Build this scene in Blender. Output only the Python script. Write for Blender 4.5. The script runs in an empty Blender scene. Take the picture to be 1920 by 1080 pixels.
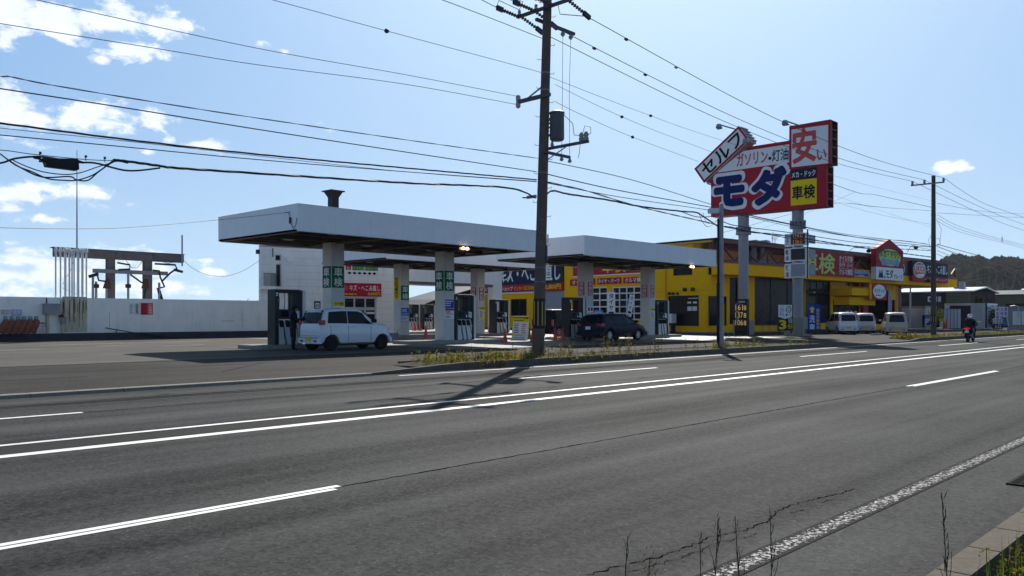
import bpy, math, random
from mathutils import Vector, Matrix
random.seed(7)
C = bpy.context.scene.collection
SC = bpy.context.scene
rad = math.radians
# ------------------------------------------------------------------ camera, sky, sun
FPX, HY, CH = 1550.0, 596.0, 1.5           # focal length and horizon row in 1920 px units, eye height
TH = math.atan(1472/1550)
FW = Vector((math.cos(TH), math.sin(TH), 0)); RT = Vector((math.sin(TH), -math.cos(TH), 0)); UP = Vector((0, 0, 1))
cam = bpy.data.objects.new('camera', bpy.data.cameras.new('camera')); C.objects.link(cam)
cam.location = (0, 0, CH); cam.rotation_euler = (rad(90), 0, TH-rad(90))
cam.data.sensor_width = 36; cam.data.lens = FPX/1920*36; cam.data.shift_y = (HY-540)/1920
cam.data.clip_start = 0.05; cam.data.clip_end = 20000
SC.camera = cam
SUN_EL = 40.5; SUN_AZ = math.atan2(0.561, 0.828)
sun = bpy.data.objects.new('sun', bpy.data.lights.new('sun', 'SUN')); C.objects.link(sun)
sun.data.energy = 5.0; sun.data.angle = rad(0.55); sun.data.color = (1.0, 0.95, 0.88)
sd = Vector((math.cos(SUN_AZ)*math.cos(rad(SUN_EL)), math.sin(SUN_AZ)*math.cos(rad(SUN_EL)), math.sin(rad(SUN_EL))))
sun.rotation_euler = sd.to_track_quat('Z', 'Y').to_euler()
sun.location = sd*60
SC.view_settings.view_transform = 'Standard'; SC.view_settings.look = 'None'
SC.view_settings.exposure = 0.35; SC.view_settings.gamma = 1.0; SC.view_settings.use_curve_mapping = False
W = bpy.data.worlds.new('World'); SC.world = W; W.use_nodes = True
nt = W.node_tree; N = nt.nodes; L = nt.links
for n in list(N): N.remove(n)
out = N.new('ShaderNodeOutputWorld'); bg = N.new('ShaderNodeBackground')
sky = N.new('ShaderNodeTexSky'); sky.sky_type = 'NISHITA'; sky.sun_disc = False
sky.sun_elevation = rad(SUN_EL); sky.sun_rotation = math.pi/2-SUN_AZ
sky.altitude = 0; sky.air_density = 1.0; sky.dust_density = 0.35; sky.ozone_density = 2.2
bg.inputs[1].default_value = 0.085
def adir(px, py):
    d = (FW + RT*((px-960)/FPX) + UP*((HY-py)/FPX)).normalized()
    return math.atan2(d.y, d.x), math.asin(d.z)
tc = N.new('ShaderNodeTexCoord'); sx = N.new('ShaderNodeSeparateXYZ'); L.new(tc.outputs['Generated'], sx.inputs[0])
def wm(op, a, b=None, c=None):
    n = N.new('ShaderNodeMath'); n.operation = op
    for i, x in enumerate((a, b, c)):
        if x is None: continue
        if isinstance(x, (int, float)): n.inputs[i].default_value = x
        else: L.new(x, n.inputs[i])
    return n.outputs[0]
az = wm('ARCTAN2', sx.outputs[1], sx.outputs[0]); el = wm('ARCSINE', sx.outputs[2])
cb = N.new('ShaderNodeCombineXYZ'); L.new(az, cb.inputs[0]); L.new(el, cb.inputs[1])
# cloud banks: where (in 1920 px of the photo, turned into azimuth and elevation), half width, half height
BANKS = [(20,20,90,60,1),(120,35,110,55,1),(235,40,120,50,1),(290,50,70,35,1),(250,92,75,28,1),(10,65,45,40,.9),
 (20,185,60,45,1),(40,222,70,28,.95),(170,212,90,42,1),(285,220,80,20,.85),(40,268,60,16,.8),(375,272,75,14,.8),(20,258,40,14,.8),
 (40,365,90,26,.95),(150,365,100,28,1),(250,383,40,12,.7),(18,390,40,14,.8),(90,412,60,12,.8),(280,286,25,9,.7),
 (60,490,150,34,.95),(180,492,130,30,.95),(300,500,90,26,.8),(30,540,160,26,.75),(200,540,200,26,.85),(60,520,180,40,.9),(400,512,50,10,.75),(380,487,60,7,.6),
 (1775,312,24,13,.85),(1806,308,32,14,.9),(1822,314,20,9,.7),(490,82,26,12,.7),(533,98,14,8,.7),(612,246,22,12,.6),(185,113,30,12,.7),(15,455,40,9,.6),(1560,150,1,1,.1)]
cur = None
for bx, by, bw, bh, st in BANKS:
    a0, e0 = adir(bx, by); a1, _ = adir(bx+bw, by); _, e1 = adir(bx, by-bh)
    v = N.new('ShaderNodeVectorMath'); v.operation = 'MULTIPLY_ADD'; L.new(cb.outputs[0], v.inputs[0])
    ia, ie = 1/abs(a1-a0), 1/abs(e1-e0)
    v.inputs[1].default_value = (ia, ie, 0); v.inputs[2].default_value = (-a0*ia, -e0*ie, 0)
    l = N.new('ShaderNodeVectorMath'); l.operation = 'LENGTH'; L.new(v.outputs[0], l.inputs[0])
    m = wm('MULTIPLY_ADD', l.outputs['Value'], -0.75*st, st)
    cur = m if cur is None else wm('MAXIMUM', cur, m)
def wnoise(scale, detail, rough, off=0, sy=1.6):
    mp = N.new('ShaderNodeMapping'); mp.inputs[3].default_value = (1, sy, 1); mp.inputs[1].default_value = (off, off, off); L.new(cb.outputs[0], mp.inputs[0])
    n = N.new('ShaderNodeTexNoise'); n.inputs['Scale'].default_value = scale; n.inputs['Detail'].default_value = detail; n.inputs['Roughness'].default_value = rough
    n.inputs['Distortion'].default_value = 0.25
    L.new(mp.outputs[0], n.inputs[0]); return n.outputs[0]
n1 = wnoise(26, 12, 0.62); n2 = wnoise(9, 6, 0.55, 3.1)
dens = wm('ADD', cur, wm('MULTIPLY', wm('SUBTRACT', n1, 0.5), 2.7))
dens = wm('ADD', dens, wm('MULTIPLY', wm('SUBTRACT', n2, 0.5), 0.9))
mr = N.new('ShaderNodeMapRange'); mr.interpolation_type = 'SMOOTHSTEP'; L.new(dens, mr.inputs[0])
mr.inputs[1].default_value = 0.30; mr.inputs[2].default_value = 0.78; mr.inputs[3].default_value = 0; mr.inputs[4].default_value = 0.93
cc = N.new('ShaderNodeMix'); cc.data_type = 'RGBA'; L.new(n1, cc.inputs[0])
cc.inputs[6].default_value = (7.0, 8.0, 9.8, 1); cc.inputs[7].default_value = (11.5, 11.8, 12.2, 1)
mx = N.new('ShaderNodeMix'); mx.data_type = 'RGBA'; L.new(mr.outputs[0], mx.inputs[0])
# hazy autumn air: paler towards the horizon, a broad glow round the sun
vd = N.new('ShaderNodeVectorMath'); vd.operation = 'DOT_PRODUCT'; L.new(tc.outputs['Generated'], vd.inputs[0]); vd.inputs[1].default_value = sd
ca = wm('MAXIMUM', vd.outputs['Value'], 0.0)
glow = wm('ADD', wm('MULTIPLY', wm('POWER', ca, 8.0), 0.74), wm('MULTIPLY', wm('POWER', ca, 2.0), 0.05))
elp = wm('MAXIMUM', el, 0.0); hzn = wm('POWER', 2.718, wm('MULTIPLY', elp, -5.5))
def cmix(f, c0, c1):
    n = N.new('ShaderNodeMix'); n.data_type = 'RGBA'
    L.new(f, n.inputs[0])
    for i, c in ((6, c0), (7, c1)):
        if isinstance(c, tuple): n.inputs[i].default_value = (*c, 1)
        else: L.new(c, n.inputs[i])
    return n
KS = 1/0.085
g0 = cmix(hzn, (0.095*KS, 0.26*KS, 0.57*KS), (0.49*KS, 0.68*KS, 0.84*KS))
zf_ = N.new('ShaderNodeMapRange'); zf_.interpolation_type = 'SMOOTHSTEP'; L.new(el, zf_.inputs[0]); zf_.inputs[1].default_value = rad(19); zf_.inputs[2].default_value = rad(48); zf_.inputs[3].default_value = 1.0; zf_.inputs[4].default_value = 0.12
gz_ = N.new('ShaderNodeVectorMath'); gz_.operation = 'SCALE'; L.new(g0.outputs[2], gz_.inputs[0]); L.new(zf_.outputs[0], gz_.inputs['Scale'])
back = N.new('ShaderNodeVectorMath'); back.operation = 'DOT_PRODUCT'; L.new(tc.outputs['Generated'], back.inputs[0]); back.inputs[1].default_value = (math.cos(SUN_AZ), math.sin(SUN_AZ), 0)
bf = N.new('ShaderNodeMapRange'); L.new(back.outputs['Value'], bf.inputs[0]); bf.inputs[1].default_value = -0.4; bf.inputs[2].default_value = 0.6; bf.inputs[3].default_value = 0.9; bf.inputs[4].default_value = 1.0; bf.interpolation_type = 'SMOOTHSTEP'
gb = N.new('ShaderNodeVectorMath'); gb.operation = 'SCALE'; L.new(gz_.outputs[0], gb.inputs[0]); L.new(bf.outputs[0], gb.inputs['Scale'])
g1 = cmix(glow, gb.outputs[0], (0.90*KS, 1.06*KS, 1.13*KS))
sk = cmix(hzn, sky.outputs[0], g1.outputs[2]); sk.inputs[0].default_value = 0.97
for l_ in list(sk.inputs[0].links): L.remove(l_)
sk.inputs[0].default_value = 0.97
L.new(sk.outputs[2], mx.inputs[6]); L.new(cc.outputs[2], mx.inputs[7])
L.new(mx.outputs[2], bg.inputs[0]); L.new(bg.outputs[0], out.inputs[0])

# ------------------------------------------------------------------ geometry helpers
def ray(px, py): return FW + RT*((px-960)/FPX) + UP*((HY-py)/FPX)
CP = Vector((0, 0, CH))
def hz(px, py, z):
    d = ray(px, py); return CP + d*((z-CH)/d.z)
def hX(px, py, X):
    d = ray(px, py); return CP + d*(X/d.x)
def hY(px, py, Y):
    d = ray(px, py); return CP + d*(Y/d.y)
def hD(px, py, depth): return CP + ray(px, py)*depth
class Pl:
    """an upright (or tilted) plane: origin, outward normal; u runs to the reader's right, v up"""
    def __init__(s, O, Nn, V=None):
        s.O = Vector(O); s.N = Vector(Nn).normalized(); s.V = (Vector(V) if V is not None else UP).normalized(); s.U = s.V.cross(s.N).normalized()
    def uv(s, px, py):
        d = ray(px, py); t = (s.O-CP).dot(s.N)/d.dot(s.N); p = CP+d*t-s.O
        return p.dot(s.U), p.dot(s.V)
    def p(s, u, v, n=0): return s.O + s.U*u + s.V*v + s.N*n
    def off(s, n): return Pl(s.O+s.N*n, s.N, s.V)
    def turned(s, u, v, ang):
        V = s.V*math.cos(ang) - s.U*math.sin(ang); return Pl(s.p(u, v), s.N, V)
def gz(x, y):
    if y < 17.45: return 0.0
    if y < 19.5: return 0.15
    if y < 26: return 0.15 + 0.10*(y-19.5)/6.5
    return 0.25 + 0.0075*(min(y, 60)-26)
TM = {}
def thing(name, label, cat, loc=(0, 0, 0), rz=0.0, group=None, kind=None):
    o = bpy.data.objects.new(name, None); C.objects.link(o); o.empty_display_size = 0.2
    o.location = loc; o.rotation_euler = (0, 0, rz)
    TM[o.name] = Matrix.Translation(Vector(loc)) @ Matrix.Rotation(rz, 4, 'Z')
    tag(o, label, cat, group, kind); return o
def tag(o, label=None, cat=None, group=None, kind=None):
    if label: o['label'] = label
    if cat: o['category'] = cat
    if group: o['group'] = group
    if kind: o['kind'] = kind
    return o
class MB:
    def __init__(s): s.v = []; s.f = []; s.m = []; s.M = None
    def add(s, vs, fs, mi=0):
        b = len(s.v)
        if s.M is not None: vs = [s.M @ Vector(v) for v in vs]
        s.v += [tuple(v) for v in vs]; s.f += [tuple(b+i for i in f) for f in fs]; s.m += [mi]*len(fs); return s
    def box(s, x0, x1, y0, y1, z0, z1, mi=0):
        return s.hexa([(x0,y0,z0),(x1,y0,z0),(x1,y1,z0),(x0,y1,z0),(x0,y0,z1),(x1,y0,z1),(x1,y1,z1),(x0,y1,z1)], mi)
    def hexa(s, c, mi=0): return s.add(c, [(0,3,2,1),(4,5,6,7),(0,1,5,4),(1,2,6,5),(2,3,7,6),(3,0,4,7)], mi)
    def pbox(s, P, u0, u1, v0, v1, n0, n1, mi=0):
        return s.hexa([P.p(u0,v0,n0),P.p(u1,v0,n0),P.p(u1,v0,n1),P.p(u0,v0,n1),P.p(u0,v1,n0),P.p(u1,v1,n0),P.p(u1,v1,n1),P.p(u0,v1,n1)][::1], mi)
    def cbox(s, P, u0, u1, v0, v1, n0, n1, c, mi=0):      # box with its four front-view corners cut
        return s.prism(P, [(u0+c,v0),(u1-c,v0),(u1,v0+c),(u1,v1-c),(u1-c,v1),(u0+c,v1),(u0,v1-c),(u0,v0+c)], n0, n1, mi)
    def prism(s, P, poly, n0, n1, mi=0):
        k = len(poly); vs = [P.p(u, v, n0) for u, v in poly] + [P.p(u, v, n1) for u, v in poly]
        fs = [tuple(range(k))[::-1], tuple(range(k, 2*k))] + [(i, (i+1) % k, k+(i+1) % k, k+i) for i in range(k)]
        return s.add(vs, fs, mi)
    def tube(s, pts, r, mi=0, n=8, cap=True):
        pts = [Vector(p) for p in pts]; k = len(pts)
        rs = r if isinstance(r, (list, tuple)) else [r]*k
        vs = []; fs = []; prev = None
        for i, p in enumerate(pts):
            t = (pts[min(i+1, k-1)]-pts[max(i-1, 0)])
            t = t.normalized() if t.length > 1e-9 else Vector((0, 0, 1))
            if prev is None:
                a = Vector((0, 0, 1)) if abs(t.z) < 0.9 else Vector((1, 0, 0)); x = t.cross(a).normalized()
            else:
                x = (prev - t*prev.dot(t)); x = x.normalized() if x.length > 1e-6 else t.orthogonal().normalized()
            prev = x; y = t.cross(x)
            for j in range(n):
                a = 2*math.pi*j/n; vs.append(p + (x*math.cos(a)+y*math.sin(a))*rs[i])
        for i in range(k-1):
            for j in range(n): fs.append((i*n+j, i*n+(j+1) % n, (i+1)*n+(j+1) % n, (i+1)*n+j))
        if cap: fs.append(tuple(range(n))[::-1]); fs.append(tuple((k-1)*n+j for j in range(n)))
        return s.add(vs, fs, mi)
    def beam(s, a, b, w, h, mi=0, up=(0,0,1)):             # rectangular bar from a to b
        a, b = Vector(a), Vector(b); t = (b-a).normalized(); u = Vector(up)
        if abs(t.dot(u)) > 0.98: u = Vector((1, 0, 0))
        x = t.cross(u).normalized()*w/2; y = x.cross(t).normalized()*h/2
        return s.hexa([a-x-y, a+x-y, b+x-y, b-x-y, a-x+y, a+x+y, b+x+y, b-x+y], mi)
    def lathe(s, c, prof, n=16, mi=0, axis=None):
        c = Vector(c); ax = Vector(axis).normalized() if axis is not None else UP
        x = ax.orthogonal().normalized(); y = ax.cross(x); vs = []; fs = []; k = len(prof)
        for r, h in prof:
            for j in range(n):
                a = 2*math.pi*j/n; vs.append(c + ax*h + (x*math.cos(a)+y*math.sin(a))*r)
        for i in range(k-1):
            for j in range(n): fs.append((i*n+j, i*n+(j+1) % n, (i+1)*n+(j+1) % n, (i+1)*n+j))
        fs.append(tuple(range(n))[::-1]); fs.append(tuple((k-1)*n+j for j in range(n)))
        return s.add(vs, fs, mi)
    def disc(s, P, u, v, ru, rv, n0, n1, mi=0, k=24):
        return s.prism(P, [(u+ru*math.cos(2*math.pi*i/k), v+rv*math.sin(2*math.pi*i/k)) for i in range(k)], n0, n1, mi)
    def ring(s, P, u, v, ru, rv, w, n, mi=0, k=28):
        vs = []; fs = []
        for i in range(k):
            c, q = math.cos(2*math.pi*i/k), math.sin(2*math.pi*i/k)
            vs += [P.p(u+ru*c, v+rv*q, n), P.p(u+(ru-w)*c, v+(rv-w)*q, n)]
        for i in range(k): j = (i+1) % k; fs.append((2*i, 2*j, 2*j+1, 2*i+1))
        return s.add(vs, fs, mi)
    def quad(s, P, u0, u1, v0, v1, n, mi=0): return s.add([P.p(u0,v0,n),P.p(u1,v0,n),P.p(u1,v1,n),P.p(u0,v1,n)], [(0,1,2,3)], mi)
    def text(s, P, txt, u0, u1, v0, v1, n=0.006, mi=0, bold=0.02, vertical=False, fit=True):
        if vertical:
            k = len(txt); h = (v1-v0)/k
            for i, ch in enumerate(txt):
                if ch != ' ': s.text(P, ch, u0, u1, v1-h*(i+1)+h*0.06, v1-h*i-h*0.06, n, mi, bold)
            return s
        vs, fs = glyphs(txt, 0)
        if not vs: return s
        a0 = min(v[0] for v in vs); a1 = max(v[0] for v in vs); b0 = min(v[1] for v in vs); b1 = max(v[1] for v in vs)
        su = (u1-u0)/max(a1-a0, 1e-3); sv = (v1-v0)/max(b1-b0, 1e-3)
        ou = u0; ov = v0
        if len(txt) == 1 and (a1-a0) < 0.45*(b1-b0) and txt in '1ー・！':
            su = min(su, sv*1.0); ou = (u0+u1)/2-(a1-a0)*su/2
        if txt == 'ー' or txt == '・' or txt == '一': sv = su; ov = (v0+v1)/2-(b1-b0)*sv/2
        r_ = bold*.55; offs = [(0, 0)]
        if bold > 0:
            k = 8 if bold < .07 else 16
            offs += [(math.cos(2*math.pi*i/k)*r_, math.sin(2*math.pi*i/k)*r_) for i in range(k)]
            if bold >= .07: offs += [(math.cos(2*math.pi*i/8)*r_*.5, math.sin(2*math.pi*i/8)*r_*.5) for i in range(8)]
        w_ = (a1-a0)+2*r_; h_ = (b1-b0)+2*r_; su *= (a1-a0)/w_; 
        if not (txt in ('ー', '・', '一')): sv *= (b1-b0)/h_
        else: sv = su; ov = (v0+v1)/2-h_*sv/2
        if ou == u0: pass
        for i, (dx, dy) in enumerate(offs): s.add([P.p(ou+(x-a0+dx+r_)*su, ov+(y-b0+dy+r_)*sv, n+i*.0004) for x, y in vs], fs, mi)
        return s
    def build(s, name, mats, parent=None, smooth=False, bevel=0):
        me = bpy.data.meshes.new(name)
        vs = s.v
        if parent is not None:
            inv = TM[parent.name].inverted(); vs = [tuple(inv @ Vector(v)) for v in vs]
        me.from_pydata(vs, [], s.f)
        if not isinstance(mats, (list, tuple)): mats = [mats]
        for m in mats: me.materials.append(m)
        me.polygons.foreach_set('material_index', s.m)
        if smooth: me.polygons.foreach_set('use_smooth', [True]*len(s.f))
        me.update()
        o = bpy.data.objects.new(name, me); C.objects.link(o)
        if smooth and smooth != 'all':
            me.set_sharp_from_angle(angle=rad(38))
        if parent is not None: o.parent = parent; TM[o.name] = TM[parent.name]
        else: TM[o.name] = Matrix.Identity(4)
        if bevel:
            b = o.modifiers.new('bevel', 'BEVEL'); b.width = bevel; b.segments = 2; b.limit_method = 'ANGLE'; b.angle_limit = rad(50)
        return o
_gc = {}
def glyphs(txt, bold):
    k = (txt, bold)
    if k in _gc: return _gc[k]
    cu = bpy.data.curves.new('t', 'FONT'); cu.body = txt; cu.size = 1; cu.offset = bold; cu.resolution_u = 2; cu.fill_mode = 'FRONT'
    o = bpy.data.objects.new('t', cu); C.objects.link(o)
    bpy.context.view_layer.update()
    dg = bpy.context.evaluated_depsgraph_get(); oe = o.evaluated_get(dg); me = oe.to_mesh()
    vs = [(v.co.x, v.co.y) for v in me.vertices]; fs = [tuple(p.vertices) for p in me.polygons]
    oe.to_mesh_clear(); bpy.data.objects.remove(o); bpy.data.curves.remove(cu)
    _gc[k] = (vs, fs); return _gc[k]
def dup(root, loc=None, rz=None, label=None, group=None):
    def cp(o, par):
        c = o.copy(); C.objects.link(c); c.parent = par
        for ch in o.children: cp(ch, c)
        return c
    r = cp(root, None)
    if loc is not None: r.location = loc
    if rz is not None: r.rotation_euler = (0, 0, rz)
    if label: r['label'] = label
    if group: r['group'] = group
    return r

# ------------------------------------------------------------------ materials
def nmat(name):
    m = bpy.data.materials.new(name); m.use_nodes = True; t = m.node_tree
    return m, t, t.nodes['Principled BSDF']
def mat(name, col, rough=0.6, metal=0.0, var=0.12, vs=3.0, bump=0.0, bs=60.0, spec=0.5, dirt=0.0, dcol=(0.12,0.1,0.08), coat=0.0, stretch=(1,1,1)):
    m, t, b = nmat(name); nn = t.nodes; l = t.links
    b.inputs['Roughness'].default_value = rough; b.inputs['Metallic'].default_value = metal
    b.inputs['Specular IOR Level'].default_value = spec if rough < .75 else min(spec, .12); b.inputs['Coat Weight'].default_value = coat; b.inputs['Coat Roughness'].default_value = 0.05
    tcn = nn.new('ShaderNodeTexCoord'); mp = nn.new('ShaderNodeMapping'); l.new(tcn.outputs['Object'], mp.inputs[0]); mp.inputs[3].default_value = stretch
    no = nn.new('ShaderNodeTexNoise'); no.inputs['Scale'].default_value = vs; no.inputs['Detail'].default_value = 7; no.inputs['Roughness'].default_value = 0.6; l.new(mp.outputs[0], no.inputs[0])
    mi = nn.new('ShaderNodeMix'); mi.data_type = 'RGBA'
    c = list(col)[:3]
    mi.inputs[6].default_value = (*[max(0, x*(1-var)) for x in c], 1); mi.inputs[7].default_value = (*[min(1, x*(1+var)) for x in c], 1)
    rp = nn.new('ShaderNodeMapRange'); rp.inputs[1].default_value = 0.3; rp.inputs[2].default_value = 0.7; l.new(no.outputs[0], rp.inputs[0]); l.new(rp.outputs[0], mi.inputs[0])
    last = mi.outputs[2]
    if dirt > 0:
        n2 = nn.new('ShaderNodeTexNoise'); n2.inputs['Scale'].default_value = 1.1; n2.inputs['Detail'].default_value = 10; n2.inputs['Roughness'].default_value = 0.7
        mp2 = nn.new('ShaderNodeMapping'); mp2.inputs[3].default_value = (3, 3, 0.5); l.new(tcn.outputs['Object'], mp2.inputs[0]); l.new(mp2.outputs[0], n2.inputs[0])
        r2 = nn.new('ShaderNodeMapRange'); r2.inputs[1].default_value = 0.52; r2.inputs[2].default_value = 0.78; r2.inputs[4].default_value = dirt; l.new(n2.outputs[0], r2.inputs[0])
        m2 = nn.new('ShaderNodeMix'); m2.data_type = 'RGBA'; l.new(r2.outputs[0], m2.inputs[0]); l.new(last, m2.inputs[6]); m2.inputs[7].default_value = (*dcol, 1); last = m2.outputs[2]
    l.new(last, b.inputs['Base Color'])
    if bump > 0:
        n3 = nn.new('ShaderNodeTexNoise'); n3.inputs['Scale'].default_value = bs; n3.inputs['Detail'].default_value = 4; l.new(tcn.outputs['Object'], n3.inputs[0])
        bp = nn.new('ShaderNodeBump'); bp.inputs['Strength'].default_value = bump; bp.inputs['Distance'].default_value = 0.01; l.new(n3.outputs[0], bp.inputs['Height']); l.new(bp.outputs[0], b.inputs['Normal'])
    return m
def emis(name, col, st):
    m, t, b = nmat(name); b.inputs['Base Color'].default_value = (*col, 1); b.inputs['Emission Color'].default_value = (*col, 1); b.inputs['Emission Strength'].default_value = st; return m
M = {}
M['fascia'] = mat('fascia_panel', (0.86,0.86,0.88), 0.45, var=0.03, dirt=0.12, dcol=(0.45,0.44,0.42))
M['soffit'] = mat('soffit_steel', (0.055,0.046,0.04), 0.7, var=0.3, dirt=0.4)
M['column'] = mat('column_panel', (0.60,0.58,0.55), 0.6, var=0.06, dirt=0.2, dcol=(0.3,0.28,0.25))
M['white'] = mat('white_paint', (0.78,0.78,0.76), 0.5, var=0.04, dirt=0.15, dcol=(0.4,0.37,0.32))
M['wallwhite'] = mat('white_wall_render', (0.88,0.85,0.80), 0.8, var=0.06, vs=1.3, dirt=0.35, dcol=(0.36,0.31,0.24), bump=0.3, bs=25)
M['pwhite'] = mat('sign_white', (0.80,0.80,0.80), 0.4, var=0.03)
M['red'] = mat('sign_red', (0.43,0.014,0.035), 0.6, var=0.06, spec=.15)
M['redtext'] = mat('sign_scarlet', (0.62,0.05,0.04), 0.45, var=0.04)
M['navy'] = mat('sign_navy', (0.006,0.016,0.12), 0.6, var=0.06, spec=.15)
M['dnavy'] = mat('sign_dark_navy', (0.010,0.014,0.045), 0.6, var=0.08, spec=.15)
M['blue'] = mat('sign_blue', (0.015,0.05,0.36), 0.6, var=0.06, spec=.15)
M['lblue'] = mat('sign_sky_blue', (0.10,0.30,0.62), 0.45, var=0.1, vs=8)
M['green'] = mat('sign_green', (0.0,0.14,0.06), 0.6, var=0.06, spec=.15)
M['lime'] = mat('sign_lime', (0.42,0.62,0.10), 0.45, var=0.05)
M['ytext'] = mat('sign_yellow', (0.88,0.62,0.01), 0.6, var=0.04, spec=.15)
M['ink'] = mat('sign_black', (0.008,0.008,0.012), 0.6, var=0.1, spec=.12)
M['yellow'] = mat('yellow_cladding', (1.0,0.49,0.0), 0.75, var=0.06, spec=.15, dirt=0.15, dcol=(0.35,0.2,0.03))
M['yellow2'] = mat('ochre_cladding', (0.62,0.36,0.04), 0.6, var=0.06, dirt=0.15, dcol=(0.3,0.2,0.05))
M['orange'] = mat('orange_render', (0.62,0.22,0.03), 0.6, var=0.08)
M['maroon'] = mat('maroon_steel', (0.12,0.012,0.012), 0.5, var=0.15, dirt=0.2)
M['glass'] = mat('window_glass', (0.006,0.007,0.010), 0.15, var=0.2, spec=0.08)
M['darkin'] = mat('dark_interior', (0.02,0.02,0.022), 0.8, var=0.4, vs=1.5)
M['frame'] = mat('aluminium_frame', (0.55,0.56,0.57), 0.4, metal=0.3, var=0.05)
M['steel'] = mat('galvanised_steel', (0.22,0.22,0.23), 0.55, metal=0.3, var=0.12, vs=6, dirt=0.2, dcol=(0.2,0.16,0.12))
M['gpaint'] = mat('grey_paint', (0.26,0.27,0.30), 0.5, var=0.08, dirt=0.2)
M['dgrey'] = mat('dark_grey_metal', (0.022,0.023,0.028), 0.5, var=0.15, spec=.25)
M['black'] = mat('black_plastic', (0.008,0.008,0.010), 0.5, var=0.2, spec=.25)
M['rubber'] = mat('rubber', (0.015,0.015,0.016), 0.75, var=0.2)
M['pole'] = mat('pole_concrete', (0.13,0.098,0.085), 0.85, var=0.14, vs=4, dirt=0.4, dcol=(0.08,0.06,0.05), bump=0.3, bs=40)
M['dpole'] = mat('brown_pole', (0.07,0.05,0.042), 0.7, var=0.14, dirt=0.3)
M['arm'] = mat('weathered_arm_steel', (0.085,0.08,0.088), 0.6, metal=.2, var=.2, spec=.3); M['drum'] = mat('transformer_paint', (0.10,0.095,0.11), .55, var=.12, spec=.3, dirt=.3)
M['darkgrate'] = mat('cast_iron', (0.012,0.012,0.012), 1.0, var=.3, spec=0.0)
M['porcelain'] = mat('insulator_porcelain', (0.35,0.35,0.34), 0.2, var=0.1)
M['cable'] = mat('cable_jacket', (0.012,0.013,0.02), 0.6, var=0.1)
M['cone'] = mat('cone_red', (0.62,0.05,0.03), 0.5, var=0.1)
M['concrete'] = mat('concrete', (0.30,0.28,0.25), 0.9, var=0.12, vs=5, dirt=0.4, dcol=(0.16,0.14,0.12), bump=0.4, bs=50)
M['rust'] = mat('rusty_steel', (0.11,0.05,0.03), 0.8, var=0.35, vs=9)
M['tankc'] = mat('weathered_concrete_beam', (0.16,0.145,0.14), 0.9, var=0.15, vs=3, dirt=0.4, dcol=(0.12,0.1,0.09))
M['skin'] = mat('skin', (0.42,0.24,0.16), 0.6, var=0.05)
M['cloth'] = mat('dark_cloth', (0.015,0.016,0.024), 0.9, var=0.25, vs=12)
M['denim'] = mat('dark_trousers', (0.018,0.02,0.03), 0.9, var=0.25, vs=12)
M['lamp'] = emis('lamp_bulb', (1.0,0.72,0.38), 9)
M['lampglow'] = emis('lamp_housing_lit', (0.9,0.36,0.12), 0.9)
M['led'] = emis('led_orange', (1.0,0.25,0.05), 0.10)
M['amber'] = emis('led_amber', (1.0,0.62,0.22), 0.2)
M['wood'] = mat('plywood', (0.36,0.26,0.16), 0.7, var=0.12)
M['tlight'] = mat('tail_light_red', (0.35,0.01,0.01), 0.2, var=0.05, coat=0.5)
M['chrome'] = mat('chrome', (0.7,0.7,0.7), 0.2, metal=0.9, var=0.03)
M['plateY'] = mat('plate_yellow', (0.75,0.5,0.03), 0.5, var=0.03)
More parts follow.
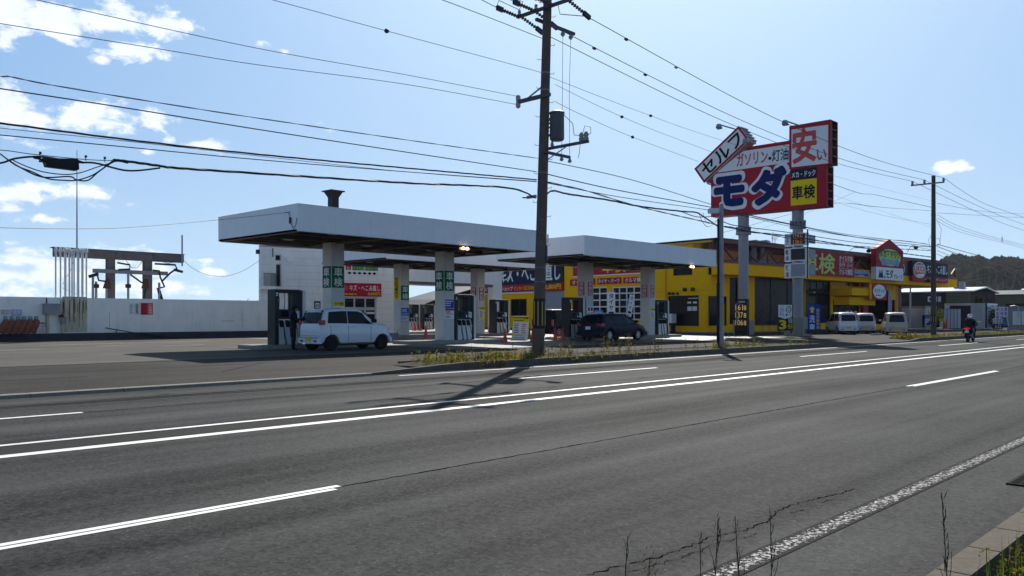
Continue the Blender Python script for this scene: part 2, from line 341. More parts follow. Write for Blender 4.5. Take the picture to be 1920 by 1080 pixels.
# ------------------------------------------------------------------ ground, road, kerbs
def asphalt(name, base, bandy=0.0, patch=0.25, speck=0.5, rough=0.85, warm=1.0, spec=0.08):
    m, t, b = nmat(name); nn = t.nodes; l = t.links
    tcn = nn.new('ShaderNodeTexCoord')
    def noise(scale, det, sc=(1,1,1), r=0.6):
        mp = nn.new('ShaderNodeMapping'); mp.inputs[3].default_value = sc; l.new(tcn.outputs['Object'], mp.inputs[0])
        n = nn.new('ShaderNodeTexNoise'); n.inputs['Scale'].default_value = scale; n.inputs['Detail'].default_value = det; n.inputs['Roughness'].default_value = r; l.new(mp.outputs[0], n.inputs[0]); return n.outputs[0]
    def math_(op, a, b_=None, c=None):
        n = nn.new('ShaderNodeMath'); n.operation = op
        for i, x in enumerate((a, b_, c)):
            if x is None: continue
            if isinstance(x, (int, float)): n.inputs[i].default_value = x
            else: l.new(x, n.inputs[i])
        return n.outputs[0]
    band = noise(1.0, 3, (0.012, 0.75, 1)); pat = noise(0.35, 8, (0.6, 1, 1)); fine = noise(38, 8, r=0.85); 
    pol = nn.new('ShaderNodeTexVoronoi'); pol.inputs['Scale'].default_value = 30; l.new(tcn.outputs['Object'], pol.inputs[0])
    f = math_('ADD', 1.0, math_('MULTIPLY', math_('SUBTRACT', band, 0.5), bandy))
    f = math_('ADD', f, math_('MULTIPLY', math_('SUBTRACT', pat, 0.5), patch))
    f = math_('ADD', f, math_('MULTIPLY', math_('SUBTRACT', fine, 0.5), speck))
    wh = math_('GREATER_THAN', math_('SUBTRACT', 1.0, pol.outputs['Distance']), 0.80)
    pc = nn.new('ShaderNodeSeparateColor'); l.new(pol.outputs['Color'], pc.inputs[0])
    wh = math_('MULTIPLY', wh, math_('GREATER_THAN', pc.outputs[0], 0.86)); f = math_('ADD', f, math_('MULTIPLY', wh, 1.6)); f = math_('ADD', f, math_('MULTIPLY', math_('SUBTRACT', pc.outputs[1], 0.5), speck*0.2)); f = math_('ADD', f, math_('MULTIPLY', math_('SUBTRACT', noise(11, 4, r=.8), 0.5), speck*0.16)); f = math_('MAXIMUM', f, 0.12)
    mx_ = nn.new('ShaderNodeMix'); mx_.data_type = 'RGBA'; mx_.inputs[0].default_value = 1; mx_.blend_type = 'MULTIPLY'
    mx_.inputs[6].default_value = (base*warm, base, base*0.97/warm, 1)
    cmb = nn.new('ShaderNodeCombineColor'); [l.new(f, cmb.inputs[i]) for i in range(3)]; l.new(cmb.outputs[0], mx_.inputs[7])
    l.new(mx_.outputs[2], b.inputs['Base Color']); l.new(math_('MULTIPLY_ADD', band, -0.15, rough+0.08 if spec < .3 else rough), b.inputs['Roughness']); b.inputs['Specular IOR Level'].default_value = spec
    bp = nn.new('ShaderNodeBump'); bp.inputs['Strength'].default_value = 0.55; bp.inputs['Distance'].default_value = 0.006
    l.new(noise(110, 2), bp.inputs['Height']); l.new(bp.outputs[0], b.inputs['Normal'])
    return m
M['asphalt'] = asphalt('road_asphalt', 0.041, 3.2, 1.6, 3.0, 0.85, 0.99)
M['asphalt_old'] = asphalt('old_asphalt', 0.038, 0.5, 1.1, 2.0, 0.85, 1.09)
M['asphalt_dark'] = asphalt('dark_asphalt', 0.027, 0.2, 0.4, 1.6, 0.85, 1.06)
M['forecourt'] = asphalt('forecourt_concrete', 0.085, 0.25, 0.9, 0.4, 0.66, 1.06, 0.4)
M['forecourt_old'] = asphalt('old_forecourt_concrete', 0.088, 0.25, 1.0, 0.6, 0.9, 1.08, 0.1)
M['paint'] = mat('road_paint', (0.72,0.72,0.69), 0.6, var=0.1, vs=20, dirt=0.5, dcol=(0.35,0.34,0.32))
M['kerb'] = mat('kerb_concrete', (0.115,0.10,0.08), 0.9, var=0.15, vs=14, dirt=0.4, dcol=(0.06,0.052,0.045), bump=0.6, bs=70)  # low albedo puts the shade of the planting strip's kerb face into the colour
M['soil'] = mat('soil', (0.04,0.032,0.022), 0.95, var=0.4, vs=8, bump=0.8, bs=20)
def wornpaint():
    m, t, b = nmat('worn_road_paint'); nn = t.nodes; l = t.links
    tcn = nn.new('ShaderNodeTexCoord'); n = nn.new('ShaderNodeTexNoise'); n.inputs['Scale'].default_value = 30; n.inputs['Detail'].default_value = 6; n.inputs['Roughness'].default_value = 0.75; l.new(tcn.outputs['Object'], n.inputs[0])
    sp_ = nn.new('ShaderNodeSeparateXYZ'); l.new(tcn.outputs['Object'], sp_.inputs[0])
    def mm_(op, a, b_): q = nn.new('ShaderNodeMath'); q.operation = op; [ (l.new(v, q.inputs[i]) if not isinstance(v, (int, float)) else setattr(q.inputs[i], 'default_value', v)) for i, v in enumerate((a, b_))]; return q.outputs[0]
    edge = mm_('MULTIPLY', mm_('POWER', mm_('MULTIPLY', mm_('ABSOLUTE', mm_('SUBTRACT', sp_.outputs[1], 2.44), 0), 11.0), 3.0), 0.16)
    r = nn.new('ShaderNodeMapRange'); r.inputs[1].default_value = 0.495; r.inputs[2].default_value = 0.56; l.new(mm_('SUBTRACT', n.outputs[0], edge), r.inputs[0])
    m_ = nn.new('ShaderNodeMix'); m_.data_type = 'RGBA'; l.new(r.outputs[0], m_.inputs[0]); m_.inputs[6].default_value = (0.034,0.033,0.032,1); m_.inputs[7].default_value = (0.50,0.49,0.47,1)
    l.new(m_.outputs[2], b.inputs['Base Color']); b.inputs['Roughness'].default_value = 0.95; b.inputs['Specular IOR Level'].default_value = .05; return m
M['worn'] = wornpaint()
def sheet(name, m, xs, ys, zf, kind='structure'):
    mb = MB(); vs = [(x, y, zf(x, y)) for y in ys for x in xs]; k = len(xs)
    mb.add(vs, [(j*k+i, j*k+i+1, (j+1)*k+i+1, (j+1)*k+i) for j in range(len(ys)-1) for i in range(k-1)])
    o = mb.build(name, m); o['kind'] = kind; return o
XS = [-400, -60, 0, 20, 40, 60, 90, 150, 300, 1500]
sheet('ground', M['soil'], [-3000, -400, 0, 400, 3000], [-3000, -200, 0, 60, 400, 4000], lambda x, y: -0.35)
sheet('road', M['asphalt'], XS, [1.41, 17.46], lambda x, y: 0.0)
sheet('verge', M['soil'], XS, [-30, -1, 1.22], lambda x, y: -0.14)
Xd = [-400, -60, 0, 13, 15, 41, 43, 55, 57, 90, 150, 300, 1500]
sheet('sidewalk', M['asphalt_old'], Xd, [17.63, 18.5, 19.5, 22, 24.2], lambda x, y: 0.05+0.10*(y-17.63)/1.87 if y < 19.5 else gz(x, y))
sheet('forecourt', M['forecourt_old'], [-400, -60, 0, 20, 22.95], [24.2, 26, 32, 44, 60, 300], gz)
sheet('forecourt', M['forecourt'], [23.0, 40, 52], [24.2, 26, 32, 44, 60, 300], gz)
sheet('parking_lot', M['asphalt_old'], [52, 60, 90, 150, 300, 1500], [24.2, 26, 32, 44, 60, 300], gz)
mb = MB()
def strip(x0, x1, y, w, z=0.004, mi=0, seg=None): mb.add([(x0,y-w/2,z),(x1,y-w/2,z),(x1,y+w/2,z),(x0,y+w/2,z)], [(0,1,2,3)], mi)
strip(-60, 600, 10.13, 0.20); strip(-60, 600, 11.02, 0.13); strip(13.5, 600, 16.86, 0.11)
for a, b in ((-25,-18),(-3.4,4.28),(19.1,26.4),(41,48.5),(63,70.5),(85,92),(107,114),(129,136)):
    strip(a, b, 6.195, 0.075); strip(a+0.12, b-0.1, 6.10, 0.07)
for a, b in ((-8,4.81),(15,21),(30.9,37.7),(48,55.6),(65,73),(82,90),(99,107),(116,124),(133,141)): strip(a, b, 13.95, 0.13)
strip(-60, 600, 2.44, 0.19, mi=1)
mb.build('lane_markings', [M['paint'], M['worn']])['kind'] = 'structure'
mb = MB(); random.seed(3)
strip(-60, 300, 10.57, 0.70, 0.002)
def crack(pts, w0=0.012, w1=0.03, jit=0.03, step=0.08):
    P = []
    for a, b in zip(pts, pts[1:]):
        n = max(1, int(((b[0]-a[0])**2+(b[1]-a[1])**2)**.5/step))
        for i in range(n): P.append((a[0]+(b[0]-a[0])*i/n, a[1]+(b[1]-a[1])*i/n))
    P.append(pts[-1]); P = [(x, y+random.uniform(-jit, jit)) for x, y in P]
    vs = []; fs = []
    for i, (x, y) in enumerate(P):
        w = random.uniform(w0, w1)/2; vs += [(x, y-w, 0.003), (x, y+w, 0.003)]
    for i in range(len(P)-1): fs.append((2*i, 2*i+2, 2*i+3, 2*i+1))
    mb.add(vs, fs, 1)
crack([(-20,6.15),(4.3,6.15)], 0.004, 0.012, 0.006); crack([(4.3,6.16),(19.1,6.15)], 0.012, 0.03, 0.012); crack([(26.4,6.15),(41,6.15)], 0.012, 0.03, 0.012)
crack([(-30,15.45),(60,15.42)], 0.02, 0.04, 0.01, 0.3); crack([(-30,15.72),(45,15.70)], 0.02, 0.04, 0.01, 0.3); crack([(4.8,13.95),(15,13.95)], 0.01, 0.03, 0.01, 0.2)
def gp(px, py, z=0.0): p = hz(px, py, z); return (p.x, p.y)
CR = [(1105,1079),(1150,1065),(1205,1053),(1250,1040),(1290,1026),(1330,1008),(1375,1000),(1410,990),(1440,976),(1455,960),(1478,950),(1510,940),(1545,932),(1575,926),(1600,917)]
crack([gp(*p) for p in CR], 0.002, 0.016, 0.018, 0.03)
crack([gp(x+18, y+9) for x, y in CR[1:8]], 0.001, 0.008, 0.02, 0.03)
for k in (9, 11, 3): 
    x, y = CR[k]; crack([gp(x, y), gp(x+30, y+3), gp(x+52, y-4)], 0.003, 0.01, 0.01, 0.04)
M['tar'] = mat('crack_dark', (0.012,0.011,0.01), 1.0, var=0.2, spec=0.0)
mb.build('road_repairs', [M['asphalt_dark'], M['tar']])['kind'] = 'structure'
# far footway and forecourt joints, gutter
mb = MB()
def ln(pts, w, mi=0):
    for (xa, ya), (xb, yb) in zip(pts, pts[1:]):
        d = Vector((xb-xa, yb-ya, 0)).normalized(); q = Vector((-d.y, d.x, 0))*w/2; za = gsurf(xa, ya)+0.004; zb = gsurf(xb, yb)+0.004
        mb.add([Vector((xa,ya,za))-q, Vector((xb,yb,zb))-q, Vector((xb,yb,zb))+q, Vector((xa,ya,za))+q], [(0,1,2,3)], mi)
def gsurf(x, y): return 0.05+0.10*(y-17.63)/1.87 if y < 19.5 else gz(x, y)
ln([(-40,24.25),(16,24.25),(52,24.25)], 0.10)
ln([(x, 24.75) for x in range(9, 53, 4)], 0.10, 1)
ln([(11.0,24.0),(6.5,30),(4,37),(2.5,43.8)], 0.05); ln([(16,26),(16,32),(16,43.5)], 0.03); ln([(2.5,36),(16,36),(30,36)], 0.03); ln([(23,32.5),(23,43.5)], 0.03); ln([(30.8,26),(30.8,32),(30.8,43)], 0.03); ln([(31,33.6),(51,33.6)], 0.03); ln([(46.5,26),(46.5,33)], 0.03)
ln([(-30,21.6),(9,21.5),(12,21.7)], 0.03); ln([(-30,22.9),(10,22.8)], 0.03); ln([(2,19.9),(7,20.0)], 0.04); ln([(8.5,20.7),(30,20.8)], 0.03); ln([(10,19.5),(12.5,21.9)], 0.03)
ln([(17,38.9),(24,39.4),(28,38.6)], 0.10, 3); ln([(18,39.6),(25.5,39.8)], 0.06, 3)
for x, y, l_, w in ((8,34,2.4,.7),(13,36,1.6,.5),(10,41,2.2,.5),(15,34.5,2,.5),(20,34.3,2.2,.5)): ln([(x,y),(x+l_,y+.3)], w, 2)
ln([(11.5,38.2),(19.5,39.4)], 0.10, 4)
M['oil'] = mat('oil_stain', (0.10,0.09,0.085), 0.6, var=0.3, vs=4); M['orange_paint'] = mat('faded_orange_paint', (0.42,0.17,0.07), 0.8, var=0.3, vs=5)
mb.build('pavement_joints', [M['tar'], M['concrete'], M['oil'], M['orange_paint'], M['paint']])['kind'] = 'structure'
# kerbs
mb = MB()
def kblocks(x0, x1, y0, y1, z0, z1, L_=0.85, ch=0.02, zf=None):
    x = x0
    while x < x1:
        e = min(x+L_, x1); za, zb = (zf(x), zf(e)) if zf else (z1, z1)
        mb.hexa([(x+.008,y0,z0),(e-.008,y0,z0),(e-.008,y1,z0),(x+.008,y1,z0),(x+.008,y0+ch,za),(e-.008,y0+ch,zb),(e-.008,y1,zb),(x+.008,y1,za)]); x = e
kblocks(-40, 13, 17.26, 17.64, -0.05, 0.066, ch=.05)
M['kerb_lit'] = mat('lit_kerb_concrete', (0.20,0.185,0.155), 0.9, var=0.15, vs=14, dirt=0.3, dcol=(0.13,0.115,0.1), bump=0.4, bs=70)  # lighter copy of the kerb concrete, toned for the sunlit apron blocks
mb.build('kerb', M['kerb_lit'])['kind'] = 'structure'
mb = MB()
rise = lambda a, b, s: (lambda x: 0.06+0.15*min(1, max(0, (x-a)/(b-a) if s > 0 else (b-x)/(b-a))))
kblocks(13, 16.4, 17.45, 17.63, -0.05, 0.2, zf=rise(13, 16.2, 1)); kblocks(16.4, 41.0, 17.45, 17.63, -0.05, 0.21); kblocks(41.0, 42.2, 17.45, 17.63, -0.05, 0.2, 0.6, zf=rise(41, 42.2, -1))
kblocks(42.2, 54, 17.45, 17.63, -0.05, 0.06); kblocks(54, 56.4, 17.45, 17.63, -0.05, 0.2, zf=rise(54, 56.4, 1)); kblocks(56.4, 240, 17.45, 17.63, -0.05, 0.21, 2.0)
kblocks(15.5, 41.2, 19.3, 19.42, 0.0, 0.21, 1.0); kblocks(56.4, 240, 19.3, 19.42, 0.0, 0.21, 4.0)
mb.build('kerb', M['kerb'])['kind'] = 'structure'
mb = MB(); kblocks(-30, 300, 1.22, 1.41, -0.2, 0.15, 0.6)
mb.build('near_kerb', M['kerb'])['kind'] = 'structure'
sheet('planting_bed', M['soil'], [15, 16.3, 25, 33, 41, 41.8], [17.62, 18.4, 19.32], lambda x, y: 0.13 if x in (15, 41.8) else 0.19)
sheet('planting_bed', M['soil'], [56, 57.5, 100, 240], [17.62, 18.4, 19.32], lambda x, y: 0.12 if x == 56 else 0.19)
# drain grate
t = thing('drain_grate', 'black iron drain grate in the gutter by the near kerb', 'drain grate', (8.9, 1.66, 0))
mb = MB(); mb.box(8.45, 9.35, 1.42, 1.90, 0.002, 0.006, 1)
for i in range(2): mb.box(8.45, 9.35, 1.42+i*0.45, 1.45+i*0.45, 0.006, 0.016)
for i in range(2): mb.box(8.45+i*0.87, 8.48+i*0.87, 1.45, 1.87, 0.006, 0.016)
for i in range(14): mb.box(8.52+i*0.062, 8.545+i*0.062, 1.45, 1.87, 0.006, 0.014)
for i in range(5): mb.box(8.48, 9.32, 1.52+i*0.07, 1.535+i*0.07, 0.004, 0.012)
M['grate'] = mat('worn_iron', (0.035,0.033,0.03), .95, var=.3, vs=20, spec=.05); mb.build('grate', [M['grate'], M['darkgrate']], t)

# ------------------------------------------------------------------ vegetation
def leafmat(name, c, tr=0.45):
    m = bpy.data.materials.new(name); m.use_nodes = True; t = m.node_tree; nn = t.nodes; l = t.links
    for n in list(nn): nn.remove(n)
    o = nn.new('ShaderNodeOutputMaterial'); mx_ = nn.new('ShaderNodeMixShader'); d = nn.new('ShaderNodeBsdfDiffuse'); tr_ = nn.new('ShaderNodeBsdfTranslucent')
    oi = nn.new('ShaderNodeTexCoord'); no = nn.new('ShaderNodeTexNoise'); no.inputs['Scale'].default_value = 5; no.inputs['Detail'].default_value = 4; l.new(oi.outputs['Object'], no.inputs[0])
    cr = nn.new('ShaderNodeMix'); cr.data_type = 'RGBA'; l.new(no.outputs[0], cr.inputs[0]); cr.inputs[6].default_value = (c[0]*.45, c[1]*.55, c[2]*.6, 1); cr.inputs[7].default_value = (min(1, c[0]*1.5), c[1]*1.35, c[2]*1.2, 1)
    l.new(cr.outputs[2], d.inputs[0]); l.new(cr.outputs[2], tr_.inputs[0]); mx_.inputs[0].default_value = tr; l.new(d.outputs[0], mx_.inputs[1]); l.new(tr_.outputs[0], mx_.inputs[2]); l.new(mx_.outputs[0], o.inputs[0]); return m
M['leafg'] = leafmat('weed_green', (0.09,0.13,0.025)); M['leafy'] = leafmat('weed_yellow', (0.27,0.22,0.045)); M['leafd'] = leafmat('weed_dry', (0.16,0.10,0.05), 0.3)
M['leafk'] = leafmat('dark_foliage', (0.035,0.06,0.025), 0.25); M['stalk'] = mat('dry_stalk', (0.07,0.05,0.04), 0.8, var=0.3, vs=30); M['bark'] = mat('bark', (0.08,0.06,0.045), 0.9, var=0.3, vs=8)
def blade(mb, x, y, z, h, w, a, lean, mi):
    dx, dy = math.cos(a)*w/2, math.sin(a)*w/2; lx, ly = math.cos(a+1.3)*lean, math.sin(a+1.3)*lean
    mb.add([(x-dx,y-dy,z),(x+dx,y+dy,z),(x+lx*.4+dx*.7,y+ly*.4+dy*.7,z+h*.6),(x+lx*.4-dx*.7,y+ly*.4-dy*.7,z+h*.6),(x+lx,y+ly,z+h)], [(0,1,2,3),(3,2,4)], mi)
def leaf(mb, p, s, mi, up=0.3):
    a = random.uniform(0, 6.28); e = random.uniform(-0.4, 1.0); d = Vector((math.cos(a)*math.cos(e), math.sin(a)*math.cos(e), math.sin(e)))*s
    q = d.cross(Vector((random.uniform(-1,1), random.uniform(-1,1), random.uniform(-.3,1)))).normalized()*s*0.28
    p = Vector(p); mb.add([p, p+d*.5+q, p+d, p+d*.5-q], [(0,1,2,3)], mi)
def weed(mb, x, y, z, h, dens, mis, ls=0.05):
    top = Vector((x+random.uniform(-.1,.1)*h, y+random.uniform(-.1,.1)*h, z+h)); b = Vector((x, y, z)); mb.tube([b, (b+top)/2+Vector((random.uniform(-.02,.02),0,0)), top], [0.005, 0.004, 0.002], mis[0], n=3, cap=False)
    for i in range(dens):
        t_ = random.uniform(0.1, 1); leaf(mb, b.lerp(top, t_)+Vector((random.uniform(-.03,.03), random.uniform(-.03,.03), 0)), ls*random.uniform(.6, 1.5)*(1.2-t_*.5), random.choice(mis))
def dens_at(px): # how lush the strip is along the photo's width
    for a, b, d in ((740,780,.6),(780,1000,0.95),(1000,1070,0.5),(1070,1180,0.13),(1180,1330,0.05),(1330,1420,0.35),(1420,1545,0.08)):
        if a <= px < b: return d
    return 0.3
random.seed(11); mb = MB()
def pxof(x, y): return 960+FPX*(RT.x*x+RT.y*y)/(FW.x*x+FW.y*y)
for i in range(7500):
    x = random.uniform(15.4, 41.3); y = random.uniform(17.66, 19.28); d = dens_at(pxof(x, y))
    if random.random() > d: continue
    if math.sin(x*2.3)+math.sin(x*5.1+y*2) < -1.0: continue
    h = random.uniform(0.03, 0.20)*(0.5+0.5*d)*(1+.6*math.sin(x*1.7)); blade(mb, x, y, 0.18, h, random.uniform(.012,.028), random.uniform(0, 6.28), random.uniform(0, .12), random.choice((0,0,1,1,1,2)))
for i in range(520):
    x = random.uniform(15.6, 41.2); y = random.uniform(17.66, 19.25); d = dens_at(pxof(x, y))
    if random.random() < d: weed(mb, x, y, 0.18, random.uniform(.12,.38), 16, (0,1,1,2) if random.random() < .6 else (0,0,1), 0.07)
for i in range(40):
    x = random.uniform(17, 40.5); y = random.uniform(17.6, 19.2); weed(mb, x, y, 0.18, random.uniform(.35,.75), 22, (2,2,1,0), 0.045)
for px in (895, 1095, 1130, 1180, 1193, 1238, 1345, 840, 925):
    p = hz(px, 662, 0.2)
    for j in range(3): weed(mb, p.x+random.uniform(-.2,.2), 18.0+random.uniform(-.3,.6), 0.18, random.uniform(.5,.85), 30, (0,2,1), 0.05)
for i in range(160):      # hanging over the kerb face
    x = random.choice((random.gauss(17.6,.5), random.gauss(21.5,1), random.gauss(24,1.5), random.uniform(16,41))); leafx = random.uniform(.05,.16)
    for j in range(5): leaf(mb, (x+random.uniform(-.1,.1), 17.5-random.uniform(-.02,.1), random.uniform(.05,.24)), 0.08, random.choice((0,1,2)))
o = mb.build('weeds_on_planting_bed', [M['leafg'], M['leafy'], M['leafd']]); tag(o, 'yellow green weeds and grass along the far kerb by the big pole', 'weeds', kind='stuff')
mb = MB()
for i in range(3600):
    x = 56.4+random.random()**1.7*90; y = random.uniform(17.7, 19.3)
    blade(mb, x, y, 0.18, random.uniform(.08,.24), random.uniform(.03,.07), random.uniform(0, 6.28), random.uniform(0, .2), random.choice((0,1,1,2)))
for i in range(26): weed(mb, random.uniform(56.3,57.6), random.uniform(17.8,19.2), .18, random.uniform(.25,.5), 22, (0,1,1), .08)
o = mb.build('grass_on_far_bed', [M['leafg'], M['leafy'], M['leafd']]); tag(o, 'dry yellow grass along the kerb near the motorcyclist', 'grass', kind='stuff')
# near corner clump of green weeds
mb = MB()
for i in range(900):
    x = random.uniform(3.4, 7.5); y = random.uniform(0.55, 1.19); h = random.uniform(.08,.30)
    if random.random() < .5: blade(mb, x, y, -.12, h*1.5+.12, .008, random.uniform(0,6.28), random.uniform(0,.15), random.choice((0,0,1,2)))
    else: weed(mb, x, y, -.12, h+.1, 16, (0,0,1), 0.03)
o = mb.build('near_verge_weeds', [M['leafg'], M['leafy'], M['leafd']]); tag(o, 'green weeds behind the kerb in the near right corner', 'weeds', kind='stuff')
def stalk_thing(px, ptop, depth, label, sub, fl=False):
    top = hD(px, ptop, depth); x, y = top.x, top.y; t = thing('dry_weed_stalk', label, 'weed', (x, y, -.14), group='dry weed stalks by the near kerb')
    mb = MB(); h = top.z+0.14
    def bend(k): return Vector((x+math.sin(k*2+px)*0.05*k, y+math.cos(k*1.7+px)*.04*k, -.14+h*k))
    mb.tube([bend(k/8) for k in range(9)], [0.0032-0.0022*k/8 for k in range(9)], 0, n=5)
    for j in range(sub*2+2):
        k = random.uniform(.35, .95); b = bend(k); a = random.uniform(-.5,.5); d = (RT*math.sin(a)*(1 if j % 2 else -1)+UP*1.6).normalized()*random.uniform(.08,.26)*(1.25-k)
        mb.tube([b, b+d*.5+RT*.004, b+d], [.0013,.001,.0006], 0, n=4)
    mb.build('stem', M['stalk'], t)
    sp = MB()
    for j in range(46 if not fl else 70):
        k = random.uniform(.60, 1.0) if not fl else random.uniform(.93,1.0); b = bend(k)+Vector((random.uniform(-1,1), random.uniform(-1,1), random.uniform(-1,1)))*(0.004 if not fl else 0.022)
        d = (UP*1.4+Vector((random.uniform(-1,1), random.uniform(-1,1), 0))*.6).normalized(); L_ = random.uniform(.015,.038) if not fl else .014; q = d.orthogonal().normalized()*.0025
        sp.add([b, b+d*L_*.5+q, b+d*L_, b+d*L_*.5-q], [(0,1,2,3)], 0)
    sp.build('seed_head', M['stalk'] if not fl else M['leafd'], t)
stalk_thing(1320, 972, 2.15, 'dry stalk with feathery seed head, tallest of the group at the bottom edge', 4)
stalk_thing(1398, 962, 2.1, 'straight thin dry stalk over the worn edge line', 2)
stalk_thing(1428, 958, 2.25, 'slim dark stalk just right of the straight one', 5)
stalk_thing(1296, 1000, 2.05, 'short bare stalk left of the feathery one', 1)
stalk_thing(1168, 1015, 1.95, 'leaning bare stalk beside the pale tufted weed', 3)
stalk_thing(1188, 1046, 1.9, 'low weed with pale woolly tuft at the bottom edge', 2, True)
stalk_thing(1788, 922, 2.3, 'branching bare weed standing in front of the near kerb', 9)
# ------------------------------------------------------------------ canopies, columns with signs, pump islands
def sign_on(P, u0, u1, v0, v1, bgm, items, parent, name='sign', border=None, t=0.02, label=None, frame=0.0):
    """flat board on plane P; items: (text, u0,u1,v0,v1 as fractions, material, bold, vertical)"""
    mats = [bgm]; mb = MB(); mb.pbox(P, u0, u1, v0, v1, 0.0, t)
    w, h = u1-u0, v1-v0
    def mi(m):
        if m not in mats: mats.append(m)
        return mats.index(m)
    if border:
        bm, bw = border; k = mi(bm)
        for a in ((u0,u1,v0,v0+bw),(u0,u1,v1-bw,v1),(u0,u0+bw,v0+bw,v1-bw),(u1-bw,u1,v0+bw,v1-bw)): mb.pbox(P, *a, t, t+0.006, k)
    for it in items:
        if it[0] == 'rect': _, a, b, c, d, m = it; mb.quad(P, u0+w*a, u0+w*b, v0+h*c, v0+h*d, t+0.003, mi(m))
        elif it[0] == 'disc': _, a, b, ra, rb, m = it; mb.disc(P, u0+w*a, v0+h*b, w*ra, h*rb, t, t+0.004, mi(m))
        elif it[0] == 'poly': _, pts, m = it; mb.add([P.p(u0+w*a, v0+h*b, t+0.004) for a, b in pts], [tuple(range(len(pts)))], mi(m))
        elif it[0] == 'lines':            # rows of small unreadable print
            _, a, b, c, d, m, n = it; hh = (d-c)/n
            for j in range(n):
                e = a+(b-a)*random.uniform(.6, 1); x = a
                while x < e:
                    x2 = min(e, x+(b-a)*random.uniform(.06,.2)); mb.quad(P, u0+w*x, u0+w*x2, v0+h*(c+hh*(j+.25)), v0+h*(c+hh*(j+.75)), t+0.006, mi(m)); x = x2+(b-a)*.03
        else:
            tx, a, b, c, d, m, bold = it[:7]; vert = len(it) > 7 and it[7]
            mb.text(P, tx, u0+w*a, u0+w*b, v0+h*c, v0+h*d, t+0.009, mi(m), bold, vert)
    o = mb.build(name, mats, parent)
    if label: o['label'] = label
    return o
WH, INK, YT = M['pwhite'], M['ink'], M['ytext']
def col_signs(parent, cx, cy, w, kinds):
    PL = Pl((cx-w/2, cy, 0), (-1,0,0)); PR = Pl((cx, cy-w/2, 0), (0,-1,0))
    for side, kind, v0, v1 in kinds:
        P = PL if side == 'L' else PR; a, b = -w/2+0.03, w/2-0.03
        if kind == 'green': sign_on(P, a, b, v0, v1, M['green'], [('車検', .14,.86,.03,.97, WH, .02, True)], parent)
        elif kind == 'red': sign_on(P, a+.04, b-.04, v0, v1, M['pwhite'], [('rect',.07,.93,.03,.97,M['red']),('車買取', .16,.84,.04,.96, WH, .012, True)], parent)
        elif kind == 'height': sign_on(P, a+.06, b-.10, v0, v1, M['ytext'], [('高さ制限3.5m以下', .15,.85,.02,.98, INK, .02, True)], parent)
        elif kind == 'bluep': sign_on(P, a, b, v0, v1, M['lblue'], [('rect',.04,.96,.62,.97,M['blue']),('lines',.1,.9,.66,.92,WH,3),('rect',.05,.95,.04,.36,WH),('lines',.1,.9,.08,.32,M['navy'],3)], parent, 'poster')
        elif kind == 'list': sign_on(P, a, b, v0, v1, WH, [('rect',.03,.97,.55,.98,M['blue']),('lines',.08,.92,.62,.94,WH,3),('rect',.03,.97,.42,.53,M['red']),('lines',.08,.92,.22,.40,INK,3),('lines',.08,.7,.04,.18,INK,2)], parent, 'poster')
        elif kind == 'tyre': sign_on(P, a+.1, b-.02, v0, v1, M['pwhite'], [('rect',0,1,.80,1,M['ytext']),('タイヤ交換',.06,.94,.83,.97,INK,.02),('lines',.1,.9,.24,.76,INK,7),('rect',0,1,.1,.2,M['ytext']),('lines',.1,.9,.02,.08,INK,1)], parent, 'poster')
        elif kind == 'mix': sign_on(P, a+.05, b, v0, v1, WH, [('rect',.1,.42,.6,.92,M['red']),('rect',.55,.9,.6,.92,M['red']),('rect',.1,.4,.2,.5,M['lime']),('lines',.5,.95,.1,.5,INK,5)], parent, 'poster')
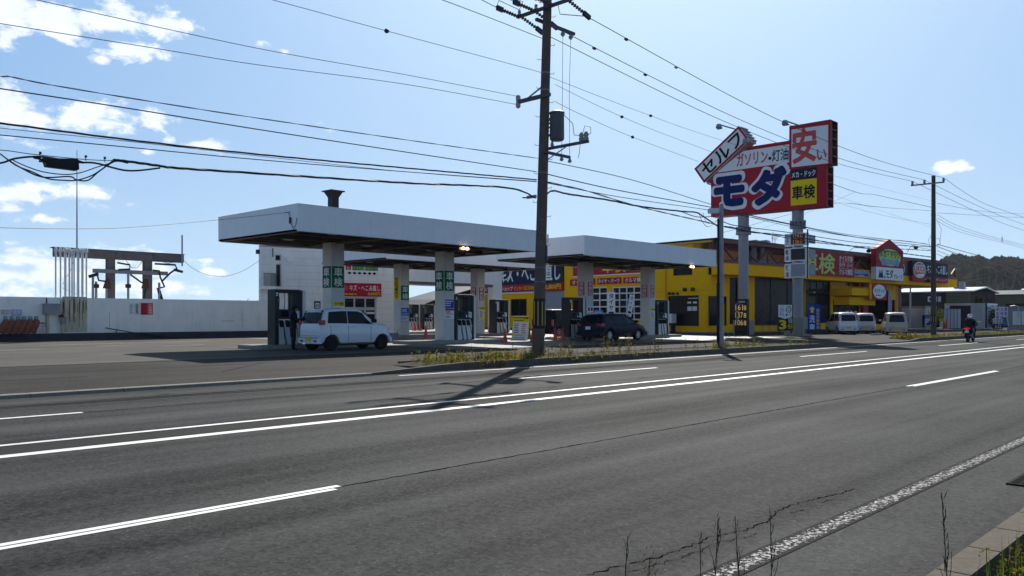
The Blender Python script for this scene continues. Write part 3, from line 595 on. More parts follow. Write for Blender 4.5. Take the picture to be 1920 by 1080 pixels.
def canopy(label, x0, x1, y0, y1, zb, zt, cols, lampx=None):
    cx = sum(c[0] for c in cols)/len(cols); cy = cols[0][1]
    t = thing('petrol_canopy', label, 'canopy', (cx, cy, gz(cx, cy)), group='petrol station canopies')
    PF = Pl((x0, y0, 0), (0,-1,0)); PS = Pl((x0, y1, 0), (-1,0,0)); PR = Pl((x1, y0, 0), (1,0,0)); PB = Pl((x1, y1, 0), (0,1,0))
    mb = MB()
    for P, ln_ in ((PF, x1-x0), (PS, y1-y0), (PR, y1-y0), (PB, x1-x0)):
        n = max(1, round(ln_/1.6))
        e = 0 if P in (PF, PB) else 0.0515
        for i in range(n): mb.pbox(P, ln_*i/n+(0.004 if i else e), ln_*(i+1)/n-(0.004 if i < n-1 else e), zb, zt, -0.05, 0.0)
        mb.pbox(P, -0.012+e*2.1, ln_+0.012-e*2.1, zt, zt+0.03, -0.09, 0.012)
    mb.build('fascia', M['fascia'], t)
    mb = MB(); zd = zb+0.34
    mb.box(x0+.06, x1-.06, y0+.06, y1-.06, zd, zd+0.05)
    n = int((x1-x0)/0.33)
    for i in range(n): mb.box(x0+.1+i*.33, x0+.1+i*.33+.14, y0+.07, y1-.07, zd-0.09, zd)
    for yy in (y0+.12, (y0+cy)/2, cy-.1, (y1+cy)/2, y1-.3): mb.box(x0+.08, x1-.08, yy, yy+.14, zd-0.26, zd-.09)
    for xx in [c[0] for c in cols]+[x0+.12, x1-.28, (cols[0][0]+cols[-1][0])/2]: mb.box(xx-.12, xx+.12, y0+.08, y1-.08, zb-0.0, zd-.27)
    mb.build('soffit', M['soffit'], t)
    MB().box(x0+.06, x1-.06, y0+.06, y1-.06, zt-0.18, zt-0.12).build('roof', M['steel'], t)
    mb = MB(); mb.box(x0+.051, x1-.051, y1-.16, y1-.051, zb-.03, zb+.03); mb.box(x0+.051, x0+.14, y0+.05, y1-.16, zb-.02, zb+.04); mb.box(x0+.14, x1-.05, y0+.051, y0+.1, zb-.012, zb+.05)
    mb.build('edge_trim', M['gpaint'], t)
    for c in cols:
        x, y = c[0], c[1]; w = 0.66; zg = gz(x, y)
        mb = MB(); mb.box(x-w/2, x+w/2, y-w/2, y+w/2, zg-.05, zb+.05); mb.box(x-w/2-.006, x+w/2+.006, y-w/2-.006, y+w/2+.006, zg-.05, zg+.25)
        cm = mb.build('column', M['column'], t, bevel=0.02); col_signs(cm, x, y, w, c[2])
    for i, (lx, ly) in enumerate([(a, b) for a in (x0+2.4, (x0+x1)/2, x1-2.6) for b in (y0+1.3, y1-1.4)]):
        mb = MB(); mb.box(lx-.22, lx+.22, ly-.16, ly+.16, zd-.2, zd-.09); mb.box(lx-.19, lx+.19, ly-.13, ly+.13, zd-.215, zd-.2, 1); mb.build('ceiling_light', [M['gpaint'], M['frame']], t)
    if lampx:
        lx, lz = lampx; mb = MB(); P = Pl((lx, y0+.02, lz), (0,-1,0))
        mb.cbox(P, -.34, .34, -.10, .06, -.12, .06, .05, 0); mb.cbox(P, -.30, .30, -.055, .05, .06, .09, .04, 1)
        for q in (-.10, .13): mb.disc(P, q, .01, .075, .06, .09, .11, 2)
        mb.tube([P.p(0,.06,-.04), P.p(0,.14,-.04)], .025, 0)
        mb.build('lit_floodlight', [M['dgrey'], M['lampglow'], M['lamp']], t)
    return t
Z0, Z1 = 4.65, 5.62
canopy('large white petrol canopy nearest the road, in front of the white kei car', 16.35, 29.3, 26.2, 32.2, Z0, Z1,
  [(20.39,29.9,[('L','green',2.78,3.69),('R','green',2.78,3.69),('R','tyre',1.2,2.2)]), (26.75,29.9,[('L','green',2.8,3.76),('R','green',2.8,3.76),('R','list',1.45,2.4)])], (24.55, 4.50))
canopy('white petrol canopy right of the big pole, over the dark blue wagon', 32.55, 45.5, 25.9, 32.1, Z0, Z1,
  [(37.4,29.7,[('L','red',2.75,3.6),('R','red',2.75,3.6),('R','mix',1.5,2.15)]), (43.7,29.7,[('L','red',2.75,3.6),('R','red',2.75,3.6),('R','tyre',1.3,2.1)])], (42.6, 4.50))
canopy('white petrol canopy in the second row, half hidden behind the nearest one', 27.3, 40.2, 35.1, 41.3, Z0, Z1,
  [(31.1,38.6,[('L','height',2.6,3.9),('R','green',2.55,3.4),('R','bluep',1.3,2.1)]), (37.4,38.6,[('L','red',2.6,3.5),('R','red',2.6,3.5),('R','tyre',1.3,2.2)])])
def island(x0, x1, y0, y1, lab):
    z = gz(x0, (y0+y1)/2); mb = MB(); P = Pl((x0, y0, z), (0,0,1), (0,1,0)); mb.cbox(P, 0, x1-x0, 0, y1-y0, -.03, .15, .12)
    o = mb.build('pump_island', M['concrete'], bevel=.02); tag(o, lab, 'pump island', 'kerbed pump islands')
island(16.4, 22.6, 29.0, 30.8, 'low concrete island under the pump beside the white kei car')
island(24.2, 30.1, 29.0, 30.8, 'low concrete island with two cones under the middle pump')
island(34.8, 39.6, 28.95, 30.6, 'low concrete island behind the dark blue wagon')
island(42.4, 46.6, 28.95, 30.6, 'low concrete island ending at the far right pump')
island(29.8, 34.4, 37.7, 39.5, 'low concrete island under the yellow height limit column')
island(36.4, 41.2, 37.7, 39.5, 'low concrete island under the pump in the second row')
def pump(x, y, label, first=None):
    z = gz(x, y)+0.15
    t = thing('fuel_pump', label, 'fuel pump', (x, y, z), group='fuel dispensers')
    P = Pl((x, y, z), (0,-1,0)); H_ = 2.22; w = 1.28; d = 0.55
    mb = MB()
    mb.pbox(P, 0, .17, 0, H_, -d, .03); mb.pbox(P, w-.13, w, 0, H_-.02, -d, 0); mb.pbox(P, .171, w-.131, H_-.14, H_, -d, .02); mb.pbox(P, .171, w-.131, 1.02, 1.42, -d+.05, 0); mb.pbox(P, .86, w-.131, 1.421, H_-.141, -d+.1, -.02)
    mb.build('frame', M['dgrey'], t, bevel=.012)
    mb = MB(); mb.cbox(P, w+.002, w+.16, .05, H_-.03, -d+.02, -.02, .05); mb.build('side_cover', M['frame'], t)
    mb = MB(); mb.pbox(P, .171, w-.131, .0, .62, -d+.04, -.02); mb.pbox(P, .171, w-.131, .62, 1.0, -d+.1, -.10); mb.prism(Pl((x+.171,y,z),(-1,0,0)), [(.0,.62),(-.10+.0,.64),(-.10,1.0),(.0,.66)][::1], -(w-.302), 0)
    mb.build('lower_cabinet', M['white'], t)
    mb = MB(); mb.pbox(P, .3, .62, 1.12, 1.36, 0, .012); mb.pbox(P, .9, 1.0, 1.1, 1.25, 0, .015, 1); mb.pbox(P, 1.02, 1.12, 1.06, 1.36, 0.0, .015, 1); mb.pbox(P, .9, 1.0, 1.28, 1.38, 0, .015, 1); mb.pbox(P, .64, .70, 1.1, 1.34, 0, .014, 2); mb.pbox(P, .74, .8, 1.1, 1.22, 0, .014, 1)
    mb.build('display_panel', [M['glass'], M['white'], M['blue']], t)
    for i, u in enumerate((.30, .58, .88)):
        mb = MB(); mb.cbox(P, u-.06, u+.06, .70, .98, -.10, .03, .03, 0); mb.beam(P.p(u, .93, .05), P.p(u+.05, .72, .07), .04, .07, 0); mb.tube([P.p(u+.05,.74,.06), P.p(u+.07,.62,.10)], .02, 0, 6)
        nz = mb.build('nozzle', M['black'], t)
        b = [P.p(u+.07,.62,.10)]
        sag = (.03+.12*i) if i < 2 else .0
        for k in range(1, 9):
            q = k/8; b.append(P.p(u+.07+q*(.16 if i != 2 else .28)*math.sin(q*3.1), .62-.60*math.sin(q*1.75)-.02 if q < .9 else .03, .10+.04*math.sin(q*3)))
        for k in range(1, 9):
            q = k/8; b.append(P.p(u+.12+(.05 if i != 2 else .2)-.12*q, .03+(1.5 if i == 2 else .9)*q*q*(.3+.7*q), .12-.05*q))
        mb = MB(); mb.tube(b, .014, 0, 6); hs = mb.build('hose', M['rubber'], t, smooth=True)
    mb = MB()
    for u in (.30, .55, .78): mb.tube([P.p(u, 1.42, -.2), P.p(u+.015, 1.8, -.18), P.p(u-.01, H_-.14, -.2)], .014, 0, 6)
    mb.build('hose_riser', M['rubber'], t)
    mb = MB(); mb.quad(P, .04, .13, H_-.2, H_-.14, .034); mb.quad(P, .04, .13, H_-.27, H_-.23, .034); mb.build('badge_plate', M['white'], t)

    return t
p1 = pump(17.35, 29.5, 'tall dark fuel pump at the tail of the white kei car')
for x, y, lab in ((27.15,29.6,'tall dark fuel pump beside the two green signed column in the middle'),(38.7,38.3,'tall dark fuel pump in the second row beside the leaning price board'),(35.5,29.35,'tall dark fuel pump behind the rear of the dark blue wagon'),(44.2,29.35,'rightmost fuel pump, seen beside the yellow building')):
    dup(p1, (x, y, gz(x, y)+.15), label=lab)
# kerosene pumps in the far background, seen through the gap
for px, lab in ((793,'pale kerosene pump far behind, in the gap between two columns'),(764,'dark kerosene pump half hidden behind the height limit column')):
    b = hY(px, 610, 56); dup(p1, (b.x, b.y, gz(b.x, b.y)), label=lab)

# traffic cones
def cone(px, py, label, first=None, h=.7):
    p = hz(px, py, 0.28)
    for _ in range(3): p = hz(px, py, gz(p.x, p.y))
    return p
def mkcone(p, label):
    t = thing('traffic_cone', label, 'traffic cone', p, group='red traffic cones on the forecourt'); P = Pl(p, (0,0,1), (0,1,0))
    MB().lathe(p, [(.145,.03),(.12,.06),(.055,.45),(.022,.70),(.012,.70)], 16).build('cone_body', M['cone'], t, smooth=True)
    MB().cbox(P, -.19, .19, -.19, .19, 0.002, .035, .04).build('base', M['cone'], t)
    return t
CONE0 = None
for px, py, lab in ((798.5,639,'red cone left of the middle column on the island'),(820,639,'red cone right in front of the middle column base'),(745,629,'red cone behind the bonnet of the white kei car'),(947,642,'red cone left of the leaning tyre price board'),(998,641,'red cone tucked behind the foot of the big pole'),(1041,638,'left cone of the pair in front of the dark jeep'),(1055,638,'right cone of the pair in front of the dark jeep'),(1210.5,626,'red cone ahead of the nose of the dark blue wagon'),(918,623,'small far red cone next to the second row pump'),(778,620,'far red cone seen through the gap, left one'),(788,620,'far red cone seen through the gap, right one')):
    p = cone(px, py, lab)
    if (px, py) == (798.5,639) or (px, py) == (820,639): p.z = .28+.13; p = hz(px, py-4, .42)
    if CONE0 is None: CONE0 = mkcone(p, lab)
    else: dup(CONE0, p, label=lab)
# leaning A boards
def aboard(px0, px1, pyb, pyt, ang, label):
    p = hz((px0+px1)/2, pyb, .26); d = (p-CP).dot(FW); w = (px1-px0)/FPX*d/abs(math.cos(ang)); h = (pyb-pyt)/FPX*d
    n = (-FW*math.cos(ang)+RT*math.sin(ang)); t = thing('sandwich_board', label, 'sandwich board', p, group='tyre price sandwich boards')
    V = (UP*math.cos(.2)-n*math.sin(.2)); nn_ = (n*math.cos(.2)+UP*math.sin(.2)); P = Pl(p+n*.25, nn_, V)
    sign_on(P, -w/2, w/2, 0.05, h, M['ytext'], [('rect',.04,.96,.02,.74,WH),('タイヤ交換',.08,.92,.86,.97,INK,.03),('lines',.1,.9,.77,.84,INK,1),('lines',.1,.45,.26,.70,INK,6),('lines',.55,.9,.24,.68,M['redtext'],5),('rect',.0,1,.16,.22,YT),('lines',.1,.9,.04,.12,M['navy'],2)], t, 'front_panel')
    V2 = (UP*math.cos(.2)+n*math.sin(.2)); P2 = Pl(p-n*.25, -(n*math.cos(.2)-UP*math.sin(.2)), V2)
    mb = MB(); mb.pbox(P2, -w/2, w/2, 0.05, h-.01, -.02, 0); mb.build('back_panel', M['wood'], t)
    mb = MB(); mb.beam(p+n*.2+RT*w*.4+UP*.3, p-n*.2+RT*w*.4+UP*.3, .03, .03); mb.build('spreader', M['steel'], t)
    MB().box(p.x-.15, p.x+.15, p.y-.12, p.y+.12, p.z+.01, p.z+.28).build('weight', M['concrete'], t, bevel=.02)
aboard(962, 993, 638, 592, -.35, 'yellow and white tyre price board left of the big pole')
aboard(1270, 1291, 619, 590, .3, 'yellow and white tyre price board by the yellow wall')
# blue bucket stand near the kei car, red drum banner, extinguishers
p = hz(737, 640, .25); t = thing('squeegee_bucket', 'blue water bucket with squeegee handles in front of the kei car bonnet', 'bucket', p)
MB().lathe(p, [(.24,0),(.27,.02),(.30,.42),(.31,.44),(.28,.44),(.26,.1)], 18).build('bucket', M['gpaint'], t, smooth=True)
mb = MB(); mb.tube([p+Vector((0,0,.2)), p+Vector((.12,-.05,.75))], .012); mb.tube([p+Vector((.05,0,.2)), p+Vector((.3,-.1,.68))], .012); mb.build('handle', M['black'], t)
# ------------------------------------------------------------------ poles and overhead lines
def ins_pin(mb, p, s=1.0, mi=0): mb.lathe(p, [(.05*s,0),(.07*s,.05*s),(.045*s,.08*s),(.065*s,.12*s),(.04*s,.18*s),(.015*s,.2*s)], 10, mi)
def ins_string(mb, a, b, mi=0):
    a, b = Vector(a), Vector(b); d = (b-a); n = d.normalized(); k = 6
    for i in range(k): mb.lathe(a+d*(i/k), [(.025,0),(.07,.02),(.05,.05),(.025,.08)], 9, mi, n)
PB0 = Vector((21.65, 19.3, .15)); LEAN = RT*0.33/12.4
def pb(h, off=Vector((0,0,0))): return PB0+UP*h+LEAN*h+off
t = thing('utility_pole', 'tall leaning concrete utility pole with transformer in front of the nearest canopy', 'utility pole', PB0)
MB().tube([pb(0), pb(4), pb(9), pb(13.3)], [.215,.19,.165,.145], 0, 20).build('pole_shaft', M['pole'], t, smooth=True)
mb = MB(); mb.tube([pb(.98), pb(2.02)], [.222,.217], 0, 20)
P_ = Pl(pb(1.5), -FW)
for i in range(9):
    a = i*2*math.pi/9+.2; q = Vector((math.cos(a), math.sin(a), 0)); b = pb(1.5)+q*.221; Pq = Pl(b, q); mb.pbox(Pq, -.022, .022, -.42, .42, -.01, .006, 1)
mb.build('reflective_band', [M['black'], mat('band_ochre', (0.42,0.27,0.05), 0.5)], t)
mb = MB()
for h, s in ((2.6,1),(3.1,1),(5.6,1)): mb.tube([pb(h)-LEAN*0, pb(h+.03)], [.222-.008*h]*2, 0, 16)
for h in (3.9, 4.3, 4.75, 6.4, 9.3, 9.9): mb.tube([pb(h), pb(h+.05)], .205-.004*h, 0, 16)
mb.build('clamp_band', M['steel'], t)
for i in range(21):
    h = 2.4+i*.5; s = 1 if i % 2 else -1; r = .2-.0045*h
    mb = MB(); mb.tube([pb(h)+RT*s*r*.8, pb(h)+RT*s*(r+.13)], .009, 0, 6); mb.tube([pb(h)+RT*s*(r+.13), pb(h+.06)+RT*s*(r+.14)], .009, 0, 6); mb.build('step_bolt', M['steel'], t)
mb = MB(); Pq = Pl(pb(3.5)+RT*.16-FW*.10, (RT-FW*.9)); mb.pbox(Pq, .0, .08, -.2, .38, 0, .03, 0); mb.build('blue_pipe_cover', mat('pipe_blue', (0.008,0.014,0.10), .5), t)
for h0, h1 in ((3.95,4.27),(2.98,3.25)):
    mb = MB(); mb.pbox(Pq.off(.035), .04, .11, h0-3.5, h1-3.5, 0, .02); mb.build('number_plate', M['white'], t)
# cross arms
def arm(name, a, b, w=.09): mb = MB(); mb.beam(a, b, w, w); return mb.build(name, M['arm'], t)
XX, YY = Vector((1,0,0)), Vector((0,1,0))
A1 = pb(12.15)-XX*.2; arm('cross_arm', A1-YY*1.3, A1+YY*1.25, .10); A2 = pb(11.78)+YY*.2; arm('cross_arm', A2-XX*.35, A2+XX*1.75, .10)
A3 = pb(9.08)-XX*.2; arm('cross_arm', A3-YY*.4, A3+YY*1.1, .12); A4 = pb(7.3)+XX*.18; arm('cross_arm', A4+YY*.35, A4-YY*1.85); A5 = pb(7.12)-YY*.2; arm('cross_arm', A5-XX*.2, A5+XX*1.2)
mb = MB(); mb.beam(A3+YY*.75, pb(9.55), .03, .05); mb.beam(A4-YY*1.0+UP*.0, pb(6.8), .03, .03); mb.build('arm_brace', M['steel'], t)
mb = MB()
for k, s in ((1.15,1),(.35,1),(-.95,1)): ins_pin(mb, A1+YY*k+UP*.05)
mb.lathe(A3+YY*1.1-UP*.22, [(.05,0),(.09,.05),(.09,.2),(.06,.24),(.09,.28),(.09,.42),(.05,.46)], 10)
for k in (-1.55, -1.75): ins_pin(mb, A4+YY*k+UP*.05, 1.5)
for k in (.75, 1.2): mb.lathe(A5+XX*k-UP*.2, [(.03,0),(.08,.05),(.05,.12),(.03,.16)], 10); mb.lathe(A2+XX*(k+.35)-UP*.25, [(.03,0),(.08,.06),(.09,.1),(.03,.2)], 10)
mb.lathe(pb(7.35)+RT*.3, [(.03,0),(.07,.05),(.03,.2)], 8)
mb.build('insulator', M['porcelain'], t)
ends_l, ends_r = [], []
mb = MB(); mk = MB()
for k in (1.15, .35, -.45):
    a = A1+YY*k-UP*.02; ins_string(mb, a-XX*.1, a-XX*.85+UP*.02); c = a-XX*1.15+UP*.03; mk.beam(a-XX*.85+UP*.02, c, .10, .16); ends_l.append(c)
for k in (1.1, .4, -1.1):
    a = A1+YY*k-UP*.02; ins_string(mb, a+XX*.1, a+XX*.85-UP*.18); c = a+XX*1.2-UP*.28; mk.beam(a+XX*.85-UP*.18, c, .10, .15); ends_r.append(c)
mb.build('strain_insulator', M['arm'], t); mk.build('insulator_cover', M['dgrey'], t)
mb = MB(); tr = pb(7.55)+RT*.46-FW*.05; mb.lathe(tr, [(.20,0),(.25,.04),(.255,.1),(.25,.92),(.27,.94),(.27,.99),(.15,1.06),(.0,1.08)], 22)
mb.box(tr.x+.25, tr.x+.33, tr.y-.05, tr.y+.05, tr.z+.85, tr.z+.95); tf = mb.build('transformer', M['drum'], t, smooth=True)
mb = MB(); 
for h in (7.75, 8.3): mb.beam(pb(h), pb(h)+RT*.3, .06, .08)
for h in (7.95, 8.1, 8.25): mb.lathe(pb(h)+RT*.16-FW*.2, [(.03,0),(.05,.03),(.03,.06)], 8)
mb.build('transformer_bracket', M['steel'], t)
mb = MB()
for k in (1.1, 1.55): mb.tube([A2+XX*k-UP*.2, pb(9.5)+XX*(k*.85), A5+XX*(k-.35)+UP*.0], .008, 0, 5)
mb.tube([tr+UP*.9+RT*.25, tr+UP*.6+RT*.55, tr+UP*.2+RT*.6, A4-YY*1.5+UP*.25], .012, 0, 5)
mb.tube([A4-YY*1.6+UP*.3, A4-YY*1.7+UP*.55, A4-YY*1.95+UP*.45, A4-YY*1.95+UP*.25, A4-YY*1.7+UP*.2], .01, 0, 5); mb.tube([A4-YY*1.5-UP*.05, A4-YY*1.45-UP*.4, A4-YY*1.4-UP*.5], .01, 0, 5)
mb.tube([A1+YY*1.15+UP*.25, A1+YY*.7+UP*.35-XX*.3, ends_l[1]+UP*.1], .012, 0, 5); mb.tube([pb(12.3)+RT*.1, pb(12.4)+RT*.35, pb(12.0)+RT*.45, ends_r[2]+UP*.05], .015, 0, 5)
mb.tube([ends_l[0]+UP*.05, ends_l[0]+UP*.28+XX*.1, A1+YY*1.15+UP*.24], .012, 0, 5)
mb.build('jumper_wire', M['cable'], t)
mb = MB(); q = pb(5.62)-RT*.2; mb.beam(q, q-RT*.35-UP*.05, .06, .1); mb.tube([q-RT*.35-UP*.05, q-RT*.5-UP*.05], .03, 0, 8); mb.build('cable_anchor', M['steel'], t)

# slim service pole with the box lamp
b = hz(1352.5, 652, .19); t = thing('service_pole', 'slim grey service pole with a box lamp on top standing in the kerb weeds', 'pole', b)
hh = (652-383)/FPX*(b-CP).dot(FW)
MB().tube([b, b+UP*hh], [.11,.09], 0, 14).build('pole_shaft', M['gpaint'], t, smooth=True)
MB().lathe(b+UP*hh, [(.095,0),(.095,.03),(.05,.09),(0,.10)], 12).build('cap', M['white'], t)
q = b-RT*.14; mb = MB(); mb.tube([q, q+UP*(hh*.45)], .07, 0, 10); mb.tube([q+UP*hh*.45, q+UP*hh*.9], .045, 0, 8); mb.build('cable_pipe', M['black'], t)
P = Pl(b+UP*(hh-.30)-RT*.35, -FW); mb = MB(); mb.cbox(P, -.22, .22, -.10, .12, -.12, .12, .03); mb.beam(P.p(.2,0,0), P.p(.33,0,0), .04, .06); mb.build('lamp_box', M['frame'], t)
mb = MB(); mb.quad(Pl(P.p(-.22,0,0), -RT), -.08, .08, -.06, .08, .005); mb.build('lamp_lens', M['glass'], t)
mb = MB()
for k in (.12,.3,.5,.7): mb.tube([b+UP*hh*k, b+UP*(hh*k+.04)], .12, 0, 12)
mb.build('clamp_band', M['steel'], t)
mb = MB(); mb.pbox(Pl(b, -FW), .02, .1, 1.0, 1.9, .1, .13); mb.build('warning_strip', mat('strip_amber', (0.45,0.3,0.05), .5), t)

# far pole
RP = Vector((62.6, 18.55, .15)); RH = 11.35
t = thing('utility_pole', 'dark brown utility pole standing in the grass near the parked vans', 'utility pole', RP)
MB().tube([RP, RP+UP*RH], [.19,.13], 0, 16).build('pole_shaft', M['dpole'], t, smooth=True)
mb = MB(); mb.tube([RP+UP*1.0, RP+UP*1.55], .2, 0, 16)
for i in range(9):
    a = i*2*math.pi/9; q = Vector((math.cos(a), math.sin(a), 0)); mb.pbox(Pl(RP+UP*1.27+q*.2, q), -.02, .02, -.22, .22, -.01, .006, 1)
mb.build('reflective_band', [M['black'], bpy.data.materials['band_ochre']], t)
mb = MB(); ra = RP+UP*(RH-.55)-XX*.16; mb.beam(ra+YY*1.45, ra-YY*.75, .09, .09); mb.build('cross_arm', M['steel'], t)
mb = MB(); rtop = []
for k in (1.35, .55, -.7): p = ra+YY*k+UP*.05; ins_pin(mb, p, 1.4); rtop.append(p+UP*.25)
mb.build('insulator', M['gpaint'], t)
mb = MB()
for h, s in ((8.6,.3),(6.9,.25),(5.4,.3),(4.9,.3)): mb.beam(RP+UP*h-RT*s*.6, RP+UP*h+RT*s*.6, .05, .05)
mb.tube([RP+UP*8.3+RT*.2, RP+UP*7.6+RT*.55, RP+UP*6.6+RT*.45, RP+UP*6.4+RT*.1], .012, 0, 5)
mb.tube([RP+UP*7.2-RT*.15, RP+UP*6.8-RT*.35, RP+UP*6.3-RT*.25], .012, 0, 5); mb.tube([RP+UP*6.9+RT*.1, RP+UP*6.95+RT*.4, RP+UP*6.5+RT*.5, RP+UP*6.4+RT*.1], .012, 0, 5)
mb.build('cable_loops', M['cable'], t)
mb = MB(); q = RP+UP*3.95-RT*.42; mb.cbox(Pl(q, -FW), -.16, .16, -.1, .12, -.1, .1, .03); mb.build('splice_box', M['black'], t)

# wires: points are (photo px, y) on the vertical sheet through the pole line, extended past the frame
WM = {'t': .010, 'm': .016, 'k': .026, 'x': .04}
def spline(pts, n=10):
    out = []; k = len(pts)
    for i in range(k-1):
        p0 = pts[max(0, i-1)]; p1 = pts[i]; p2 = pts[i+1]; p3 = pts[min(k-1, i+2)]
        for j in range(n):
            t_ = j/n; out.append(0.5*((2*p1)+(p2-p0)*t_+(2*p0-5*p1+4*p2-p3)*t_*t_+(3*p1-p0-3*p2+p3)*t_**3))
    return out+[pts[-1]]
def wire(label, pts, r, Y=19.3, pre=None, post=None, twist=0, knots=(), n=8):
    W3 = [p if isinstance(p, Vector) else hY(p[0], p[1], p[2] if len(p) > 2 else Y) for p in pts]
    if pre is not None: W3 = [pre]+W3
    if post is not None: W3 = W3+[post]
    S = spline(W3, n); mb = MB()
    if twist:
        D = []; acc = 0
        for i, p in enumerate(S):
            D.append(p); 
        fine = []
        for a_, b_ in zip(D, D[1:]):
            m_ = max(1, int((b_-a_).length/.25))
            for j in range(m_): fine.append(a_.lerp(b_, j/m_))
        fine.append(D[-1])
        for ph in range(twist):
            mb.tube([p+Vector((0, math.cos(i*.8+ph*6.28/twist), math.sin(i*.8+ph*6.28/twist)))*r*.9 for i, p in enumerate(fine)], r*.75, 0, 5)
    else: mb.tube(S, r, 0, 6)
    o = mb.build('overhead_wire', M['cable']); tag(o, label, 'overhead wire', 'wires strung between the utility poles')
    for kx, ky in knots:
        p = hY(kx, ky, Y) if not isinstance(kx, Vector) else kx
        q = MB(); q.lathe(p-XX*.12, [(.02,0),(.07,.05),(.07,.18),(.02,.24)], 8, 0, XX); q.build('wire_spacer', M['cable'], o)
    return o
def L0(px, py, Y=19.3): # point beyond the left edge of the frame
    return hY(px, py, Y)
WT, WK, WX = .0085, .022, .035
wire('thin wire from the left cross arm, upper one of the left pair', [(-60,-32),(70,0),(480,90),(760,140)], WT, 20.1, post=A3+YY*1.1+UP*.2)
wire('thin wire from the left cross arm, lower one of the left pair', [(-60,33),(0,44),(300,92),(480,121),(760,158)], WT, 20.1, post=A3+YY*1.1-UP*.1)
wire('wavy thin cable left of the big pole, above the thick one', [(-80,128),(0,143),(20,144),(100,160),(300,193),(480,221),(760,262),(1010,297)], .010, twist=2)
wire('thick cable left of the big pole, above the twisted bundle', [(-80,153),(0,166),(240,203),(480,242),(760,285),(1006,322)], .014)
wire('twisted power bundle left of the big pole', [(-80,222),(0,231),(240,262),(480,289),(760,315),(1006,337)], .015, twist=3)
wire('hair thin wire just under the twisted bundle', [(-80,228),(0,240),(240,265),(480,292),(760,322),(1006,341)], .007)
wire('plain cable below the twisted bundle, left of the big pole', [(-80,245),(0,253),(240,276),(480,299),(760,322),(1006,340)], .012)
wire('thick telephone bundle running from the splice box to the big pole', [(212,300),(235,302),(300,311),(330,315),(480,325),(760,343),(950,352),(1004,371)], .021, twist=3)
wire('thin messenger wire above the black splice box', [(-60,279),(8,282),(60,289),(160,299),(212,301)], .009, knots=())
wire('outer telephone cable rising into the splice box', [(-60,312),(0,306),(30,297),(78,294),(143,304),(180,306),(240,320),(300,315)], .022)
wire('slack telephone loop hanging lowest under the splice box', [(0,288),(30,310),(60,322),(90,335),(120,338),(143,338),(170,330),(190,318),(212,301)], .015)
wire('slack telephone loop just above the lowest one', [(10,296),(40,315),(80,332),(130,331),(143,337),(165,338),(185,322),(215,303),(240,306)], .016)
wire('upper slack telephone loop under the splice box', [(20,298),(45,310),(80,322),(120,327),(150,324),(180,314),(206,306)], .012)
b = hY(111, 304, 19.3); t = thing('splice_closure', 'black cable splice closure hanging on the wires at the upper left', 'splice closure', b)
P = Pl(b, (0,-1,0), Vector((-.06,0,1))); mb = MB(); mb.prism(P, [(-.38,-.02),(-.36,.05),(.34,.09),(.37,.07),(.37,-.14),(.33,-.16),(-.28,-.12),(-.30,-.02)], -.1, .1); mb.prism(P, [(-.5,.04),(-.5,.07),(-.36,.08),(-.36,.02)], -.04, .04); mb.prism(P, [(.37,.03),(.37,.08),(.5,.04),(.5,.0)], -.04, .04)
mb.build('closure_body', M['black'], t, bevel=.015)
mb = MB()
for k in (-.36, .55, .95): mb.tube([P.p(k,.06,0), P.p(k-.02,.16,0)], .008, 0, 5); mb.box(P.p(k,.16,0).x-.02, P.p(k,.16,0).x+.02, b.y-.02, b.y+.02, P.p(k,.14,0).z, P.p(k,.19,0).z)
mb.build('hanger_clip', M['black'], t)
CW = Pl((16.35, 32.2, 0), (-1,0,0))
u, v = CW.uv(536, 399); cend = CW.p(u, v, .03)
wire('single drop wire running to the left end of the nearest canopy', [(-60,426,22),(0,427,22),(140,429,23.5),(250,426,25),(408,412.5,28)], .009, post=cend)
mb = MB(); u2, v2 = CW.uv(545, 400); mb.tube([CW.p(u,v,.04), CW.p(u2,v,.03)], .012, 0, 5); mb.pbox(CW, u2-.04, u2+.05, v-.42, v-.2, .0, .05); mb.tube([CW.p(u+.25,v,.04), CW.p(u+.38,v-.4,.03), CW.p(u+.55,v-.62,.03), CW.p(u+.72,v-.5,.03), CW.p(u+.8,v-.25,.03)], .012, 0, 5)
o = mb.build('wall_junction', M['cable']); tag(o, 'small black junction with a looped lead on the canopy end', 'junction')
wire('fine stay wire sagging from the vent frame to the left of the white building', [(345,489,47.9),(360,502,47.8),(385,514,47.6),(420,518,47.3),(455,508,47.1),(487,488,47)], .012)
# high voltage on the left and right of the big pole
for i, (e, lab) in enumerate(zip(ends_l, ('nearest', 'middle', 'farthest'))):
    wire('high voltage wire leaving the top left of the frame, %s strain insulator' % ('lowest','middle','highest')[i], [e, e-XX*6+UP*.55, e-XX*14+UP*1.6, e-XX*26+UP*3.4], .012)
for i, e in enumerate(ends_r):
    q = rtop[i]; m1 = e.lerp(q, .33)-UP*.75; m2 = e.lerp(q, .66)-UP*.75
    wire('high voltage wire right of the big pole, %s of three' % ('lowest','middle','highest')[i], [e, m1, m2, q], .013)
    if i > 0:
        for kk in (.055, .14): 
            p = e.lerp(q, kk)-UP*(.75*4.5*kk*(1-kk)); o2 = MB(); o2.lathe(p-XX*.12, [(.02,0),(.055,.05),(.055,.16),(.02,.22)], 8, 0, XX); s_ = o2.build('wire_sleeve', M['cable'], bpy.data.objects[[o.name for o in bpy.data.objects if o.name.startswith('overhead_wire')][-1]] if False else None); tag(s_, 'small dark sleeve on the high voltage wire, %s %s' % (('lower','upper')[i-1], ('near the pole','farther out')[kk > .1]), 'wire sleeve')
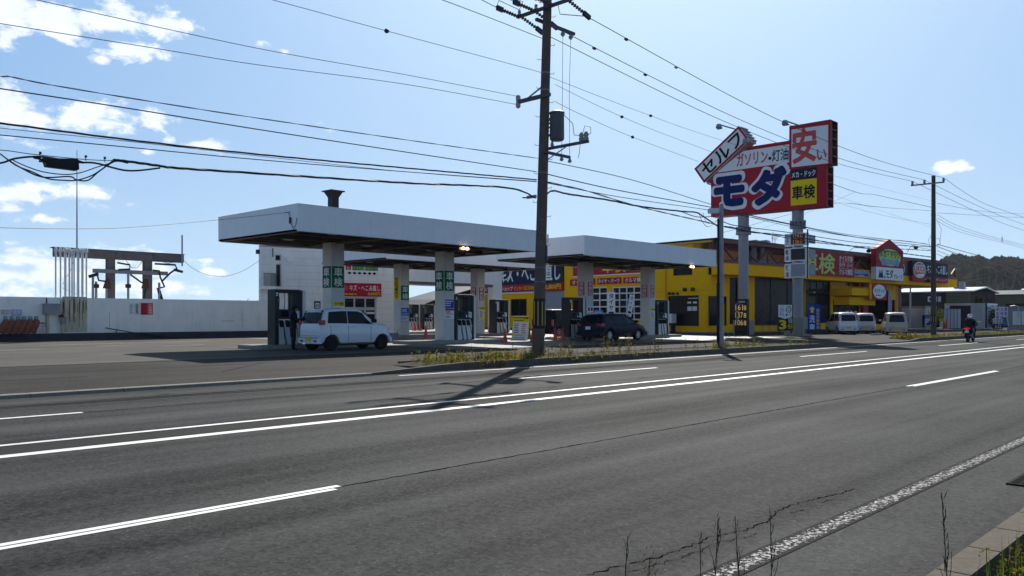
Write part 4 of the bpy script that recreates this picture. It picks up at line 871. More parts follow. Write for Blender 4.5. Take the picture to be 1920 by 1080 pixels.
# long thin wires crossing diagonally behind the pole
wire('thin aerial wire passing behind the big pole, topmost on the right', [(430,-18,24),(512,0,24),(725,58,24),(1015,136,24),(1040,148,24),(1220,217,26),(1350,262,28),(1600,340,34),(1752,378,40)], .010)
wire('second thin aerial wire passing behind the big pole', [(700,-46,24),(830,0,24),(1015,70,24),(1040,158,26),(1166,219,26),(1300,272,28),(1500,345,34),(1752,428,40)][3:], .010)
wire('thin aerial wire meeting the big pole below its cross arms', [(760,-24,19.3),(830,0,19.3),(920,34,19.3),(1019,73,19.3)], .011)
wire('third thin aerial wire passing toward the pylon sign', [(1040,190,24),(1090,215,24),(1186,257,26),(1310,303,28)], .010)
for px, py, Y, lab in ((725,58,24,'left of the big pole'),(1220,217,26,'highest of the three right of the big pole'),(1166,219,26,'middle of the three right of the big pole'),(1186,257,26,'lowest of the three right of the big pole')):
    p = hY(px, py, Y); mb = MB(); mb.lathe(p-XX*.09, [(.0,0),(.07,.03),(.09,.09),(.07,.15),(.0,.18)], 10, 0, XX); o = mb.build('wire_marker', M['cable'], smooth=True); tag(o, 'small dark ball on a thin wire, '+lab, 'wire marker')
# low voltage and telephone, right of the big pole
wire('upper plain wire right of the big pole', [(1022,301),(1180,336),(1326,381),(1400,402),(1580,438),(1738,457)], .014)
wire('thick plain cable right of the big pole under the upper one', [(1020,325),(1150,355),(1330,388),(1352,392),(1480,420),(1600,444),(1746,462)], .018)
wire('crossing twisted cable right of the big pole', [(1020,340),(1100,358),(1200,388),(1330,418),(1352,424),(1420,436),(1560,458),(1746,470)], .018, twist=2)
wire('telephone bundle right of the big pole', [(1018,372),(1035,358),(1066,364),(1140,375),(1200,387),(1276,396),(1303,398),(1316,404),(1345,424)], .022, twist=3)
wire('slack telephone loop by the service pole, larger', [(1276,396),(1300,405),(1316,407),(1345,404)], .018); 
wire('slack telephone loop by the service pole, hanging lowest', [(1310,398),(1316,414),(1326,425),(1338,420),(1348,409)], .012)
wire('slack telephone loop by the service pole, narrow', [(1318,398),(1322,412),(1330,419),(1346,411)], .009)
wire('lower plain wire right of the big pole', [(1020,342),(1160,369),(1330,394),(1440,413),(1580,440),(1746,468)], .013)
wire('thick telephone cable between the service pole and the brown pole', [(1357,425),(1375,427),(1400,434),(1480,443),(1600,462),(1700,476),(1746,482)], .026, twist=2)
wire('upper telephone cable between the service pole and the brown pole', [(1357,416),(1385,424),(1480,436),(1620,456),(1746,463)], .02)
wire('sagging thin cable between the service pole and the brown pole', [(1358,395),(1480,424),(1600,444),(1700,452),(1746,460)], .012)
wire('upper insulated pair joining the brown pole from the sign side', [(1500,322,30),(1604,360,26),(1640,365,24),(1748,389,18.9)], .02)
wire('lower insulated pair joining the brown pole from the sign side', [(1355,436,34),(1394,426,34),(1480,402,32),(1562,382,28),(1590,381,26),(1646,388,24),(1748,395,18.9)], .018)
wire('thin guy wire crossing behind the sign pillars', [(1330,462,52),(1400,437,50),(1480,412,48),(1604,360,26)], .012)
wire('hair thin wire joining the brown pole at mid height', [(1530,368,30),(1640,400,24),(1748,421,18.9)], .009)
for i, (ya, yb, yc) in enumerate(((335,372,407),(345,385,415),(357,396,419))):
    wire('high voltage wire right of the brown pole, %s' % ('highest','middle','lowest')[i], [rtop[2-i], (1840,ya+44,18.6+0*i),(1920,yb+36,18.6),(2050,yc+50,18.6)], .014)
wire('flat wire pair right of the brown pole, upper', [(1757,381,18.6),(1840,396,19),(1920,401,20),(2000,402,20)], .012)
wire('flat wire pair right of the brown pole, lower', [(1757,399,18.6),(1840,404,19),(1920,408,20),(2000,409,20)], .012)
for i in range(3): wire('parallel wire of the spaced triple, %s' % ('top','centre','bottom')[i], [(1758,403+i*6,18.6),(1800,425+i*5,18.6),(1880,449+i*3,18.6),(1960,467+i*3,18.6),(2100,490,18.6)], .011)
for i, (a_, b_, c_, d_) in enumerate(((458,478,500,520),(462,489,512,540),(470,497,522,548),(476,512,540,560))):
    wire('low wire falling away right of the brown pole, %s' % ('first from the top','second','third','lowest')[i], [(1757,a_,18.6),(1830,b_,18.6),(1900,c_,18.6),(1990,d_,18.6)], .022 if i < 2 else .014)
b = hY(1754.5, 462, 18.55)
mb = MB(); p = hY(1810, 487, 40); q = hY(1879, 449, 18.6); mb.box(q.x-.03, q.x+.03, q.y-.03, q.y+.03, q.z-.2, q.z+.25); o = mb.build('wire_spacer', M['cable']); tag(o, 'upright spacer on the triple wires at the right', 'wire spacer')
p1_ = hY(1888,513.5,60); mb = MB(); mb.cbox(Pl(p1_, -FW), -.25, .25, -.16, .16, -.15, .15, .05); o = mb.build('splice_closure', M['black'], smooth=False); tag(o, 'black splice box hanging in front of the hill', 'splice closure')
wire('pale cable across the dark hill, upper', [(1772,527,55),(1810,521,58),(1888,505,60),(1960,488,62)], .03); wire('pale cable across the dark hill, lower', [(1772,531,55),(1830,524,58),(1888,513,60),(1960,495,62)], .025)
for o in list(bpy.data.objects)[-2:]: o.data.materials[0] = M['frame']
# ------------------------------------------------------------------ yellow service building
BO = CP + ray(1333, HY)*64.0; BO = Vector((BO.x, BO.y, 0))
BA = rad(-6.2); FN = Vector((math.sin(BA), -math.cos(BA), 0)); WN = Vector((-math.cos(BA), -math.sin(BA), 0))
FP = Pl(BO, FN); WP = Pl(BO, WN)
GB = 0.42
def fu(px, P=FP): return P.uv(px, HY)[0]
def fv(px, py, P=FP): return P.uv(px, py)[1]
YB = thing('service_garage', 'long yellow car service building with maroon roof truss, right of the canopies', 'building', (BO.x, BO.y, GB), BA)
def R4(px0, px1, yt, yb, P=FP):        # rectangle on a facade: x from..to, y of top and bottom at its left edge
    return fu(px0, P), fu(px1, P), fv(px0, yb, P), fv(px0, yt, P)
ZT = fv(1333, 451); ZF0 = fv(1333, 466.5); ZC = fv(1340, 494.5); ZS = fv(1335, 515.5)
UE = fu(1771); UW = fu(1684)
# body: west part of the front wall, back walls
def wallrect(name, P, u0, u1, v0, v1, holes, m, n0=-0.25, n1=0.0, par=None):
    """wall with rectangular openings: strips between the openings"""
    us = sorted({u0, u1, *[h[0] for h in holes], *[h[1] for h in holes]}); us = [u for u in us if u0 <= u <= u1]
    mb = MB()
    for a, b in zip(us, us[1:]):
        cuts = sorted([(h[2], h[3]) for h in holes if h[0] < (a+b)/2 < h[1]]); v = v0
        for c, d in cuts:
            if c > v+1e-4: mb.pbox(P, a, b, v, c, n0, n1)
            v = max(v, d)
        if v < v1: mb.pbox(P, a, b, v, v1, n0, n1)
    return mb.build(name, m, par or YB)
def window(P, r, n=-0.18, nx=1, ny=1, fw=.06, par=None, gm=None, fm=None, name='window', depth=.08):
    u0, u1, v0, v1 = r; mb = MB(); fm = fm or M['black']
    mb.pbox(P, u0, u0+fw, v0, v1, n, n+depth); mb.pbox(P, u1-fw, u1, v0, v1, n, n+depth); mb.pbox(P, u0+fw, u1-fw, v0, v0+fw, n, n+depth); mb.pbox(P, u0+fw, u1-fw, v1-fw, v1, n, n+depth)
    for i in range(1, nx): u = u0+(u1-u0)*i/nx; mb.pbox(P, u-fw/2, u+fw/2, v0+fw, v1-fw, n, n+depth-.01)
    for j in range(1, ny):
        v = v0+(v1-v0)*j/ny
        for i in range(nx): mb.pbox(P, u0+(u1-u0)*i/nx+(fw if i == 0 else fw/2), u0+(u1-u0)*(i+1)/nx-(fw if i == nx-1 else fw/2), v-fw/2, v+fw/2, n, n+depth-.02)
    f = mb.build(name, fm, par or YB)
    g = MB(); g.quad(P, u0+fw*.5, u1-fw*.5, v0+fw*.5, v1-fw*.5, n+.02); g.build('pane', gm or M['glass'], f); return f
UB = fu(903, WP)   # back end of the west wall
# -- west wall
w_up = R4(1262, 1298, 503, 517, WP); w_big = R4(1252, 1310.5, 555, 611, WP); w_g1 = R4(1147, 1201.5, 538, 600, WP); w_g2 = R4(1108, 1138.5, 538.5, 600, WP); w_g0 = R4(1085, 1101, 540, 602, WP)
w_win = R4(957, 987.5, 561, 592, WP); w_sh = R4(1004, 1058.5, 546, 606, WP)
wallrect('west_wall', WP, UB, -.26, GB, ZT-.02, [w_up, w_big, w_g1, w_g2, w_g0, w_win, w_sh], M['yellow'])
window(WP, w_up, nx=2); window(WP, w_big, nx=1, ny=1); window(WP, w_win, nx=2, fw=.1)
for r, nx, ny in ((w_g1, 4, 5), (w_g2, 2, 5), (w_g0, 1, 5)): window(WP, r, n=-.15, nx=nx, ny=ny, fw=.11, fm=M['white'], name='garage_door', gm=M['glass'])
mb = MB(); u0, u1, v0, v1 = w_sh; mb.pbox(WP, u0, (u0+u1)/2-.01, 2.2, v1, -.2, -.12); mb.pbox(WP, (u0+u1)/2+.01, u1, 2.2, v1, -.2, -.12); mb.build('shutter', M['gpaint'], YB)
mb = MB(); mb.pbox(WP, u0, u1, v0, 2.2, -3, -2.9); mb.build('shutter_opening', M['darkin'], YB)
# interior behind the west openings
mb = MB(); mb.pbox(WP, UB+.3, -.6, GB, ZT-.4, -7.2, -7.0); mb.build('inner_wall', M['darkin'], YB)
for k, (a, b) in enumerate(((.74,.98),)):  # pale quads on the corner pane paint lit windows and a tube light
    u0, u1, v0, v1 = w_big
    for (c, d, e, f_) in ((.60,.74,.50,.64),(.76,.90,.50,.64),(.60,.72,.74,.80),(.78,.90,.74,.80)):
        mb = MB(); mb.quad(WP, u0+(u1-u0)*c, u0+(u1-u0)*d, v0+(v1-v0)*e, v0+(v1-v0)*f_, -.150); mb.build('painted_window_light', M['frame'], YB)
    mb = MB(); mb.quad(WP, u0+(u1-u0)*.62, u0+(u1-u0)*.97, v1-.25, v1-.20, -.150); mb.build('painted_tube_light', M['frame'], YB)
mb = MB(); mb.pbox(WP, UB, -.26, GB-.35, GB, -.24, .04); mb.build('plinth', M['concrete'], YB)
mb = MB()
for px, py, r in ((1256,550.5,.11),(1263,550.5,.11),(1271,550.5,.11),(1285,543,.16),(1300,542.5,.16)):
    u, v = WP.uv(px, py); Pq = WP; mb.disc(WP, u, v, r, r, 0, .16, 0, 16)
mb.build('vent_hoods', M['black'], YB)
mb = MB(); u = fu(1249, WP); mb.tube([WP.p(u, GB, .06), WP.p(u, fv(1249, 500, WP), .06)], .05, 0, 8); mb.build('downpipe', M['yellow2'], YB)
mb = MB(); v = fv(1252, 547, WP); mb.pbox(WP, fu(1232, WP), 0, v, v+.03, 0, .012); mb.build('wall_joint', M['orange'], YB)
# signs on the west wall
r = R4(936, 1058, 479, 530.5, WP)
sign_on(WP, fu(903,WP), r[1], fv(1058,529.3,WP), fv(1058,484,WP), M['dnavy'], [('キズ・へこみ直し', .26,.97,.10,.86, WH, .035)], YB, 'wall_sign', t=.15)
sign_on(WP, fu(903,WP), r[1], fv(1058,544.6,WP), fv(1058,529.3,WP)-.005, M['red'], [('クルマのボディショップ', .02,.42,.2,.8, WH, .03),('ピッカーズにおまかせ！', .44,.73,.22,.78, YT, .03),('8,800円', .80,.975,.15,.85, YT, .04)], YB, 'wall_sign', t=.15)
mb = MB(); mb.pbox(WP, fu(903,WP), fu(1003,WP), fv(1003,549.5,WP), fv(1003,546,WP), 0, .12); mb.build('white_trim', M['white'], YB)
mb = MB(); P_c = WP; u, v = fu(934,WP), fv(1058,505,WP); mb.ring(WP, u+1.2, v, .9, .75, .12, .165); mb.build('logo_ring', M['pwhite'], YB)
r = R4(1076, 1222, 484, 520, WP)
sign_on(WP, *r, M['red'], [('rect',0,1,0,.05,M['pwhite']),('メカ・ドック', .03,.36,.55,.92, M['navy'], .04),('車検', .40,.70,.12,.92, YT, .04),('rect',.03,.36,.5,.95,M['pwhite'])], YB, 'wall_sign', t=.12)
sign_on(WP, *R4(1070, 1116, 524, 536, WP), M['red'], [('オイル交換', .1,.9,.15,.85, WH, .03)], YB, 'wall_sign', t=.1)
sign_on(WP, *R4(1121.5, 1165, 522, 533.5, WP), M['red'], [('タイヤ・パーツ', .04,.96,.15,.85, WH, .03)], YB, 'wall_sign', t=.1)
sign_on(WP, *R4(1170, 1213, 520.5, 531.5, WP), M['red'], [('クルマ買取', .08,.95,.12,.88, WH, .03)], YB, 'wall_sign', t=.1)
# -- front wall (openings measured on the photo)
f_w1 = R4(1332, 1341, 501.5, 515, FP); f_w2 = R4(1332.5, 1363.5, 555, 611, FP); f_g1 = R4(1368, 1385, 520, 608, FP); f_g2 = R4(1415, 1509, 518, 610.5, FP); f_g3 = R4(1510, 1558, 522, 606, FP)
f_d1 = R4(1562, 1612, 562, 606, FP); f_t1 = R4(1586,1612,526,536,FP); f_op = R4(1624, 1669, 543, 608, FP); f_w3 = R4(1671.5, 1679, 562, 588, FP)
UF = fu(1684)
fw = wallrect('front_wall', FP, 0.0, UF, GB, ZC, [f_w2, f_g1, f_g2, f_g3, f_d1, f_t1, f_op, f_w3, (f_w1[0], f_w1[1], f_w1[2], f_w1[3])], M['yellow'])
window(FP, f_w2, nx=2); window(FP, f_w1); window(FP, f_g1, nx=1); window(FP, f_g2, nx=3, ny=1, fw=.08); window(FP, f_t1, nx=3); window(FP, f_w3)
u0, u1, v0, v1 = f_g3; window(FP, (u0, u1, v1-1.15, v1), nx=4, fw=.09, gm=M['glass']); window(FP, (u0, u1, v0, v1-1.2), nx=2, fw=.09)
window(FP, f_d1, nx=4, fw=.08)
mb = MB()
for a, b in ((.5,.62),(.66,.75),(.82,.92)): 
    u0, u1, v0, v1 = f_d1; mb.quad(FP, u0+(u1-u0)*a, u0+(u1-u0)*b, v0+(v1-v0)*.02+.5, v0+(v1-v0)*.3+.5, -.085)
mb.build('window_notice', M['pwhite'], YB)
u0, u1, v0, v1 = f_g2
mb = MB(); mb.pbox(FP, u0+.5, u0+4.6, 3.15, 3.22, -1.0, -.9); mb.pbox(FP, u0+.7, u0+3.6, 2.0, 2.04, -1.0, -.9); mb.pbox(FP, u0+7.2, u0+8.6, 3.1, 4.6, -1.5, -1.45); mb.build('inner_rails', M['frame'], YB)
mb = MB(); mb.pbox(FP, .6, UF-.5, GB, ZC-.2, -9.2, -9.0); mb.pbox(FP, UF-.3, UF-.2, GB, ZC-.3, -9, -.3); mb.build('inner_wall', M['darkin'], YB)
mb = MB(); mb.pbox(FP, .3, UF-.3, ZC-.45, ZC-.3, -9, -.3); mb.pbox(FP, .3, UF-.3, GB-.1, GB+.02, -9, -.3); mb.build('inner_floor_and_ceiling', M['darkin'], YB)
u0, u1, v0, v1 = f_op
mb = MB(); mb.pbox(FP, u0+.6, u0+2.1, v0, v1-1.6, -2.4, -2.3); mb.build('wooden_door', M['wood'], YB)
mb = MB(); mb.pbox(FP, u0, u0+.5, v0, v1, -2.4, -.26); mb.pbox(FP, u0+2.3, u1, v0, v1-1.6, -2.5, -2.42); mb.pbox(FP, u0+.5, u1, v1-1.5, v1, -2.5, -2.4); mb.build('entrance_recess', M['dgrey'], YB)
mb = MB(); mb.pbox(FP, 0, UF+.05, GB-.4, GB, -.24, .05); mb.build('plinth', M['concrete'], YB)
mb = MB()
for px in (1415+i*14 for i in range(7)): mb.pbox(FP, fu(px)-.02, fu(px)+.02, GB+.02, f_g2[2]-.02, 0, .012)
mb.build('panel_seam', M['maroon'], YB)
# ochre and orange wall fields, red pillar
mb = MB(); mb.pbox(FP, *R4(1560, 1585, 523.5, 541), 0.0, .03); mb.pbox(FP, *R4(1623, 1669.5, 528, 543), 0.0, .25); mb.build('ochre_panel', M['yellow2'], YB)
mb = MB(); mb.pbox(FP, *R4(1613, 1622.5, 527, 603), 0.0, .3); mb.build('red_pillar', M['red'], YB)
mb = MB(); mb.pbox(FP, fu(1680), UF, GB, fv(1680,535), 0.0, .03); mb.pbox(FP, fu(1670), fu(1671.3), GB, fv(1670,528), 0.0, .03); mb.build('orange_edge', M['orange'], YB)
sign_on(FP, *R4(1665.5, 1669.8, 543, 589), M['pwhite'], [('rect',.15,.85,.02,.98,M['blue']),('lines',.25,.75,.05,.95,WH,12)], YB, 'vertical_banner', t=.06)
# entrance porch canopy
r = R4(1560, 1593, 541, 556.5); a = r[1]
mb = MB(); mb.pbox(FP, r[0]-.2, a, r[2]+.1, r[3], 0.01, 2.0); mb.pbox(FP, r[0]+.3, a+2.0, r[2]-.75, r[2]-.02, .01, 1.5); mb.pbox(FP, a+.2, fu(1612)+.2, r[2]-.1, r[3]+.2, .01, 1.2); mb.build('porch', M['yellow'], YB)
PP = FP.off(2.0); 
sign_on(PP, a+.05, a+3.0, r[2]-.25, r[3]+.55, M['red'], [('rect',-.14,-.02,0,1,M['yellow']),('disc',.5,.5,.42,.42,M['pwhite']),('メカドック',.16,.84,.42,.68,INK,.03),('lines',.25,.75,.2,.34,M['blue'],1)], YB, 'round_sign_board', t=.12)
# yellow band, maroon chords, truss
OH = 1.3
mb = MB(); mb.pbox(FP, 0, UE, ZS, ZC, 0.05, OH); mb.build('yellow_band', M['yellow'], YB)
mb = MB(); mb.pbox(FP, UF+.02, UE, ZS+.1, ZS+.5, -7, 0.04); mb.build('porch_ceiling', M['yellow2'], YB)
mb = MB(); mb.pbox(FP, -.15, UE, ZC+.01, ZC+.22, .9, OH+.05); mb.pbox(FP, -.15, UE, ZT-.28, ZT, .9, OH+.05)
mb.prism(Pl(FP.p(0,0,0), -FP.U), [(-OH-.4, ZF0), (-OH-.4, ZT), (.2, ZT+.12), (.2, ZF0)], -UE, .0)
n = 14
for i in range(n+1):
    u = UE*i/n; mb.beam(FP.p(u, ZC+.2, 1.1), FP.p(u, ZF0, 1.1), .10, .10)
    if i < n:
        u2 = UE*(i+1)/n; um = (u+u2)/2; mb.beam(FP.p(u+.1, ZF0+.02, 1.1), FP.p(um, ZC+.2, 1.1), .12, .12); mb.beam(FP.p(um, ZC+.2, 1.12), FP.p(u2-.1, ZF0+.02, 1.12), .12, .12)
mb.build('roof_truss', M['maroon'], YB)
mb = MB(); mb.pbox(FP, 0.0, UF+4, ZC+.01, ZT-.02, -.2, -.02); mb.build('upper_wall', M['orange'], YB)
mb = MB(); mb.hexa([FP.p(-.3,ZT+.1,.88),FP.p(UE,ZT+.1,.88),FP.p(UE,ZT-.6,-22),FP.p(-.3,ZT+.1,-22),FP.p(-.3,ZT+.16,.88),FP.p(UE,ZT+.16,.88),FP.p(UE,ZT-.5,-22),FP.p(-.3,ZT+.16,-22)]); mb.build('roof', M['dgrey'], YB)
mb = MB(); mb.pbox(WP, -9, 0.2, ZT-.14, ZT+.02, .0, .25); mb.build('eave_trim', M['yellow2'], YB)
# pillars of the open bay and its end
mb = MB(); mb.pbox(FP, fu(1694.5), fu(1699.5), GB-.3, ZS+.1, -1.0, -.5); mb.pbox(FP, UE-.9, UE-.5, GB-.3, ZS+.1, -7, -6.6); mb.build('maroon_post', M['maroon'], YB)
# front signs
PS_ = FP.off(OH+.06)
def s4(px0, px1, yt, yb): return R4(px0, px1, yt, yb, PS_)
sign_on(PS_, *s4(1500, 1598.5, 468, 514), M['red'], [('車検', .0,.62,.06,.94, M['lime'], .035),('オイル交換', .70,.97,.68,.92, WH, .03),('タイヤ・パーツ', .70,.97,.38,.62, WH, .03),('クルマ買取', .70,.97,.08,.32, WH, .03),('rect',.69,.98,.645,.655,WH),('rect',.69,.98,.345,.355,WH)], YB, 'front_sign', t=.14)
sign_on(PS_, *s4(1600, 1628, 504.5, 519), M['blue'], [('北海道運輸局指定民間車検工場', .04,.96,.42,.8, WH, .0),('lines',.3,.7,.15,.32,WH,1)], YB, 'front_sign', border=(M['yellow2'], .12), t=.1)
u0, u1, v0, v1 = s4(1633, 1684, 466, 500); vt = fv(1658, 449, PS_); um = fu(1658, PS_)
hs = MB(); hs.prism(PS_, [(u0,v0),(u1,v0),(u1,v1),(um,vt),(u0,v1)], 0, .5, 0)
hs.disc(PS_, (u0+u1)/2, (v0+v1)/2+.1, (u1-u0)*.40, (v1-v0)*.48, .5, .515, 1); hs.text(PS_, 'メカ・ドック', u0+(u1-u0)*.12, u0+(u1-u0)*.86, v0+(v1-v0)*.52, v0+(v1-v0)*.95, .53, 2, .04)
cxs = (u0+u1)/2; cy_ = v0+(v1-v0)*.30; hs.pbox(PS_, cxs-1.3, cxs+1.3, cy_-.22, cy_+.22, .515, .53, 3); hs.disc(PS_, cxs-1.45, cy_, .38, .38, .515, .53, 3); hs.disc(PS_, cxs+1.45, cy_, .38, .38, .515, .53, 3)
hs.text(PS_, '車検・整備', cxs-1.1, cxs+1.1, cy_-.15, cy_+.15, .54, 1, .01); hs.build('house_shaped_sign', [M['red'], M['lime'], M['ink'], M['lblue']], YB)
bpy.data.objects[YB.name].children[-1]
sign_on(PS_, u0, u1, fv(1633, 524, PS_), v0-.02, M['pwhite'], [('poly',[(.08,.15),(.13,.85),(.17,.45),(.21,.9),(.26,.15)],M['navy']),('poly',[(.28,.15),(.31,.4),(.34,.15)],M['navy']),('モダ', .34,.62,.12,.88, M['ink'], .04),('グループ', .64,.96,.12,.5, M['ink'], .03)], YB, 'front_sign', t=.5)
mb = MB(); mb.pbox(PS_, fu(1684.5,PS_), fu(1705,PS_), fv(1684.5,510.5,PS_), fv(1684.5,485,PS_), -.3, 0); mb.build('maroon_panel', M['maroon'], YB)
mb = MB(); u, v = PS_.uv(1689.5, 503.5); mb.ring(PS_, u-.3, v, .28, .42, .09, .02); mb.ring(PS_, u+.5, v, .28, .42, .09, .02); mb.pbox(PS_, u-.1, u+.2, v-.42, v-.32, .01, .03); mb.build('white_emblem', M['pwhite'], YB)
r = s4(1705, 1771.5, 488.5, 527); hh_ = r[3]-r[2]
sign_on(PS_, r[0], r[1], r[2]+hh_*.27, r[3], M['dnavy'], [('キズ・へこみ直し', .40,.985,.22,.86, WH, .03)], YB, 'front_sign', t=.3)
sign_on(PS_, r[0], r[1], r[2], r[2]+hh_*.27-.01, M['red'], [('クルマのボディショップ', .45,.96,.25,.8, WH, .02)], YB, 'front_sign', t=.3)
mb = MB(); cu = r[0]+(r[1]-r[0])*.19; cv = r[2]+hh_*.56; mb.ring(PS_, cu, cv, 1.45, hh_*.40, .1, .33, 1); mb.disc(PS_, cu, cv, 1.3, hh_*.35, .30, .325, 0); mb.text(PS_, 'PICKERS', cu-1.1, cu+1.1, cv-.25, cv+.55, .34, 1, .03); mb.prism(PS_, [(cu-.7,cv-.45),(cu+1.0,cv-.33),(cu+.8,cv-.62),(cu-.4,cv-.7)], .33, .34, 1); mb.build('round_logo', [M['redtext'], M['pwhite']], YB)
# spot lamps on arms over the front signs
for px, pyy, label in ((1605,469,1),(1694,463,2)):
    u, v = PS_.uv(px, pyy); mb = MB(); mb.tube([PS_.p(u-2.2 if label == 1 else u+.6, v-.5, .1), PS_.p(u-1.6 if label == 1 else u+.4, v+.1, .6), PS_.p(u-.1, v+.1, 1.2)], .025, 0, 6); mb.lathe(PS_.p(u, v, 1.2), [(.05,0),(.22,.2),(.2,.26)], 10, 0, (PS_.N*.2-UP*.5-FP.U*.4)); mb.build('sign_lamp', M['dgrey'], YB)
# hooded roof exhausts and small antenna
for px, w in ((1413, 15), (1432, 15)):
    P2 = FP.off(-2.0); u, v = P2.uv(px, 470); mb = MB(); mb.prism(Pl(P2.p(u, v, 0), -P2.U+P2.N*.3), [(-.7,0),(-.7,.3),(-.25,.85),(.4,.88),(.7,.25),(.4,0)], -.5, .5); mb.prism(Pl(P2.p(u,v,1.0), P2.N), [(-.3,.2),(.3,.2),(.22,.6),(-.22,.6)], -.2, .06, 1); mb.pbox(P2, u-.35, u+.35, -2+v, v, -.6, .3); mb.build('roof_exhaust_hood', [M['steel'], M['white']], YB)
for du in (0, 3.2):
    P2 = FP.off(.35); mb = MB(); u, v = P2.uv(1412+du*5, 492); mb.tube([P2.p(u,v-.1,0), P2.p(u,v+1.2,0)], .26, 0, 14); mb.tube([P2.p(u-.5,v,0), P2.p(u+1.3,v,0)], .3, 0, 12); mb.build('duct', M['steel'], YB)
P2 = FP.off(-3); u, v = P2.uv(1453, 463); mb = MB(); mb.tube([P2.p(u, v-1, 0), P2.p(u, v+.7, 0)], .03, 0, 6); mb.tube([P2.p(u-.5, v+.75, 0), P2.p(u+.45, v+.85, 0)], .015, 0, 5)
for k in range(7): mb.tube([P2.p(u-.4+k*.13, v+.55+k*.01, .1), P2.p(u-.4+k*.13, v+.95, -.1)], .008, 0, 4)
mb.tube([P2.p(u-.6, v+1.3, .2), P2.p(u-.85, v+.8, .25), P2.p(u-.75, v+.2, .2)], .03, 0, 6); mb.tube([P2.p(u-.85,v+.75,.2), P2.p(u-.3,v+.75,0)], .02, 0, 5); mb.build('roof_antenna', M['steel'], YB)
# outdoor unit by the wall
u0, u1, v0, v1 = R4(1253, 1270.5, 588.5, 605.5, WP); t = thing('air_conditioner_unit', 'white outdoor air conditioner unit against the yellow wall', 'air conditioner', WP.p((u0+u1)/2, GB, .4))
mb = MB(); mb.pbox(WP, u0, u1, v0, v1, .15, .75); cs = mb.build('casing', M['white'], t, bevel=.02)
mb = MB(); mb.disc(WP, u0+(u1-u0)*.36, (v0+v1)/2, .38, .38, .75, .765, 0); mb.build('fan_grille', M['dgrey'], t)
mb = MB(); 
for k in (.1, .9): mb.pbox(WP, u0+(u1-u0)*k-.04, u0+(u1-u0)*k+.04, GB-.1, v0, .2, .7)
mb.build('stand', M['dgrey'], t)

# ------------------------------------------------------------------ white two storey building at the back left
WA = rad(-16); WO = Vector((26.6, 47, 0)); WB = Pl(WO, (math.sin(WA), -math.cos(WA), 0))
WZ = WB.uv(487, 462)[1]; GW = gz(27, 47)
WT_ = thing('station_office', 'white two storey office building behind the nearest pump and canopy', 'building', (WO.x, WO.y, GW), WA)
def wr(px0, px1, yt, yb): return R4(px0, px1, yt, yb, WB)
UR = fu(752, WB); US = fu(735, WB)
h = [wr(516,527.5,477,489), wr(517,528,494,538), wr(645,706,557,612), wr(648,708,490,517)]
mb = MB()
wallrect('office_wall', WB, 0, UR, GW-.3, WZ, h, M['wallwhite'], par=WT_)
back = math.tan(rad(-28)); mb = MB(); mb.add([WB.p(0,GW-.3,0), WB.p(3.2,GW-.3,-9), WB.p(3.2,WZ,-9), WB.p(0,WZ,0)], [(0,1,2,3)]); mb.add([WB.p(UR,GW-.3,0), WB.p(UR,GW-.3,-9), WB.p(UR,WZ,-9), WB.p(UR,WZ,0)], [(3,2,1,0)]); mb.add([WB.p(3.2,GW-.3,-9), WB.p(UR,GW-.3,-9), WB.p(UR,WZ,-9), WB.p(3.2,WZ,-9)], [(0,1,2,3)])
mb.build('side_walls', M['wallwhite'], WT_)
mb = MB(); mb.hexa([WB.p(-.05,WZ,.05),WB.p(UR+.05,WZ,.05),WB.p(UR+.05,WZ,-9.05),WB.p(3.1,WZ,-9.05),WB.p(-.05,WZ+.08,.05),WB.p(UR+.05,WZ+.08,.05),WB.p(UR+.05,WZ+.08,-9.05),WB.p(3.1,WZ+.08,-9.05)]); mb.build('roof', M['gpaint'], WT_)
mb = MB()
for v in [GW+.4+i*.45 for i in range(12)]:
    if v < WZ-.1:
        for a, b in ((0.1, h[0][0]-.2), (h[0][1]+.2, US)): 
            mb.pbox(WB, a, b, v, v+.008, 0, .004)
mb.build('siding_joint', M['gpaint'], WT_)
window(WB, h[0], fw=.05, fm=M['frame'], par=WT_); window(WB, h[1], fw=.06, fm=M['frame'], par=WT_, name='balcony_door')
u0, u1, v0, v1 = h[2]; window(WB, (u0, u1, v1-.75, v1), nx=3, fw=.09, fm=M['frame'], par=WT_); window(WB, (u0, u1, v0, v1-.78), nx=3, ny=1, fw=.08, fm=M['frame'], par=WT_, name='entrance_door', gm=M['glass'])
mb = MB(); mb.quad(WB, u0+(u1-u0)*.36, u0+(u1-u0)*.62, v1-1.05, v1-.92, -.085); mb.quad(WB, u0+(u1-u0)*.7, u0+(u1-u0)*.95, v1-1.1, v1-.98, -.085); mb.quad(WB, u0+(u1-u0)*.05, u0+(u1-u0)*.28, v1-1.1, v1-.98, -.085); mb.build('door_notice', M['pwhite'], WT_)
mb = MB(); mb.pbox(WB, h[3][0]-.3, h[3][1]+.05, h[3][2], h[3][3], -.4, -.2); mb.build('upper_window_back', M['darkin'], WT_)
u0, u1, v0, v1 = h[3]; w = u1-u0
sign_on(WB, u0, u1, v0, v1, M['pwhite'], [('rect',0,.16,.4,1,M['red']),('5',.03,.12,.42,.62,YT,.02),('rect',.2,.58,.4,1,M['green']),('rect',.6,1,.4,1,M['green']),('中古車販売',.22,.56,.72,.98,WH,.0),('モダ石油',.22,.56,.44,.66,M['lime'],.02),('灯油配達',.62,.98,.72,.98,WH,.0),('1缶から',.62,.98,.44,.66,M['lime'],.0),('◆◆◆◆◆◆',.04,.96,.1,.3,INK,.0)], WT_, 'window_banner', t=.05)
